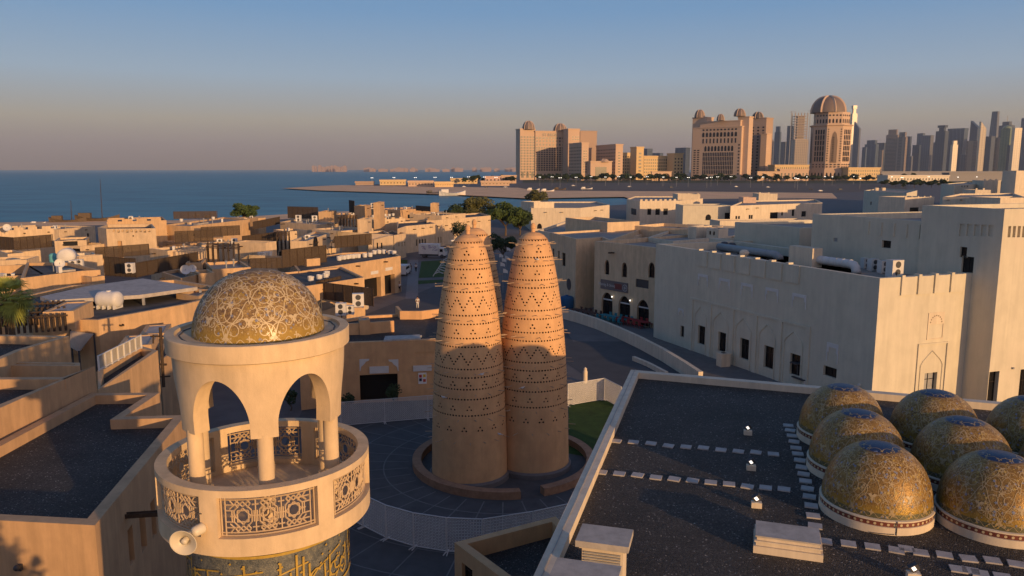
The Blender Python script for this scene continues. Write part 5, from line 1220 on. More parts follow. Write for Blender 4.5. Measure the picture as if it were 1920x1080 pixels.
# -------- octagonal tower hotel
h = Tower('round cornered stone tower hotel crowned by one great ribbed dome', px=1555, name='domed_tower', cat='tower')
Yc = 1560; pc_ = aty(1553, 330, Yc); r8 = 37.5 / FPX * Yc
mb = MB(); z1_ = zh(236, Yc); mb.lathe([(r8 * 1.03, 0), (r8 * 1.03, 22), (r8 * .93, 22), (r8 * .95, z1_ - 2), (r8 * 1.02, z1_ - 1), (r8 * 1.02, z1_ + 1)], pc_.x, pc_.y, n=8, a0=R(12), a1=R(372)); mb.build('shaft', HOT, h.root)
mb = MB(); z2_ = zh(212, Yc); mb.lathe([(r8 * .84, z1_ + 1.01), (r8 * .84, z2_)], pc_.x, pc_.y, n=8, a0=R(12), a1=R(372), cap=True); mb.build('drum', HOT, h.root)
for i in range(8):
    a0 = R(12 + 45 * i); a1 = R(12 + 45 * (i + 1)); p0 = Vector((pc_.x + r8 * .95 * math.cos(a0), pc_.y + r8 * .95 * math.sin(a0))); p1 = Vector((pc_.x + r8 * .95 * math.cos(a1), pc_.y + r8 * .95 * math.sin(a1)))
    e = (p1 - p0); L = e.length; e.normalize(); nn = Vector((e.y, -e.x))
    if nn.y > .3: continue
    if i % 2 == 0:
        h.wins(p0, e, L, nn, 6, 4, 36, z1_ - 8, u0=L * .12, u1=L * .88, fw=.6, fh=.85)
    else:
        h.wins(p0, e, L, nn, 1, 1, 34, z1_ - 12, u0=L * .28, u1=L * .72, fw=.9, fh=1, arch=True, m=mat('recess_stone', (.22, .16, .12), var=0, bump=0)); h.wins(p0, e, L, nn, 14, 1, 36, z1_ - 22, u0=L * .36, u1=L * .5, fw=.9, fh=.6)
        h.wins(p0, e, L, nn, 14, 1, 36, z1_ - 6, u0=L * .02, u1=L * .18, fw=.5, fh=.45); h.wins(p0, e, L, nn, 14, 1, 36, z1_ - 6, u0=L * .82, u1=L * .98, fw=.5, fh=.45)
    h.wins(p0, e, L, nn * 3, 2, 4, 24, 33, fw=.4, fh=.5); h.wins(p0, e, L, nn * 12, 1, 4, 2, 16, fw=.5, fh=.9, arch=True)
    q0 = Vector((pc_.x + r8 * .84 * math.cos(a0), pc_.y + r8 * .84 * math.sin(a0))); h.wins(q0, e, L * .88, nn, 1, 4, z1_ + 3, z1_ + 13, fw=.5, fh=.8, arch=True); h.wins(q0, e, L * .88, nn, 1, 4, z1_ + 16, z1_ + 21, fw=.5, fh=.6)
h.dome(1553, 212, 181, 31, Yc, ribs=8); h.flush()
# -------- low podiums, arches
def arcade(px0, px1, ytop, Y, n, label, m=HOTY):
    A = aty(px0, 330, Y).xy; Bp = aty(px1, 330, Y + 8).xy; zt = zh(ytop, Y)
    t = thing('arcade', (A.x, A.y, 0), label, 'arcade'); mb = MB(); e = Bp - A; L = e.length; e.normalize(); nn = Vector((e.y, -e.x)); w = L / n
    wall = MB(); dp = 4
    P = lambda u, z, d=0: (A.x + e.x * u - nn.x * d, A.y + e.y * u - nn.y * d, z)
    for i in range(n):
        c = w * (i + .5); hw = w * .34; za = zt * .82; zs = zt * .45; pts = [(c - hw, 0)] + [(c - hw * math.cos(q), zs + (za - zs) * math.sin(q) ** 1.1) for q in [math.pi * k / 10 for k in range(1, 10)] ] + [(c + hw, 0)]
        us = [w * i] + [p[0] for p in pts] + [w * (i + 1)]; zs_ = [0] + [0] + [p[1] for p in pts[1:-1]] + [0] + [0]
        xs = [(w * i, 0), (c - hw - .01, 0)] + [(p[0], p[1]) for p in pts[1:-1]] + [(c + hw + .01, 0), (w * (i + 1), 0)]
        for (u0, q0), (u1, q1) in zip(xs, xs[1:]):
            wall.quad(P(u0, q0), P(u1, q1), P(u1, zt), P(u0, zt)); wall.quad(P(u0, q0, dp), P(u1, q1, dp), P(u1, q1), P(u0, q0))
    wall.quad(P(0, zt), P(L, zt), P(L, zt, dp), P(0, zt, dp)); wall.quad(P(0, 0), P(0, zt), P(0, zt, dp), P(0, 0, dp)); wall.quad(P(L, 0), P(L, 0, dp), P(L, zt, dp), P(L, zt)); wall.quad(P(0, 0, dp), P(0, zt, dp), P(L, zt, dp), P(L, 0, dp))
    wall.build('wall', m, t); b = MB(); b.quad(P(0, zt + .01, -1), P(L, zt + .01, -1), P(L, zt + .01, dp + 1), P(0, zt + .01, dp + 1)); b.prism([P(-1, 0, -1)[:2], P(L + 1, 0, -1)[:2], P(L + 1, 0, dp + 1)[:2], P(-1, 0, dp + 1)[:2]], zt + .02, zt + .8); b.build('cornice', m, t)
arcade(1222, 1259, 322, 1450, 2, 'pale arched gateway in front of the low yellow hotel', HOT); arcade(1420, 1462, 322, 1430, 2, 'pale double arched gateway right of the big hotel', HOT)
def lowblk(px0, px1, ytop, Y, depth, label, m, rows=0, cols=0, name='low_building', az=R(84), grp=None):
    h = Tower(label, name=name, cat='building', px=(px0 + px1) / 2, Y=Y, group=grp); A, e, L, n, zt = h.block(px0, px1, ytop, Y, az, depth, m=m)
    if rows: h.wins(A, e, L, outw(e), rows, cols, 2, zt - 1, fw=.4, fh=.5)
    h.flush(); return h
lowblk(1452, 1516, 311, 1500, 30, 'low yellow block left of the domed tower hotel', HOTY, 4, 16); lowblk(1590, 1650, 316, 1500, 30, 'low yellow block right of the domed tower hotel', HOTY, 3, 14)
lowblk(1462, 1516, 319, 1440, 12, 'low pale podium in front of the yellow block left of the domed tower hotel', HOT, 1, 8)
lowblk(1665, 1780, 331, 1250, 30, 'long low white exhibition building under the skyline', mat('white_render', (.7, .62, .5), bump=0), 1, 20)
lowblk(1652, 1925, 322.5, 2300, 20, 'long grey elevated highway deck below the skyline', mat('grey_concrete', (.26, .25, .25), bump=0), 0, 0, name='elevated_highway'); lowblk(1780, 1925, 326, 1400, 20, 'long dark grey low shed at the foot of the right skyline', mat('grey_concrete', (.26, .25, .25)), 0, 0)
# spit pavilions
for i, (x0, x1, y, Y, m, lab) in enumerate(((712, 760, 340, 1040, HOTY, 'long low lit beach building on the spit, leftmost long one'), (765, 812, 342, 960, HOT, 'low lit beach building in the middle of the spit'), (815, 850, 344, 930, HOTY, 'small bright beach building in the middle of the spit'), (845, 895, 337, 1150, HOTY, 'long pale beach building farther back on the spit'),
        (902, 955, 342, 1000, HOT, 'arcaded beach building nearest the hotel'), (910, 938, 333, 1150, mat('pink_render', (.6, .4, .32), bump=0), 'raised pinkish house behind the arcaded beach building'), (940, 968, 331, 1180, HOT, 'domed pale pavilion just left of the long stone hotel'), (666, 700, 343, 1050, HOTD, 'row of dark low huts on the narrow part of the spit'))):
    lowblk(x0, x1, y, Y, 14, lab, m, 1, 8 if x1 - x0 > 30 else 4, name='beach_building')
# -------- skyline
G1 = (.10, .13, .17); G2 = (.07, .10, .15); S1 = (.40, .32, .25); S2 = (.52, .42, .30)
def facade(name, base, win, sx, sz):
    m = bpy.data.materials.new(name); m.use_nodes = True; nt = m.node_tree; N = nt.nodes; L = nt.links; b = N['Principled BSDF']; b.inputs['Roughness'].default_value = .35; b.inputs['Specular IOR Level'].default_value = .5
    tc = N.new('ShaderNodeTexCoord'); sp = N.new('ShaderNodeSeparateXYZ'); L.new(tc.outputs['Object'], sp.inputs[0])
    def band(out, s):
        d = N.new('ShaderNodeMath'); d.operation = 'DIVIDE'; d.inputs[1].default_value = s; L.new(out, d.inputs[0]); f = N.new('ShaderNodeMath'); f.operation = 'FRACT'; L.new(d.outputs[0], f.inputs[0])
        g = N.new('ShaderNodeMath'); g.operation = 'GREATER_THAN'; g.inputs[1].default_value = .38; L.new(f.outputs[0], g.inputs[0]); return g.outputs[0]
    ad = N.new('ShaderNodeMath'); ad.operation = 'ADD'; L.new(sp.outputs[0], ad.inputs[0]); L.new(sp.outputs[1], ad.inputs[1])
    mu = N.new('ShaderNodeMath'); mu.operation = 'MULTIPLY'; L.new(band(sp.outputs[2], sz), mu.inputs[0]); L.new(band(ad.outputs[0], sx), mu.inputs[1])
    n = N.new('ShaderNodeTexNoise'); n.inputs['Scale'].default_value = .02; L.new(tc.outputs['Object'], n.inputs['Vector'])
    mx = N.new('ShaderNodeMix'); mx.data_type = 'RGBA'; mx.inputs[6].default_value = (*base, 1); mx.inputs[7].default_value = (*win, 1); L.new(mu.outputs[0], mx.inputs[0]); L.new(mx.outputs[2], b.inputs['Base Color']); return m
FG = facade('glass_facade', (.09, .12, .16), (.03, .05, .08), 9, 8); FG2 = facade('dark_glass_facade', (.05, .07, .10), (.02, .035, .06), 11, 9); FS = facade('stone_facade', (.30, .23, .17), (.10, .085, .08), 10, 9); FW = facade('pale_facade', (.68, .56, .38), (.5, .4, .26), 12, 10); FGN = facade('green_facade', (.20, .24, .13), (.12, .16, .09), 9, 9); FB = facade('grey_facade', (.15, .155, .17), (.07, .08, .10), 8, 9)
CM = {'g': FG, 'd': FG2, 's': FS, 'w': FW, 'n': FGN, 'b': FB}
def sky_tower(x0, x1, yt, mk, lab, Y=5200, top=None, taper=1.0, rot=28):
    c = aty((x0 + x1) / 2, 325, Y); w = (x1 - x0) / FPX * Y; t = thing('skyscraper', (c.x, c.y, 0), lab, 'skyscraper'); zt = zh(yt, Y)
    va_ = math.atan2(c.x, c.y); a = R(rot) ; dk = .42 if rot < 0 else .8; s = w / (abs(math.cos(a)) + abs(math.sin(a)) * dk) ; dpt = s * dk
    M = Matrix.Rotation(-va_ + a, 4, 'Z')
    def pts(k, kx=None): return [(M @ Vector((sx * s / 2 * k, sy * dpt / 2 * k, 0))) for sx, sy in ((-1, -1), (1, -1), (1, 1), (-1, 1))]
    b = MB(); p0 = pts(1); p1 = pts(taper); zb = zt if top not in ('step', 'spire', 'cap', 'slant') else (zt * .88 if top != 'slant' else zt)
    P0 = [(p.x, p.y, 0) for p in p0]; P1 = [(p.x, p.y, zb) for p in p1]
    if top == 'slant': P1[0] = (*P1[0][:2], zt * .86); P1[3] = (*P1[3][:2], zt * .86)
    if top == 'slantr': P1[1] = (*P1[1][:2], zt * .86); P1[2] = (*P1[2][:2], zt * .86)
    b.add(P0 + P1, [(0, 1, 5, 4), (1, 2, 6, 5), (2, 3, 7, 6), (3, 0, 4, 7), (4, 5, 6, 7)]); b.build('body', CM[mk], t, local=True)
    if top == 'step': b = MB(); b.prism([(p.x, p.y) for p in pts(taper * .72)], zb + .1, zt); b.build('crown', CM[mk], t, local=True)
    if top == 'spire': b = MB(); b.prism([(p.x, p.y) for p in pts(taper * .6)], zb + .1, zt * .95); b.tube([(0, 0, zt * .95), (0, 0, zt * 1.06)], 2, 5); b.build('crown', CM[mk], t, local=True)
    if top == 'cap': b = MB(); b.prism([(p.x, p.y) for p in pts(taper * .55)], zb + .1, zt * .95); b.prism([(p.x, p.y) for p in pts(taper * .8)], zt * .951, zt); b.build('crown', CM[mk], t, local=True)
    if top == 'round': b = MB(); b.lathe([(s * .42, 0), (s * .38, zt * .03), (s * .2, zt * .06), (.1, zt * .07)], n=12, cz=zt + .1); b.build('crown', CM[mk], t, local=True)
    return t
SK = [(1441, 1449, 265, 'b', 'round', 'slender blue grey tower at the left end of the skyline behind the dark hotel wing'), (1449, 1461, 237, 'g', 'step', 'slim stepped blue tower second from the left end of the skyline'), (1461, 1473, 266, 'b', None, 'short grey tower left of the unfinished twin towers'),
      (1472, 1485, 236, 'd', None, 'dark glass slab leaning against the unfinished tower'), (1596, 1608, 228, 'b', 'slantr', 'grey brown slab with a slanted top just right of the great domed tower'), (1588, 1600, 198, 'w', 'cap', 'tall thin pale tower peeping out behind the great domed tower'),
      (1614, 1622, 276, 'g', None, 'short blue block at the left foot of the middle skyline'), (1619, 1643, 263, 'g', 'step', 'broad blue glass tower left of the stone pair'), (1641, 1658, 268, 'd', None, 'dark blue tower with a pale centre touching the stone pair'), (1645, 1653, 281, 's', None, 'small sandy block in front of the dark blue tower'),
      (1658, 1680, 243, 's', 'step', 'broad brown stone tower, left of the stone pair'), (1679, 1696, 248, 's', 'step', 'brown stone tower with vertical fins, right of the stone pair'), (1692, 1704, 256, 'd', None, 'dark tower right behind the stone pair'),
      (1708, 1722, 272, 'd', None, 'short dark glass tower left of the wide grey slab'), (1715, 1728, 250, 'g', None, 'dark slab behind the wide grey slab'), (1723, 1744, 254, 'b', None, 'wide grey slab tower with a lit right edge'), (1743, 1750, 267, 'g', None, 'narrow dark tower right of the wide grey slab'),
      (1750, 1771, 235, 'd', 'cap', 'dark tower with a flared crown in the middle of the right skyline'), (1765, 1785, 265, 'd', None, 'dark low tower right of the flared crown tower'), (1779, 1791, 264, 'w', 'step', 'bright sunlit slim tower in the right skyline'),
      (1809, 1829, 264, 's', None, 'brown ribbed tower left of the bright sail tower'), (1813, 1829, 226, 'd', 'slantr', 'dark glass tower with a pointed slanted top'), (1829, 1841, 228, 'w', 'slantr', 'bright sunlit tower with a slanted sail top'), (1836, 1858, 256, 'd', None, 'dark glass tower right of the bright sail tower'),
      (1855, 1870, 258, 's', None, 'brown tower in front of the tallest tower'), (1871, 1890, 241, 'n', 'round', 'green tinted tower near the right edge of the skyline'), (1867, 1892, 223, 'd', 'spire', 'dark tower with two spires behind the green tower'), (1891, 1907, 240, 'w', None, 'pale upper tower left of the last big blue slab'),
      (1886, 1905, 272, 'd', None, 'short dark tower below the pale upper tower'), (1908, 1934, 221, 'g', None, 'big blue grey slab at the right edge of the photo'), (1700, 1709, 293, 'b', None, 'tiny grey block filling the gap in the middle skyline'), (1798, 1811, 290, 'b', None, 'tiny grey block left of the brown ribbed tower')]
for i, (x0, x1, y, mk, top, lab) in enumerate(SK): sky_tower(x0, x1, y, mk, lab, Y=4600 + (i * 337) % 900 + (600 if 'behind' in lab else 0) - (300 if 'front' in lab or 'short' in lab else 0), top=top, rot=(22, 30)[i % 2] if mk == 'w' else ((-38, -33, -42)[i % 3] if mk != 's' else (-20, -30)[i % 2]))
sky_tower(1847, 1866, 209, 'b', 'tallest grey tower of the skyline, tapering upward', Y=5600, taper=.62, rot=-36)
sky_tower(1776, 1803, 241, 'g', 'tower that widens upward like an upturned wedge', Y=5300, taper=1.25, rot=-30)
for x0, x1, y, lab in ((950, 0, 0, ''),): pass
sky_tower(1188, 1222, 279, 'g', 'blue glass block far behind the low yellow hotel, left one', Y=4200, rot=-45); sky_tower(1222, 1242, 287, 'g', 'low blue glass block far behind the low yellow hotel, right one', Y=4300, rot=-45); sky_tower(1265, 1292, 277, 'd', 'dark blue block far behind, just left of the big hotel', Y=4200, rot=-45)
# unfinished tower with cranes
t = thing('unfinished_tower', tuple(aty(1496, 325, 4300) * 1.0)[:2] + (0,), 'unfinished concrete tower with a ragged open top between two cranes', 'unfinished building'); cp = Vector(t['wl']); sc_ = 4300 / FPX
b = MB(); zt = zh(262, 4300); w = 24 * sc_
b.box(cp.x - w / 2, cp.x + w / 2, cp.y - 30, cp.y + 30, 0, zt); b.build('glazed_base', FS, t)
b = MB(); z2 = zh(214, 4300)
for j in range(10):
    z = zt + (z2 - zt) * j / 10; k = w * (.5 - .012 * j); b.box(cp.x - k - 6, cp.x + k - 6, cp.y - 26, cp.y + 26, z, z + 4)
for i in range(5):
    for yy in (-24, 24): x = cp.x - w / 2 + w * i / 4 - 6 + (2 - i) * 1; b.box(x - 2, x + 2, cp.y + yy - 1.5, cp.y + yy + 1.5, zt, z2 + 6)
b.box(cp.x - w * .3, cp.x + w * .2, cp.y - 10, cp.y + 10, zt, z2 - 10); b.build('concrete_frame', mat('raw_concrete', (.34, .28, .23), bump=0), t)
for px, yt, lab in ((1478, 208, 'tower crane left of the unfinished tower'), (1513, 206, 'thin tower crane right of the unfinished tower')):
    p = aty(px, 325, 4280); z = zh(yt, 4280); t = thing('tower_crane', (p.x, p.y, 0), lab, 'crane'); b = MB(); b.box(-1.3, 1.3, -1.3, 1.3, 0, z); b.build('mast', GREY, t, local=True); b = MB(); s_ = 1 if px < 1500 else .35
    b.tube([(-12, 0, z - 6), (0, 0, z - 5), (26, 0, z - 4 + (12 if s_ < 1 else 0))], 1.1, 4); b.build('jib', GREY, t, local=True)
# -------- islands of far pale towers on the left horizon
FI = mat('hazy_far_render', (.33, .25, .23), bump=0, var=0)
rf = random.Random(4)
mb = MB()
c0 = aty(420, 319.5, 9000); c1 = aty(975, 319.5, 9000); 
lo = sheet('far_shore', [(c0.x, 9000), (c1.x + 300, 9000), (c1.x + 300, 9600), (c0.x, 9600)], .6, SANDG, px=False)
for i, x in enumerate([587, 591, 599, 605, 612, 616, 622, 628, 634, 640, 646]):
    p = aty(x, 320, 8800 + (i * 71) % 500); hgt = zh(rf.uniform(310.5, 314), p.y); w = rf.uniform(12, 26); t = MB(); t.prism([(p.x - w, p.y), (p.x + w, p.y), (p.x + w, p.y + 40), (p.x - w, p.y + 40)], 0, hgt); t.prism([(p.x - w * .5, p.y + 8), (p.x + w * .5, p.y + 8), (p.x + w * .5, p.y + 30), (p.x - w * .5, p.y + 30)], hgt + .1, hgt * 1.12)
    tag(t.build('island_tower', FI), 'tiny pink tower in the hazy cluster on the left sea horizon', 'tower', 'hazy towers on the sea horizon')
for i in range(34):
    x = rf.uniform(680, 965); p = aty(x, 320, rf.uniform(8900, 9400)); hgt = zh(rf.uniform(314.5, 317.5), p.y); w = rf.uniform(15, 60); t = MB(); t.prism([(p.x - w, p.y), (p.x + w, p.y), (p.x + w, p.y + 40), (p.x - w, p.y + 40)], 0, hgt); t.prism([(p.x - w * .3, p.y + 8), (p.x + w * .2, p.y + 8), (p.x + w * .2, p.y + 30), (p.x - w * .3, p.y + 30)], hgt + .1, hgt * 1.2)
    tag(t.build('island_building', FI), 'tiny pale building in the hazy line on the sea horizon', 'building', 'hazy buildings on the sea horizon')
# -------- trees by the hotels
def leaf_cloud(mb, c, rx, ry, rz, n, s, rng, clumps=14):
    cl_ = []
    for i in range(clumps):
        while True:
            v = Vector((rng.uniform(-1, 1), rng.uniform(-1, 1), rng.uniform(-.75, 1)))
            if .25 < v.length < 1: break
        cl_.append((v, rng.uniform(.22, .42)))
    for i in range(n):
        v, r = cl_[i % clumps]; d = Vector((rng.gauss(0, 1), rng.gauss(0, 1), rng.gauss(0, 1))).normalized() * r * rng.uniform(.6, 1.0); q = v * .78 + d
        p = Vector((c[0] + q.x * rx, c[1] + q.y * ry, c[2] + q.z * rz)); u = Vector((rng.gauss(0, 1), rng.gauss(0, 1), rng.gauss(0, .6))).normalized(); w = u.orthogonal().normalized(); k = s * rng.uniform(.6, 1.3)
        mb.add([p - u * k, p + w * k * .6, p + u * k, p - w * k * .6], [(0, 1, 2, 3)])
def tree(px, py_base, h, r, m, label, name='tree', Y=None, seed=1, leaves=1500, group=None, trunk_h=.35, ls=.28):
    p = atz(px, py_base, 0) if Y is None else aty(px, 330, Y); rng = random.Random(seed)
    t = thing(name, (p.x, p.y, 0), label, 'tree', group); b = MB(); b.tube([(0, 0, 0), (.1, 0, h * trunk_h * .6), (0, .1, h * trunk_h)], h * .03, 7, h * .02)
    for i in range(5):
        a = 2 * math.pi * i / 5 + rng.random(); b.tube([(0, .1, h * trunk_h * .9), (r * .3 * math.cos(a), r * .3 * math.sin(a), h * (trunk_h + .15)), (r * .6 * math.cos(a), r * .6 * math.sin(a), h * (trunk_h + .33))], h * .016, 5, h * .006)
    b.build('trunk', BARK, t, local=True); c = MB(); hh = h * (1 - trunk_h) / 2; leaf_cloud(c, (0, 0, h - hh), r, r, hh, leaves, ls, rng, 18); c.build('crown', m, t, local=True); return t
tp = tree(1300, 330, 9, 5, LEAFD, 'x', Y=1380, seed=3, leaves=260, ls=1.1, name='shore_tree')
spots = [(x, Y) for x, Y in [(1010 + 6.2 * i + rf.uniform(-3, 3), rf.uniform(1330, 1470)) for i in range(60)] + [(1400 + 8 * i + rf.uniform(-4, 4), rf.uniform(1280, 1420)) for i in range(40)] + [(870 + 9 * i, rf.uniform(1130, 1200)) for i in range(11)]]
for i, (x, Y) in enumerate(spots):
    p = aty(x, 330, Y); lab = 'small dark tree in the belt at the foot of the big hotels' if 1000 < x < 1400 else ('small dark tree in the belt below the domed tower and skyline' if x >= 1400 else 'small dark tree on the spit left of the long stone hotel'); grp = 'trees at the foot of the big hotels' if 1000 < x < 1400 else ('trees below the domed tower' if x >= 1400 else 'trees on the spit')
    if i == 0: tp.location = (p.x, p.y, 0); tp['label'] = lab; tp['group'] = grp; o = tp
    else: o = copy_tree(tp, (p.x, p.y, 0), rz=rf.random() * 6, label=lab, group=grp)
    s_ = rf.uniform(.8, 1.7); o.scale = (s_ * rf.uniform(.9, 1.4), s_, s_)
# shrubs strip right: dark greenery in front of the exhibition building
for i in range(26):
    p = aty(1655 + i * 5.2 + rf.uniform(-2, 2), 335, rf.uniform(880, 1050)); o = copy_tree(tp, (p.x, p.y, 0), rz=rf.random() * 6, label='dark tree in the belt in front of the white exhibition building', group='trees before the exhibition building'); s_ = rf.uniform(.5, 1.0); o.scale = (s_ * 1.3, s_, s_)
# street lamps along the far road
def lamp_proto():
    t = thing('street_lamp', (0, 0, 0), 'x', 'street lamp'); b = MB(); b.tube([(0, 0, 0), (0, 0, 11.5)], .14, 6, .09); b.tube([(-1.2, 0, 11.5), (1.2, 0, 11.5)], .07, 5); b.build('pole', GREY, t, local=True)
    for x in (-1.2, 1.2): b = MB(); b.ball((x, 0, 11.3), .5, .4, .3, 8, 6); b.build('lamp_head', LAMP, t, local=True)
    return t
lp = lamp_proto(); first = True
for x, y in [(1050, 352), (1012, 349), (1035, 348), (1080, 350), (1108, 347), (1135, 349), (1160, 347), (1182, 349), (1213, 347), (1243, 349), (1268, 350), (1290, 351), (1325, 352), (1333, 350), (1345, 348), (1370, 347), (1407, 352), (1430, 349), (1490, 353), (1495, 356), (1512, 348), (1546, 347), (1560, 348), (1600, 346), (1612, 354), (1671, 348), (1690, 351), (1740, 348), (1795, 349), (1830, 348)]:
    p = atz(x, y, 0); lab = 'lit street lamp along the far road before the hotels'
    if first: lp.location = (p.x, p.y, 0); lp['label'] = lab; lp['group'] = 'street lamps along the far road'; first = False
    else: copy_tree(lp, (p.x, p.y, 0), rz=rf.random(), label=lab, group='street lamps along the far road')
for x, y in [(698, 352), (739, 351), (779, 351), (816, 350), (847, 350), (879, 348), (908, 349), (930, 350)]:
    p = atz(x, y, 0); copy_tree(lp, (p.x, p.y, 0), rz=rf.random(), label='lit street lamp on the sandy spit', group='street lamps on the spit')
# cars on the far road
def car(paint):
    t = thing('car', (0, 0, 0), 'x', 'car'); b = MB(); b.prism([(-2.1, -.9), (2.1, -.9), (2.1, .9), (-2.1, .9)], .35, .9); b.add([(-1.7, -.85, .9), (1.2, -.85, .9), (1.2, .85, .9), (-1.7, .85, .9), (-1.3, -.7, 1.45), (.6, -.7, 1.45), (.6, .7, 1.45), (-1.3, .7, 1.45)], [(0, 1, 5, 4), (1, 2, 6, 5), (2, 3, 7, 6), (3, 0, 4, 7), (4, 5, 6, 7)]); b.build('body', paint, t, local=True)
    for x in (-1.3, 1.3):
        for y in (-.9, .9):
            w = MB(); w.tube([(x, y - .1, .33), (x, y + .1, .33)], .33, 10); w.build('wheel', DGREY, t, local=True)
    return t
cars = [car(WFR), car(DGREY)]
cl0 = [((1075, 349), 0), ((1103, 351), 1), ((1180, 351), 0), ((1258, 352), 1), ((1380, 351), 0), ((1440, 352), 0), ((1520, 356), 1), ((1538, 359), 0), ((1575, 356), 1), ((948, 352), 0), ((912, 352), 1), ((870, 351), 0)]
used = [0, 0]
for (x, y), k in cl0:
    p = atz(x, y, .13); col_ = 'white' if k == 0 else 'dark'
    lab = f'{col_} car on the far road in front of the hotels' if x > 960 else f'{col_} car parked on the spit by the beach buildings'
    g_ = f'{col_} cars on the far road' if x > 960 else f'{col_} cars on the spit'
    if not used[k]: o = cars[k]; o.location = p; o['label'] = lab; o['group'] = g_; used[k] = 1
    else: copy_tree(cars[k], p, rz=rf.uniform(-.3, .3), label=lab, group=g_)

# ================================================================== HAZE
mb = MB(); mb.box(-9000, 12000, -700, 9800, -2.2, 420)
hz_ = mb.build('haze', bpy.data.materials.new('haze_volume'), loc=(0, 0, 0)); tag(hz_, kind='stuff', label='thin pale evening haze lying over the whole bay and city', cat='haze')
me = hz_.data; hm_ = me.materials[0]; hm_.use_nodes = True; N = hm_.node_tree.nodes; N.remove(N['Principled BSDF'])
pv = N.new('ShaderNodeVolumePrincipled'); pv.inputs['Color'].default_value = (.72, .84, 1.0, 1); pv.inputs['Density'].default_value = 3.6e-5; pv.inputs['Anisotropy'].default_value = 0.0
hm_.node_tree.links.new(pv.outputs[0], N['Material Output'].inputs['Volume'])
# ================================================================== VILLAGE ON THE LEFT
# ---- foreground left
b = Bld('near left house with a dark gravel roof inside a notched parapet', [(-150, 968), (178, 985), (348, 778), (233, 781), (299, 736), (172, 737), (-150, 905)], 9.0, wall=TAN, roof=GRAV, par=.45, th=.42)
k = max(range(len(b.P)), key=lambda i: (b.ab(i)[0] - atz(178, 985, 9).xy).length * -1 if (b.ab(i)[1] - atz(348, 778, 9).xy).length < 1 else -99)
for x0, y0, x1, y1 in ((238, 985, 254, 1060), (260, 958, 277, 1035), (281, 935, 295, 1010), (298, 915, 309, 985)): b.hole(x0, y0, x1, y1, 'blind_slot', .3, TAN, k=k)
b.spout(236, 968, .2, 1.1, k=k)
def lampf(mb, M): mb.box(-.06, .06, 0, .12, -.1, .1, M); mb.ball(M @ Vector((0, .2, .05)), .1, n=8, m=6)
b.onface(40, 1062, 'wall_lamp', lampf, DGREY, b.edge(60)); b.build()
B('high left house wall with a shaded gravel roof, behind the near gravel roof', [(-150, 835), (0, 765), (178, 686), (118, 707), (-150, 708)], 10.2, TAN, GRAV, .5, .4)
B('left house with a big sunlit wedge shaped gable wall above the high wall', [(-200, 640), (-10, 678), (40, 656), (130, 630), (-200, 624)], 10.0, TAN2, GRAV, .5, .35)
B('low tan parapet strip between the high wall and the wedge shaped house', [(-200, 684), (150, 686), (150, 680), (-200, 676)], 9.4, TAN2, ROOF, .3, .25)
B('narrow dark roofed house with a long sunlit side wall behind the notched parapet', [(184, 731), (296, 657), (262, 648), (183, 694)], 8.8, TAN2, GRAV, .5, .3)
B('small tan block behind the slatted screen run', rect((219, 650), (284, 646), 4, 7.2), 7.2, TAN2, SLAB, .06)
B('low tan block with a light top beside the wooden post', rect((222, 643), (280, 641), 3, 8.8), 8.8, TAN2, SLAB, .05, zb=7) if False else None
B('small tan block right of the wooden post, left of the minaret', rect((262, 627), (312, 624), 4, 6.6), 6.6, TAN2, SLAB, .05)
B('tan lane side wall between the minaret and the wooden post', [(300, 676), (332, 655), (332, 640), (300, 645)], 6.6, TAN, ROOF, .3)
# slatted screen run on posts
p0 = atz(184, 672, 10.0); p1 = atz(264, 632, 10.0)
def screen(name, label, pa, pb, z0, h, m, cat='screen', posts=5, slat=.11, mfr=None, group=None, depth=.02, horiz=False):
    A = Vector(pa[:2]); Bb = Vector(pb[:2]); L = (Bb - A).length; t = thing(name, (A.x, A.y, z0), label, cat, group, math.atan2((Bb - A).y, (Bb - A).x))
    f = MB(); n = max(1, posts)
    for i in range(n + 1): x = L * i / n; f.box(x - .04, x + .04, -.04, .04, 0, h)
    for z in (.05, h - .06): f.box(.041, L - .041, -.03, .03, z, z + .06)
    f.build('frame', mfr or m, t, local=True)
    g = MB()
    if horiz:
        k = int(h / slat)
        for i in range(1, k): g.box(.04, L - .04, .031, .045, slat * i, slat * i + slat * .62)
    else:
        k = int(L / slat)
        for i in range(k): x = slat * (i + .5); g.box(x - slat * .43, x + slat * .43, .031, .031 + depth, .06, h)
    g.build('slats', m, t, local=True); return t
DSC = mat('pale_slat', (.42, .38, .31), bump=0)
screen('slatted_screen', 'long pale slatted screen run stepping along the wall top', p0, p1, 9.3, .85, DSC, posts=7, slat=.09, mfr=WFR)
# ---- wooden post with pegs
p = atz(306, 712, 6.0); t = thing('wooden_post', (p.x, p.y, 5.5), 'dark wooden post with crossing pegs standing left of the minaret', 'post'); b = MB(); b.tube([(0, 0, 0), (.05, 0, 4.1)], .11, 8); b.build('post', WOOD, t, local=True)
for p_, r_ in ((((-.65, 0, 3.5), (.5, 0, 3.5)), .06), (((-.75, 0, 1.6), (.3, 0, 1.55)), .08), (((-.2, 0, .7), (.5, 0, .75)), .05), (((-.5, 0, 3.0), (-.45, 0, 3.6)), .05)): b = MB(); b.tube(p_, r_, 6); b.build('peg', WOOD, t, local=True)
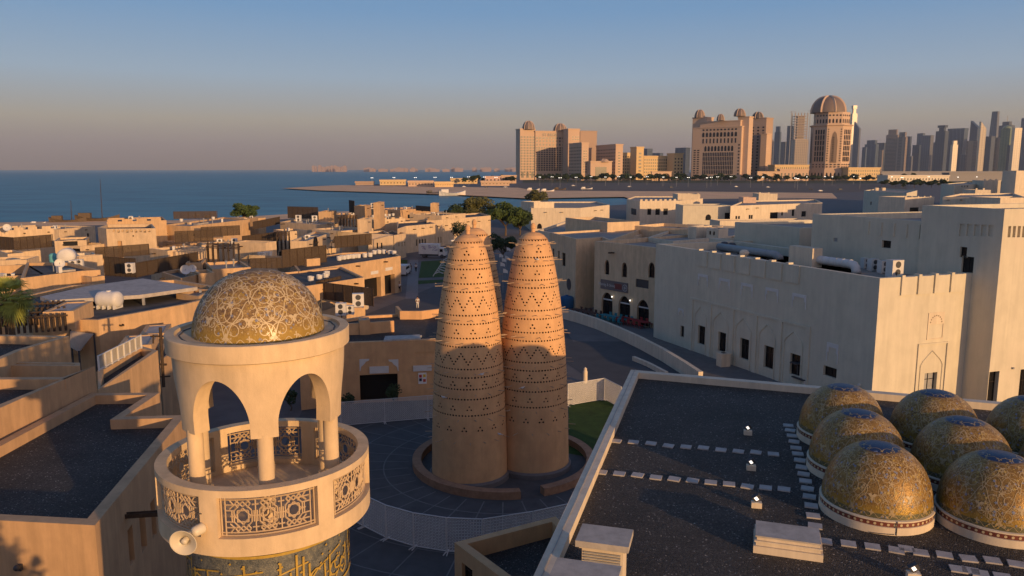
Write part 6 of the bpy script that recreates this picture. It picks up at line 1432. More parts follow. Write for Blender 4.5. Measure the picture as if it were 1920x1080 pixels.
# ---- long wall house (water tank roof)
b = Bld('long tan house with the white ribbed water tank on its dark roof', [(60, 598), (127, 599), (184, 600), (345, 571), (420, 552), (395, 535), (330, 524), (130, 535), (20, 560)], 7.6, wall=TAN2, roof=ROOF, par=.35, th=.4)
k = b.edge(280); b.spout(226, 610, .3, .3, k=k); b.build()
B('square tan box on the tank roof beside the vigas pergola', rect((80, 585), (138, 583), 5, 8.6), 8.6, TAN2, SLAB, .1, zb=5)
b = B('tan house corner in shade with a sunken lane beside it, under the long tan house', [(128, 618), (165, 623), (200, 612), (165, 607)], 6.6, TAN2, ROOF, .3) if False else None
def sail(label, pts, m=TENT, name='shade_sail'):
    P = [Vector(p) for p in pts]; mb = MB(); n = 10
    def q(u, v):
        a = P[0].lerp(P[1], u); c = (P[3] if len(P) > 3 else P[2]).lerp(P[2], u); r = a.lerp(c, v); r.z -= 1.6 * math.sin(math.pi * u) * math.sin(math.pi * v) * .45; return r
    for i in range(n):
        for j in range(n): mb.quad(q(i / n, j / n), q((i + 1) / n, j / n), q((i + 1) / n, (j + 1) / n), q(i / n, (j + 1) / n))
    c = sum(P, Vector()) / len(P); t = thing(name, (c.x, c.y, min(p.z for p in P)), label, 'shade sail'); mb.build('canvas', m, t, smooth=True)
    for p in P: po = MB(); po.tube([(p.x, p.y, p.z - 3.2), (p.x, p.y, p.z + .1)], .07, 6); po.build('mast', DGREY, t)
    return t
sail('beige shade sail slung in the gap below the long tan house', [atz(132, 620, 7), atz(176, 626, 6.6), atz(148, 660, 6.4), atz(130, 650, 6.6)])
# ---- water tank
p = atz(206, 578, 7.27); t = thing('roof_water_tank', (p.x, p.y, 7.27), 'white ribbed plastic water tank lying on the dark roof of the long tan house', 'water tank', None, R(-6))
b = MB(); pr = [(-1.12, .3), (-1.05, .62), (-.9, .74)] + [(x, .74 + (.05 if i % 2 else 0)) for i, x in enumerate([-.7, -.5, -.3, -.1, .1, .3, .5, .7])] + [(.9, .74), (1.05, .62), (1.12, .3)]
vs = []
for x, r in pr:
    for i in range(20): a = 2 * math.pi * i / 20; vs.append((x, r * math.cos(a), .85 + r * math.sin(a)))
b.add(vs, [(j * 20 + i, j * 20 + (i + 1) % 20, (j + 1) * 20 + (i + 1) % 20, (j + 1) * 20 + i) for j in range(len(pr) - 1) for i in range(20)] + [tuple(range(20)), tuple(range(20 * (len(pr) - 1), 20 * len(pr)))]); b.build('tank_shell', WFR, t, local=True, smooth=True)
b = MB(); [b.box(x - .06, x + .06, -.7, .7, 0, .35) for x in (-.8, -.27, .27, .8)]; b.build('cradle', WFR, t, local=True); b = MB(); b.lathe([(.22, 1.55), (.22, 1.68), (.01, 1.7)], n=14); b.build('hatch_lid', WFR, t, local=True)
# white slab roof
def flat_slab(label, pts, z, th, m, zb=None):
    P = [atz(x, y, z) for x, y in pts]; mb = MB(); Q = [(p.x, p.y) for p in P]
    if area(Q) < 0: Q = Q[::-1]
    mb.prism(Q, z - th, z); t = thing('roof_slab', (Q[0][0], Q[0][1], z - th), label, 'roof slab'); mb.build('slab', m, t)
    s = MB()
    for x, y in Q: s.box(x * .995 - .1, x * .995 + .1, y + .2, y + .4, (zb or 5), z - th - .002)
    s.build('support', GREY, t)
flat_slab('big weathered pale concrete roof slab behind the water tank', [(75, 556), (95, 563), (262, 553), (370, 538), (268, 522), (165, 536)], 8.3, .35, SLAB, 7.27)
flat_slab('low pale slab strip on the dark roof left of the water tank', [(112, 574), (150, 566), (186, 574), (140, 578)], 7.45, .12, SLAB, 7.3)
# ---- block list of the village (front-left px, front-right px, depth, height)
V = [
 ('long crenellated cream wall house at the far left', rect((-30, 434), (101, 428), 14, 8), 8, SAND, dict(mer=(50, 1.6, .9, .5))),
 ('low cream wall house right of the crenellated one', rect((110, 430), (178, 424), 12, 5.5), 5.5, SAND, {}),
 ('cream stepped house with a dark letterbox opening', rect((102, 452), (162, 450), 8, 7.0), 7.0, SAND, dict(holes=((118, 452.5, 146, 461),))),
 ('low cream wall running right from the stepped house', rect((150, 462), (205, 456), 6, 6.0), 6.0, SAND, dict(holes=((135, 466, 152, 472),))),
 ('tall cream fort-like house with a scalloped dark frieze and a tall slot', None, 9, SAND, {}),
 ('long toothed sunlit wall house behind the fort-like house', rect((200, 416), (312, 413), 14, 9.2), 9.2, TAN2, dict(mer=(260, 2.0, .8, .5))),
 ('tan two-sided house with shaded left gable, right of the fort-like house', [(304, 422), (357, 424), (468, 411), (420, 407)], 8.0, TAN2, dict(holes=((362, 436, 367, 443, 'window', .8),), spouts=((314, 438, .3, 1), (339, 438, .3, 1), (428, 427, .3, 1)))),
 ('low shaded house at the foot of the tan two-sided house', rect((305, 452), (345, 456), 6, 5), 5, TAN, {}),
 ('bright low cream wall below the dark rooftop screens', rect((329, 472), (382, 467), 7, 6.6), 6.6, SAND, {}),
 ('cream low house left part, between the brown screens and bright wall', rect((280, 466), (314, 470), 7, 6.8), 6.8, SAND, {}),
 ('cream house behind the pergola of dark posts', rect((378, 459), (408, 459), 6, 7), 7, SAND, {}),
 ('long cream house right of the pergola', rect((405, 463), (490, 458), 10, 6.4), 6.4, SAND, {}),
 ('tan stepped cube right of the pergola of dark posts', rect((446, 467), (480, 466), 5, 7.0), 7.0, TAN2, {}),
 ('brown low box with a satellite dish before it', [(303, 510), (339, 522), (370, 515), (335, 504)], 6.6, TAN, {}),
 ('tan box right behind the brown dish box', rect((348, 493), (380, 492), 5, 6.8), 6.8, TAN2, {}),
 ('small lit tan cube below the tan dish box', rect((372, 513), (402, 511), 4, 6.8), 6.8, TAN2, {}),
 ('tan wall house directly left of the minaret dome', rect((398, 505), (470, 501), 9, 6.6), 6.6, TAN2, {}),
 ('tan low box left of the minaret dome below the slab roof', [(330, 550), (372, 556), (400, 543), (365, 540)], 7.8, TAN2, {}),
 ('tan courtyard house with a bright inner ledge at the left edge', [(-60, 500), (52, 496), (83, 514), (-60, 522)], 7.2, TAN2, dict(par=1.2)),
 ('long tan wall house left of the pale slab roof', [(38, 522), (86, 516), (152, 508), (188, 506), (130, 492), (50, 492)], 7.6, TAN2, {}),
 ('small tan box at the right end of the long tan wall house', [(152, 517), (172, 520), (196, 517), (180, 513)], 7.0, TAN2, {}),
 ('low cream parapet house left of the round tank', rect((-40, 489), (50, 487), 5, 6.6), 6.6, SAND, {}),
 ('cream corner house near the left edge behind dark screens', rect((14, 476), (45, 474), 7, 6.4), 6.4, SAND, {}),
 ('small cream block behind the round tank', rect((135, 481), (148, 482), 4, 6.6), 6.6, SAND, {}),
 ('grey rendered low wall right of the round tank', rect((146, 480), (182, 478), 5, 6.0), 6.0, CREAM, {}),
 # middle
 ('low sandy wall house on the beach behind the trees', rect((445, 412), (468, 411), 8, 6), 6, SAND, dict(mer=(456, 1, .8, .4))),
 ('tan small block on the beach, left of the dark screen block', rect((484, 409), (498, 408), 8, 6), 6, TAN2, {}),
 ('sunlit tan cube right of the dark screen block', rect((597, 397), (620, 397), 7, 9), 9, TAN2, {}),
 ('base house of the dark screen block', rect((540, 410), (625, 410), 10, 6), 6, SAND, {}),
 ('long bright cream house with a moulded band, centre left', [(525, 416), (597, 421), (634, 418), (560, 410)], 6.6, SAND, dict(spouts=((534, 420, .3, 1), (614, 420, .3, 1), (628, 419, .3, 1)))),
 ('low tan house in front of the long bright cream house', rect((538, 434), (576, 432), 8, 5.4), 5.4, SAND, {}),
 ('sandy house under the dark screens left of the round window house', rect((440, 457), (500, 459), 9, 6), 6, SAND, {}),
 ('tall sunlit cream block beside the porch of dark posts', rect((498, 455), (518, 452), 6, 8.2), 8.2, SAND, {}),
 ('house with a round dark window', [(544, 452), (575, 452), (618, 437), (590, 433)], 8.0, SAND, {}),
 ('low grey roofed house before the round window house', rect((572, 467), (630, 464), 7, 5.4), 5.4, SAND, {}),
 ('cream block behind the shade sail, pierced with arches', rect((640, 433), (700, 428), 10, 6.4), 6.4, SAND, {}),
 ('tall plain cream stair block behind the shade sail', rect((670, 411), (688, 411), 6, 9), 9, SAND, {}),
 ('long toothed cream house with white pots, behind the stair block', rect((688, 413), (760, 409), 10, 7.2), 7.2, SAND, dict(mer=(730, 1, 1.6, .4))),
 ('sandy wall house behind the long toothed one, upper', rect((620, 404), (690, 402), 10, 7), 7, TAN2, {}),
 ('ochre beach tower block, sunlit, tallest of the middle village', rect((700, 380), (712, 380), 7, 12), 12, TAN2, {}),
 ('brown boxed block left of the ochre beach tower block', rect((664, 386), (687, 386), 7, 10.5), 10.5, TAN, {}),
 ('small ochre chimney-like block on the beach left of the bushes', rect((807, 381), (820, 381), 5, 10.5), 10.5, TAN2, {}),
 ('flat roofed terrace house on the beach with pale rails', rect((722, 394), (806, 391), 12, 7.5), 7.5, TAN, {}),
 ('curly gabled cream house behind the toothed one', rect((768, 402), (828, 404), 12, 8), 8, SAND, dict(mer=(800, 1.2, 2.4, .5))),
 ('sunlit cream house with brackets and four slit windows', None, 6.6, SAND, {}),
 ('cream low wing with three slit windows and red brackets', None, 5.6, SAND, {}),
 ('long shaded cream house behind the truck, with slit windows', None, 7.0, SAND, {}),
 ('shaded cream house behind the shade sail with two dark windows', None, 6.2, SAND, {}),
]
RV = random.Random(77); VR = []
for lab, pts, z, m, kw in V:
    if pts is None: continue
    kw = {'par': .4, **kw}; hs_ = kw.pop('holes', ()); sp_ = kw.pop('spouts', ()); me_ = kw.pop('mer', None)
    b = Bld(lab, pts, z, wall=m, roof=random.choice((ROOF, ROOF, ROOFL)), th=.3, **kw)
    for q in hs_: b.hole(q[0], q[1], q[2], q[3], 'window', .18, GLASS, arch=q[5] if len(q) > 5 else 0)
    for q in sp_: b.spout(*q)
    if me_: b.merlons(b.edge(me_[0]), *me_[1:])
    for k in range(len(b.P)):
        A_, B_ = b.ab(k); e_ = B_ - A_; L_ = e_.length; n_ = Vector((e_.y, -e_.x)) / L_
        if n_.dot(-A_) <= 0 or L_ < 5: continue
        u = RV.uniform(1, 2.5)
        while u < L_ - 1 and not sp_:
            M_ = Matrix(((e_.x / L_, n_.x, 0, A_.x + e_.x / L_ * u), (e_.y / L_, n_.y, 0, A_.y + e_.y / L_ * u), (0, 0, 1, z - .75), (0, 0, 0, 1))); mb_ = MB(); mb_.box(-.16, .16, -.05, .55, -.06, .1, M_); b.extras.append(('rain_spout', mb_, WOOD)); u += RV.uniform(3.5, 7)
        if L_ > 9 and z > 5.4 and not hs_:
            for q in range(int(L_ / 7)):
                u = RV.uniform(1.5, L_ - 2.5); w_ = RV.choice((.7, .9, 1.3)); b.holes.setdefault(k, [])
                if all(abs(u - h_[0]) > 2.6 for h_ in b.holes[k]): b.holes[k].append((u, u + w_, z - 2.9, z - 1.7, .2, 0, 'window', GLASS))
    b.build(); VR.append((b.P, z - kw['par'], lab))
# fort like house
fb_ = Bld(V[4][0], [(183, 426), (199, 429), (292, 428), (285, 420), (200, 421)], 9, wall=SAND, roof=ROOF, par=.6, name='fort_house')
k = fb_.edge(250); fb_.hole(220, 452, 231, 486, 'blind_slot', .5, TAN, k=k); fb_.hole(248, 441, 251, 444, 'window', .3, DARK, k=k)
for i in range(9): fb_.hole(211 + i * 8.2, 430.5, 216.5 + i * 8.2, 435 + (i % 2), 'niche', .5, DARK, k=k, arch=.4)
fb_.build()
# round window on its house
for nm, pts, z, holes, sp in (
  ('sunlit cream house with brackets and four slit windows', [(745, 429), (761, 424), (816, 419), (800, 413), (745, 416)], 6.6, ((780, 449, 783, 461), (786, 449, 789, 461), (791, 448, 794, 459), (796, 448, 799, 459)), ((775, 430), (791, 428), (806, 426))),
  ('cream low wing with three slit windows and red brackets', [(708, 441), (735, 442), (761, 437), (735, 432)], 5.6, ((747, 454, 749, 462), (753, 454, 755, 462), (758, 453, 760, 461)), ()),
  ('long shaded cream house behind the truck, with slit windows', [(800, 413), (817, 413), (920, 404), (900, 399), (800, 405)], 7.0, ((812, 445, 814, 457), (816, 445, 818, 457), (821, 445, 823, 456), (826, 444, 828, 455)), ((820, 424), (835, 423), (862, 418), (876, 416), (896, 415), (916, 413))),
  ('shaded cream house behind the shade sail with two dark windows', [(690, 442), (736, 442), (720, 432), (690, 434)], 6.2, ((706, 455, 709, 466), (714, 455, 717, 466)), ())):
    b = Bld(nm, pts, z, wall=SAND, roof=ROOF, par=.4)
    for h in holes: b.hole(*h, 'window', .2, DARK)
    for s_ in sp: b.spout(*s_, .35, .8)
    b.build()
def rw(mb, M):
    mb.lathe([(1.5, 0), (1.5, .12), (1.35, .12), (1.35, .04), (.001, .04)], n=24); T = M @ Matrix.Rotation(R(-90), 4, 'X'); mb.v = [tuple(T @ Vector(v)) for v in mb.v]
# two restaurants with garage-like doors
WZ = 6.0
b = Bld('orange tan house with two broad dark doorways and white terrace pots', [(560, 509), (751, 480), (735, 470), (640, 474), (545, 490)], WZ, wall=TAN2, roof=ROOF, par=.3, th=.35)
k = b.edge(720); b.hole(683, 521, 716, 600, 'door', .9, DARK, k=k, ground=True); b.hole(721, 515, 742, 600, 'door', .9, DARK, k=k, ground=True)
for x, y in ((668, 499), (720, 491)): b.spout(x, y, .3, .7, k=k)
for x, y in ((702, 511), (729, 504)): b.onface(x, y, 'sign_panel', lambda mb, M: mb.box(-.9, .9, .01, .06, -.25, .25, M), WFR, k)
b.build()
b = Bld('nearer orange tan house with a flat sunlit wall, corner by the dark doorways', [(520, 545), (683, 520), (640, 500), (520, 512)], WZ, wall=TAN2, roof=ROOF, par=.25, th=.35)
k = b.edge(640)
for x, y in ((606, 543), (665, 532), (637, 546), (652, 544)): b.spout(x, y, .28, .6, k=k)
b.build()
B('tan wall stub joining the two orange tan houses', rect((575, 486), (600, 484), 4, 6.8), 6.8, TAN2, ROOF, .2)
# ---- house behind the pigeon towers, dark doorway facing the plaza
BZ = 5.4
b = Bld('shaded terracotta house with a wide dark doorway behind the minaret and towers', [(560, 652), (646, 643), (830, 636), (838, 583), (690, 591), (560, 612)], BZ, wall=TERRA, roof=GRAV, par=.25, th=.45)
k = b.edge(720); b.hole(674, 702, 747, 760, 'door', 1.0, DARK, k=k, ground=True); b.hole(778, 660, 812, 668, 'niche', .05, TERRA, k=k)
for s_, x in ((1, 683), (-1, 738)):
    def corner(mb, M, s_=s_):
        mb.add([M @ Vector(v) for v in ((0, .03, .35), (s_ * .85, .03, .35), (s_ * .8, .03, .2), (s_ * .55, .03, .12), (s_ * .4, .03, -.1), (s_ * .15, .03, -.3), (s_ * .05, .03, -.7), (0, .03, -.7))], [tuple(range(8))])
        mb.add([M @ Vector(v) for v in ((0, .0, .35), (s_ * .85, .0, .35), (s_ * .85, .03, .35), (0, .03, .35))], [(0, 1, 2, 3)])
    b.onface(x - s_ * 9, 681, 'carved_corner', corner, WFR, k)
b.onface(711, 693, 'sign_panel', lambda mb, M: mb.box(-.82, .82, .02, .12, -.3, .3, M), WFR, k)
b.onface(792, 690, 'sign_panel', lambda mb, M: mb.box(-.8, .8, .02, .12, -.25, .25, M), WFR, k)
MP = b.onface(792, 709, 'poster', lambda mb, M: mb.box(-.36, .36, .02, .06, -.5, .5, M), mat('white_paper', (.75, .73, .7), bump=0), k)
for dx, dz, c in ((-.17, .2, (.5, .05, .04)), (.17, .22, (.7, .45, .05)), (-.17, -.12, (.02, .03, .06)), (.17, -.2, (.5, .07, .04))):
    b.onface(792, 709, 'poster_patch', lambda mb, M, dx=dx, dz=dz: mb.box(dx - .12, dx + .12, .061, .064, dz - .13, dz + .13, M), mat('poster_%d' % int(c[0] * 100 + c[1] * 1000), c, bump=0, var=0), k)
b.hole(560, 720, 600, 780, 'door', .6, DARK, k=k)
b.build()
flat_slab('pale flat skylight slab on the roof edge above the wide dark doorway', [(719, 638), (789, 634), (787, 627), (722, 630)], BZ + .12, .14, SLAB, 5.16)
# lit parapet walls behind that roof
def wall_run(label, pts, z, th, zb, m, name='parapet_wall'):
    return ribbon_wall(name, pts, z, th, zb, m, label, 'wall')
wall_run('curling terracotta parapet wall with a scooped end, lit, left of the towers', [(612, 600), (625, 609), (640, 607), (668, 606), (690, 605), (738, 601)], 6.2, .3, 4.8, TERRA)
wall_run('lit terracotta parapet wall running behind the left tower', [(744, 574), (752, 583), (790, 583), (830, 578)], 6.0, .3, 4.6, TERRA)
B('small box of the curling parapet wall', rect((674, 601), (694, 600), 1.5, 6.5), 6.5, TERRA, SLAB, .05, zb=5, name='parapet_box')
# dark mesh enclosure with air conditioners
for i, (xa, ya, xb, yb, z0, h, lab) in enumerate((
 (594, 560, 700, 575, 4.0, 2.2, 'dark brown lattice enclosure beside the orange tan house, front run'), (594, 560, 640, 548, 4.0, 2.2, 'dark brown lattice enclosure beside the orange tan house, back run'),
 (455, 462, 525, 452, 6.2, 1.9, 'dark lattice rooftop screen left of the sunlit cream block'), (530, 503, 612, 492, 5.8, 2.7, 'dark lattice rooftop screen directly above the minaret dome'), (470, 505, 530, 503, 5.8, 1.6, 'low dark lattice rooftop screen left of the one above the minaret dome'),
 (628, 466, 697, 459, 6.0, 2.2, 'dark lattice rooftop screen under the shade sail'), (540, 409, 597, 411, 6.6, 3.3, 'dark lattice beach screen block left of the sunlit tan cube'), (475, 431, 525, 420, 5.6, 2.0, 'dark lattice screen behind the tan houses, centre left'),
 (326, 411, 408, 410, 8.0, 1.9, 'dark rooftop screen topping the tan two-sided house'), (329, 456, 400, 452, 6.0, 2.3, 'dark lattice screen before the tan two-sided house, left run'), (378, 445, 450, 441, 5.8, 2.2, 'dark lattice screen before the tan two-sided house, right run'),
 (180, 486, 280, 478, 5.8, 1.9, 'dark lattice screen at the foot of the fort-like house'), (198, 517, 256, 521, 5.9, 2.6, 'brown lattice box screen behind the pale slab roof, left face'), (256, 521, 372, 497, 5.9, 2.0, 'long dark lattice screen running right from the brown box screen'),
 (27, 470, 100, 463, 5.6, 2.4, 'dark lattice screen below the crenellated wall, at the left'), (-20, 466, 27, 470, 5.6, 2.4, 'dark lattice screen at the very left edge'), (655, 398, 665, 400, 8, 3.5, 'dark open frame screen at the left of the brown boxed block'), (820, 398, 780, 395, 7.5, 1.6, 'dark lattice screen left of the small ochre block'))):
    screen('lattice_screen', lab, atz(xa, ya, z0), atz(xb, yb, z0), z0, h, LATT, posts=6, slat=.16, mfr=WOOD)
# pergolas with pegged posts
def pergola(label, pts, z0, h, n, name='pergola'):
    A, Bp, C2 = (atz(*q, z0) for q in pts); t = thing(name, (A.x, A.y, z0), label, 'pergola'); e = (Bp - A); f = (C2 - A); be = MB()
    for i in range(n + 1):
        for j in range(3):
            p = A + e * (i / n) + f * (j / 2); po = MB(); po.tube([(p.x, p.y, z0), (p.x, p.y, z0 + h + .25)], .1, 6); po.build('post', WOOD, t)
        p = A + e * (i / n); q = p + f * 1.05; s_ = p - f * .05; be.tube([(s_.x, s_.y, z0 + h - .1), (q.x, q.y, z0 + h - .1)], .08, 6)
    for j in range(4):
        p = A + f * (j / 3) - e * .04; q = p + e * 1.08; be.tube([(p.x, p.y, z0 + h + .05), (q.x, q.y, z0 + h + .05)], .08, 6)
    be.build('beams', WOOD, t); return t
pergola('pergola of dark pegged posts on the roof in the middle of the village', ((390, 502), (450, 505), (392, 492)), 5.4, 3.0, 6)
pergola('dark wooden pergola with crowded poles below the palm at the left edge', ((-10, 628), (124, 620), (0, 600)), 7.2, 1.2, 12)
pergola('small porch of dark posts left of the round window house', ((520, 478), (543, 478), (522, 470)), 4.6, 3.6, 3)
pergola('small dark post porch left of the tall stair block', ((637, 428), (668, 428), (640, 422)), 6.0, 2.4, 5)
# shade sails
sail('large beige shade sail with a pointed mast in the middle of the village', [atz(632, 434, 8.8), atz(738, 440, 7.0), atz(690, 452, 6.6), atz(621, 456, 6.4)])
sail('beige shade sail sagging over the roofs left of the round window house', [atz(466, 478, 7.4), atz(548, 481, 6.6), atz(500, 491, 6.2), atz(445, 490, 6.4)])
sail('small beige shade sail beside the minaret dome by the orange tan wall', [atz(602, 562, 5.6), atz(640, 575, 4.6), atz(590, 575, 4.6), atz(575, 570, 4.8)])
# round window
rwb = thing('round_window_plate', (0, 0, 0), 'x', 'x') if False else None
q0 = atz(575, 452, 8.0).xy; q1 = atz(618, 437, 8.0).xy; u, z = onwall(q0, q1, 591, 459); e = (q1 - q0).normalized(); n = Vector((e.y, -e.x))
for o in bpy.data.objects:
    if o.get('label') == 'house with a round dark window':
        mb = MB(); rw(mb, Matrix(((e.x, n.x, 0, q0.x + e.x * u), (e.y, n.y, 0, q0.y + e.y * u), (0, 0, 1, z), (0, 0, 0, 1)))); mb.build('round_window', DARK, o); break
# pots on terraces
pot = MB(); pot.lathe([(.2, 0), (.36, .08), (.42, .62), (.42, .7), (.34, .7), (.3, .6), (.001, .58)], n=10)
po = None
def pots(lst, z, lab, grp):
    global po
    for x, y in lst:
        p = atz(x, y, z)
        if po is None: po = pot.build('planter', WFR, loc=(p.x, p.y, z)); o = po
        else: o = po.copy(); COL.objects.link(o); o.location = (p.x, p.y, z)
        tag(o, lab, 'planter', grp)
pots([(636, 489), (641, 487), (645, 487), (652, 486), (657, 485), (662, 485), (667, 484), (672, 484), (684, 483), (694, 482)], 5.72, 'white pot in the row on the terrace under the shade sail screen', 'white pots under the shade sail screen')
pots([(583, 528), (599, 525), (613, 518), (611, 522)], 5.76, 'white pot on the dark roof beside the minaret dome', 'white pots beside the minaret dome')
pots([(702, 477), (711, 476), (720, 476), (731, 477), (739, 478)], 5.72, 'white pot near the right end of the restaurant roof', 'white pots at the right end of the restaurant roof')
pots([(488, 481), (494, 481), (500, 480), (506, 480)], 6.3, 'white pot under the sagging beige sail', 'white pots under the sagging sail')
pots([(365, 407), (372, 406), (386, 409), (393, 408), (340, 416), (400, 412)], 8.1, 'white round cover on the roof of the tan two-sided house', 'white covers on the two-sided house')
pots([(700, 408), (707, 407), (714, 407), (722, 406), (730, 406), (737, 405)], 7.3, 'white pot along the long toothed cream house', 'white pots on the toothed house')
# satellite dishes, cylinder tank
def dish(px, py, z, s, lab):
    p = atz(px, py, z); t = thing('satellite_dish', (p.x, p.y, z), lab, 'satellite dish'); b = MB(); b.lathe([(.001, 0), (s * .5, s * .08), (s * .85, s * .24), (s, s * .36)], n=20); T = Matrix.Translation((0, 0, s * 1.3)) @ Vector((.5, -.8, .35)).to_track_quat('Z', 'Y').to_matrix().to_4x4(); b.v = [tuple(T @ Vector(v)) for v in b.v]; b.build('reflector', WFR, t, local=True, smooth=True)
    b = MB(); b.tube([(0, .1, 0), (0, .1, s * 1.25)], .05, 6); b.tube([(0, 0, s * 1.1), (.25 * s, -.45 * s, s * 1.6)], .025, 5); b.build('mount', GREY, t, local=True)
dish(348, 518, 6.7, .62, 'round white satellite dish on the brown low box'); dish(361, 513, 6.7, .5, 'second smaller satellite dish just right of the round one'); dish(113, 506, 7.5, .6, 'satellite dish on the long tan wall house'); dish(14, 436, 8, .7, 'satellite dish on the crenellated wall at far left')
p = atz(127, 497, 6.0); t = thing('round_tank', (p.x, p.y, 6.0), 'large white round tank end standing on the dark roof near the left', 'water tank'); b = MB(); T = Matrix.Rotation(R(90), 4, 'X') @ Matrix.Rotation(R(20), 4, 'Y'); b.lathe([(.001, -1.3), (.9, -1.25), (1.15, -1.05), (1.2, 0), (1.2, 1), (.9, 1.2), (.001, 1.25)], n=24); b.v = [tuple(Matrix.Translation((0, 0, 1.35)) @ T @ Vector(v)) for v in b.v]; b.build('tank_shell', WFR, t, local=True, smooth=True); b = MB(); b.box(-.9, .9, -.8, .8, 0, .3); b.build('base', SLAB, t, local=True)
p = atz(101, 493, 6.0); t = thing('small_tank', (p.x, p.y, 6.0), 'small turquoise round tank left of the large white one', 'water tank'); b = MB(); b.lathe([(.55, 0), (.6, .3), (.6, 1.2), (.4, 1.45), (.01, 1.5)], n=16); b.build('tank_shell', mat('turquoise', (.12, .38, .4), bump=0), t, local=True, smooth=True); b = MB(); b.box(-.7, .7, -.7, .7, -.1, -.002); b.build('base', SLAB, t, local=True)
# air conditioners in the village
i = 0
for px, py, z, s, rz, lab in ((640, 592, 4.2, 1.1, 0, 'big beige air conditioner inside the dark lattice enclosure'), (657, 590, 4.2, .8, 0, 'beige air conditioner at the right of the lattice enclosure'), (138, 505, 6, 1.0, .3, 'grey air conditioner on the dark roof right of the large round tank'), (150, 503, 6, 1.0, .2, 'grey air conditioner second right of the large round tank'), (245, 512, 7, 1, 0, 'air conditioner by the brown lattice box screen'),
      (700, 392, 7.5, 1.5, 0, 'air conditioner on the terrace house by the ochre beach tower'), (440, 460, 6, 1, 0, 'air conditioner on the long cream house right of the pergola'), (412, 461, 6, 1, .4, 'air conditioner left end of the long cream house right of the pergola'), (672, 577, 4.2, 1.3, .2, 'pale box air conditioner right outside the lattice enclosure'), (560, 416, 6.3, 1.4, 0, 'air conditioner on the long bright cream house'), (590, 417, 6.3, 1.4, .3, 'second air conditioner on the long bright cream house')):
    p = atz(px, py, z); ac_unit(p.x, p.y, z, rz, lab, None, s)
# kiosk / pillar
p = atz(682, 579, 0); t = thing('pillar_box', (p.x, p.y, 0), 'tall sunlit cream pillar box standing by the lane before the orange houses', 'pillar'); b = MB(); b.box(-.65, .65, -.5, .5, 0, 3.1); b.build('body', CREAM, t, local=True); b = MB(); b.box(-.6, .6, -.55, -.501, 2.6, 2.85); b.build('slot', DARK, t, local=True)
# ---- vehicle: box truck
p = atz(812, 483, .02); t = thing('box_truck', (p.x, p.y, .02), 'white box truck parked before the shaded cream house', 'truck', None, R(-10))
b = MB(); b.box(-3.1, 1.5, -1.1, 1.1, .9, 3.2); b.build('cargo_box', WFR, t, local=True); b = MB(); b.add([(x, y, z) for y in (-1.05, 1.05) for x, z in ((1.6, .6), (3.1, .6), (3.15, 1.4), (2.75, 2.3), (1.6, 2.4))], [(4, 3, 2, 1, 0), (5, 6, 7, 8, 9), (0, 1, 6, 5), (1, 2, 7, 6), (2, 3, 8, 7), (3, 4, 9, 8), (4, 0, 5, 9)]); c = b.build('cab', WFR, t, local=True)
b = MB(); b.box(1.9, 2.6, -1.07, -1.055, 1.45, 2.1); b.build('side_window', GLASS, c, local=True); b = MB(); b.add([(3.165, -.9, 1.45), (3.165, .9, 1.45), (2.8, .9, 2.25), (2.8, -.9, 2.25)], [(0, 1, 2, 3)]); b.build('windscreen', GLASS, c, local=True)
b = MB(); b.box(-3, 3, -.5, .5, .5, .89); b.build('chassis', DGREY, t, local=True)
for x in (-1.9, 2.4):
    for y in (-.95, .95): b = MB(); b.tube([(x, y - .13, .45), (x, y + .13, .45)], .45, 14); b.build('wheel', DGREY, t, local=True)
b = MB(); rr = random.Random(1)
for i in range(16): x = rr.uniform(-2.6, 1); z = rr.uniform(1.8, 2.9); b.tube([(x, -1.115, z), (x + rr.uniform(.1, .4), -1.115, z + rr.uniform(-.3, .3)), (x + rr.uniform(.3, .6), -1.115, z + rr.uniform(-.2, .2))], .05, 4)
b.build('painted_pattern', mat('purple_print', (.2, .15, .3), bump=0), t, local=True)
p = atz(757, 515, 0); t = thing('white_van', (p.x, p.y, .02), 'white van partly hidden behind the restaurant corner in the lane', 'van', None, R(85)); b = MB(); b.add([(x, y, z) for y in (-.9, .9) for x, z in ((-2.3, .35), (2.3, .35), (2.3, 1.0), (1.6, 1.9), (-2.3, 2.0))], [(4, 3, 2, 1, 0), (5, 6, 7, 8, 9), (0, 1, 6, 5), (1, 2, 7, 6), (2, 3, 8, 7), (3, 4, 9, 8), (4, 0, 5, 9)]); b.build('body', WFR, t, local=True); b = MB(); b.box(-1.9, 1.1, -.92, -.905, 1.2, 1.7); b.build('side_window', GLASS, t, local=True)
for x in (-1.5, 1.5):
    for y in (-.85, .85): b = MB(); b.tube([(x, y - .1, .35), (x, y + .1, .35)], .35, 12); b.build('wheel', DGREY, t, local=True)
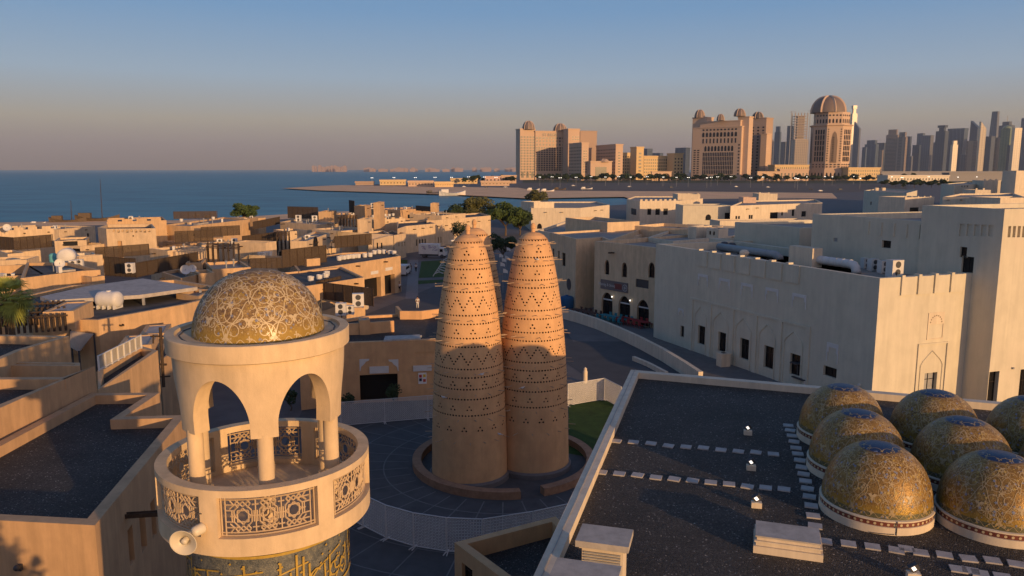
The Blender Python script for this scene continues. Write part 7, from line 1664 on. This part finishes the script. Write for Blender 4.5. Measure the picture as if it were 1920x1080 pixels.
# ---- people
def person(px, py, lab, shirt, trousers, rz=0, arm=0.15):
    p = atz(px, py, .02); t = thing('person', (p.x, p.y, .02), lab, 'person', None, rz)
    V_ = [(0, 0, .95, .15), (0, 0, 1.2, .15), (0, 0, 1.42, .16), (0, 0, 1.52, .06), (0, .01, 1.64, .095), (0, 0, 1.72, .085), (-.1, 0, .88, .1), (-.11, .04, .48, .065), (-.12, -.05, .08, .045), (-.12, .1, .03, .04), (.1, 0, .88, .1), (.11, -.06, .48, .065), (.12, -.16, .08, .045), (.12, -.02, .03, .04),
          (-.2, 0, 1.4, .06), (-.27, .02, 1.12, .045), (-.26, .1, .88, .035), (-.26, .12, .8, .03), (.2, 0, 1.4, .06), (.27, -.02, 1.12, .045), (.26, .04, .88, .035), (.26, .06, .8, .03)]
    E = [(0, 1), (1, 2), (2, 3), (3, 4), (4, 5), (0, 6), (6, 7), (7, 8), (8, 9), (0, 10), (10, 11), (11, 12), (12, 13), (2, 14), (14, 15), (15, 16), (16, 17), (2, 18), (18, 19), (19, 20), (20, 21)]
    def skin(Vs, Es, nm, m, par, scale=1.0):
        me = bpy.data.meshes.new(nm); me.from_pydata([v[:3] for v in Vs], Es, []); o = bpy.data.objects.new(nm, me); COL.objects.link(o); mod = o.modifiers.new('s', 'SKIN')
        for i, v in enumerate(Vs): me.skin_vertices[0].data[i].radius = (v[3] * scale,) * 2
        me.skin_vertices[0].data[0].use_root = True; s2 = o.modifiers.new('d', 'SUBSURF'); s2.levels = 1; s2.render_levels = 1
        dg = bpy.context.evaluated_depsgraph_get(); dg.update(); nme = bpy.data.meshes.new_from_object(o.evaluated_get(dg)); bpy.data.objects.remove(o); nme.materials.clear(); nme.materials.append(m); nme.polygons.foreach_set('use_smooth', [True] * len(nme.polygons))
        q = bpy.data.objects.new(nm, nme); COL.objects.link(q); q.parent = par; return q
    body = skin(V_, E, 'body', mat('skin', (.3, .18, .12), bump=0), t)
    skin([V_[i] for i in (0, 1, 2, 14, 15, 18, 19)], [(0, 1), (1, 2), (2, 3), (3, 4), (2, 5), (5, 6)], 'shirt', shirt, body, 1.15)
    skin([V_[i] for i in (0, 6, 7, 8, 10, 11, 12)], [(0, 1), (1, 2), (2, 3), (0, 4), (4, 5), (5, 6)], 'trousers', trousers, body, 1.18)
    hb = MB(); hb.ball((0, -.01, 1.72), .105, .11, .1, 10, 6); hb.build('hair', mat('dark_hair', (.02, .015, .012), bump=0), body, local=True)
    return t
blk = mat('black_cloth', (.02, .02, .025), bump=0); lgt = mat('pale_cloth', (.55, .53, .5), bump=0)
person(749, 548, 'person in a pale shirt walking by the dark doorway', lgt, blk, R(20)); person(770, 511, 'person in dark clothes walking on the pale path, left of the pair', blk, blk, R(170)); person(780, 510, 'person in a pale top on the pale path, right of the pair', lgt, blk, R(190))
person(783, 578, 'person in pale clothes behind the lit parapet wall near the left tower', lgt, lgt, R(10))
# bike rack ribs by the lawn
t = thing('curved_rail', tuple(atz(822, 505, .03)), 'row of pale curved ribs beside the lawn', 'rail')
for i in range(7):
    p = atz(812 + i * 3, 518 - i * 4.5, .03) - Vector(t['wl']); b = MB(); b.tube([(p.x, p.y, 0), (p.x + .3, p.y, .5), (p.x + 1.2, p.y - .4, .9), (p.x + 2.0, p.y - 1, .7)], .09, 5); b.build('rib', WFR, t, local=True)
# flags between towers
for i, (x, y) in enumerate(((938, 515), (941, 505), (936, 495), (947, 500), (943, 530), (950, 480))):
    p = atz(x, y + 20, 0); t = thing('flag', (p.x, p.y, 0), 'pale flag on a pole seen in the gap between the pigeon towers', 'flag', 'flags between the pigeon towers'); b = MB(); b.tube([(0, 0, 0), (0, 0, 4.2)], .04, 5); b.build('flagpole', GREY, t, local=True); b = MB(); b.add([(0, 0, 4.1), (.4, .05, 4.0), (.8, 0, 3.75), (.8, 0, 3.3), (.4, .05, 3.4), (0, 0, 3.4)], [(0, 1, 4, 5), (1, 2, 3, 4)]); b.build('cloth', WFR, t, local=True)
# ---- trees
def ptree(px, py, z, h, r, m, lab, seed, leaves=2600, ls=.3, trunk_h=.3, grp=None):
    return tree(px, py, h, r, m, lab, seed=seed, leaves=leaves, ls=ls, trunk_h=trunk_h, group=grp)
ptree(845, 425, 0, 9.5, 4.6, LEAFD, 'dark rounded bush tree by the bay, leftmost of three', 21, 2600, .42, .12)
ptree(893, 420, 0, 11.5, 8.0, LEAF2, 'broad olive tinted tree by the bay, middle of three', 22, 5200, .45, .12)
ptree(948, 442, 0, 10.8, 6.5, LEAF, 'spreading green tree beyond the gap between the pigeon towers', 23, 4600, .4, .3)
ptree(975, 440, 0, 9, 4, LEAFD, 'dark tree left of the sunlit bay house', 26, 2600, .4, .2)
ptree(943, 490, 0, 6.8, 3.8, LEAFD, 'dark low tree in the gap between the towers, nearest', 24, 2600, .25, .25)
ptree(866, 468, 0, 8, 3.2, LEAFD, 'thin dark tree against the shaded cream house', 25, 1000, .25, .25)
ptree(458, 421, 0, 8.5, 6.5, LEAF, 'green tree behind the tan houses on the beach, left', 27, 3600, .4, .2)
ptree(1005, 395, 0, 12, 6.5, LEAF2, 'olive green tree rising behind the sunlit bay house', 28, 3600, .45, .25)
for x, y, h, lab in ((738, 760, 2.2, 'dark potted bush right of the wide dark doorway'), (545, 770, 2.0, 'dark bush seen through the minaret arch'), (652, 768, 1.6, 'small dark bush beside the minaret, left of the doorway')):
    ptree(x, y, 0, h, .7, LEAFD, lab, int(x), 500, .1, .2)
# palm at left
p = aty(14, 566, 54.0); t = thing('palm_tree', (p.x, p.y, 0), 'tall fan palm with a shaggy green crown at the left edge', 'palm tree'); b = MB(); b.tube([(0, 0, 0), (.1, 0, 5), (.05, .1, p.z)], .3, 10, .22); b.build('trunk', BARK, t, local=True)
c = MB(); rp = random.Random(8); H = p.z + .3
for i in range(95):
    a = rp.random() * 2 * math.pi; el_ = rp.uniform(-.9, 1.2); L = rp.uniform(1.2, 2.0); st = Vector((.1 * math.cos(a), .1 * math.sin(a), H)); d = Vector((math.cos(a) * math.cos(el_), math.sin(a) * math.cos(el_), math.sin(el_)))
    mid = st + d * L * .55; c.tube([st, mid], .02, 4)
    side = d.cross(Vector((0, 0, 1))).normalized(); up = side.cross(d).normalized()
    for j in range(15):
        ph = R(-80 + 160 * j / 14); q = (d * math.cos(ph) + side * math.sin(ph)).normalized(); l = L * rp.uniform(.4, .6); tip = mid + q * l - Vector((0, 0, l * l * rp.uniform(.25, .6))); m2 = mid + q * l * .55 - Vector((0, 0, l * .08)); w = q.cross(up).normalized() * .035
        c.add([mid - w * .5, mid + w * .5, m2 + w, m2 - w, tip], [(0, 1, 2, 3), (3, 2, 4)])
c.build('fronds', PALM, t, local=True)
c = MB()
for i in range(40):
    a = rp.random() * 2 * math.pi; r = rp.uniform(.15, .55); z0 = H - rp.uniform(.1, .6); q = Vector((r * math.cos(a), r * math.sin(a), z0)); e = Vector((r * 1.3 * math.cos(a + .1), r * 1.3 * math.sin(a + .1), z0 - rp.uniform(.8, 1.9))); w = Vector((-math.sin(a), math.cos(a), 0)) * .09
    c.add([q - w, q + w, e + w * .3, e - w * .3], [(0, 1, 2, 3)])
c.build('dead_fronds', mat('dry_palm', (.25, .17, .06), bump=0), t, local=True)
# ---- dhow and boats at the far left shore
def boat(px, py, L, mast, lab, m=BARK):
    p = atz(px, py, -.6); t = thing('boat', (p.x, p.y, -.6), lab, 'boat', None, R(15)); b = MB(); S = 9; vs = []
    for i in range(S):
        u = i / (S - 1); x = (u - .5) * L; w = L * .16 * math.sin(math.pi * min(u * .9 + .1, 1)) ** .6; sh_ = L * .1 * (1 + 1.6 * (2 * u - 1) ** 2 * .6)
        vs += [(x, -w, sh_), (x, -w * .5, .1), (x, w * .5, .1), (x, w, sh_)]
    b.add(vs, [(4 * i + j, 4 * i + j + 4, 4 * i + j + 5, 4 * i + j + 1) for i in range(S - 1) for j in range(3)] + [(4 * i + 3, 4 * i + 7, 4 * i + 4, 4 * i) for i in range(S - 1)]); b.build('hull', m, t, local=True)
    b = MB(); b.box(-L * .42, -L * .15, -L * .08, L * .08, L * .1, L * .24); b.build('cabin', m, t, local=True)
    if mast: b = MB(); b.tube([(L * .1, 0, L * .1), (L * .12, 0, mast)], .17, 6, .08); b.build('mast', WOOD, t, local=True)
boat(184, 417, 16, 17, 'wooden dhow with a tall mast moored at the far left shore'); boat(128, 419, 13, 9, 'smaller boat with a mast left of the dhow'); boat(848, 367, 22, 0, 'white motor boat lying off the sandy spit', WFR); boat(815, 364, 14, 0, 'dark low boat beside the white motor boat', DGREY)
boat(72, 421, 5, 0, 'small white boat at the far left shore', WFR)
# beach clutter near the hotel: jetty, boats
for i, (x, y, m_, lab) in enumerate(((1000, 358, WFR, 'white boat drawn up on the sand, left one'), (1027, 360, WFR, 'white boat drawn up on the sand, middle one'), (1050, 357, BARK, 'brown wooden boat under palms on the sand'), (1100, 356, WFR, 'white boat on the sand right of the palms'))): boat(x, y, 13, 0, lab, m_)

# ---- trees standing behind the viewpoint, their shade falls on the near left house
for x, y, h, r, lab, sd in ((-9.5, 6.0, 14.0, 3.6, 'tall dense tree just behind the viewpoint on the left', 31), (-3.6, 3.4, 13.4, 3.0, 'tall tree below and behind the viewpoint', 32), (-17, 9, 14.2, 4.0, 'broad tree behind the viewpoint, farthest left', 33)):
    o = tree(1000, 900, h, r, LEAF, lab, seed=sd, leaves=5200, ls=.2, trunk_h=.35); o.location = (x, y, 0)

# ---- small roof clutter: vents, pipes, hatches, compressors
def proto(name, parts, cat):
    t = thing(name, (0, 0, 0), 'x', cat)
    for nm, mb, m in parts: mb.build(nm, m, t, local=True)
    return t
q1 = MB(); q1.box(-.35, .35, -.3, .3, 0, .5); q2 = MB(); q2.box(-.4, .4, -.35, .35, .502, .58)
q3 = MB(); q3.tube([(0, 0, 0), (0, 0, .9)], .1, 8); q4 = MB(); q4.lathe([(.2, .9), (.22, 1.0), (.02, 1.15)], n=10)
q5 = MB(); q5.box(-.5, .5, -.2, .2, .1, .85); q5.box(-.45, -.35, -.2, .2, 0, .099); q5.box(.35, .45, -.2, .2, 0, .099); q6 = MB(); q6.lathe([(.28, 0), (.28, .02), (.001, .02)], n=14); T_ = Matrix.Translation((-.12, -.2, .48)) @ Matrix.Rotation(R(90), 4, 'X'); q6.v = [tuple(T_ @ Vector(v)) for v in q6.v]
q7 = MB(); q7.box(-.9, .9, -.6, .6, 0, .25); q8 = MB(); q8.box(-.8, .8, -.5, .5, .252, .3)
PR = [('vent_box', (('box', q1, SAND), ('cap', q2, SLAB)), 'roof vent', 'small pale vent box on a flat village roof'), ('vent_pipe', (('pipe', q3, GREY), ('cowl', q4, GREY)), 'vent pipe', 'short grey vent pipe with a cowl on a flat village roof'),
      ('compressor', (('casing', q5, WFR), ('fan', q6, DGREY)), 'air conditioner', 'small white compressor box on a flat village roof'), ('skylight', (('kerb', q7, SLAB), ('glazing', q8, GLASS)), 'skylight', 'low dark skylight box on a flat village roof')]
PO = [None] * 4; rq = random.Random(12)
for P_, zr, lab_ in VR:
    A_ = abs(area([tuple(p) for p in P_])); n_ = min(6, int(A_ / 22))
    I_ = inset(P_, 1.0)
    for _ in range(n_):
        w = [rq.random() for _ in I_]; s_ = sum(w); p = sum((I_[i] * (w[i] / s_) for i in range(len(I_))), Vector((0, 0))); k = rq.choice((0, 1, 1, 2, 2, 3)); nm, parts, cat, lb_ = PR[k]
        if PO[k] is None: PO[k] = proto(nm, parts, cat); o = PO[k]
        else: o = copy_tree(PO[k], (0, 0, 0))
        o.location = (p.x, p.y, zr + .003); o.rotation_euler.z = rq.random() * 3; o['label'] = lb_; o['group'] = cat + 's scattered on the village roofs'
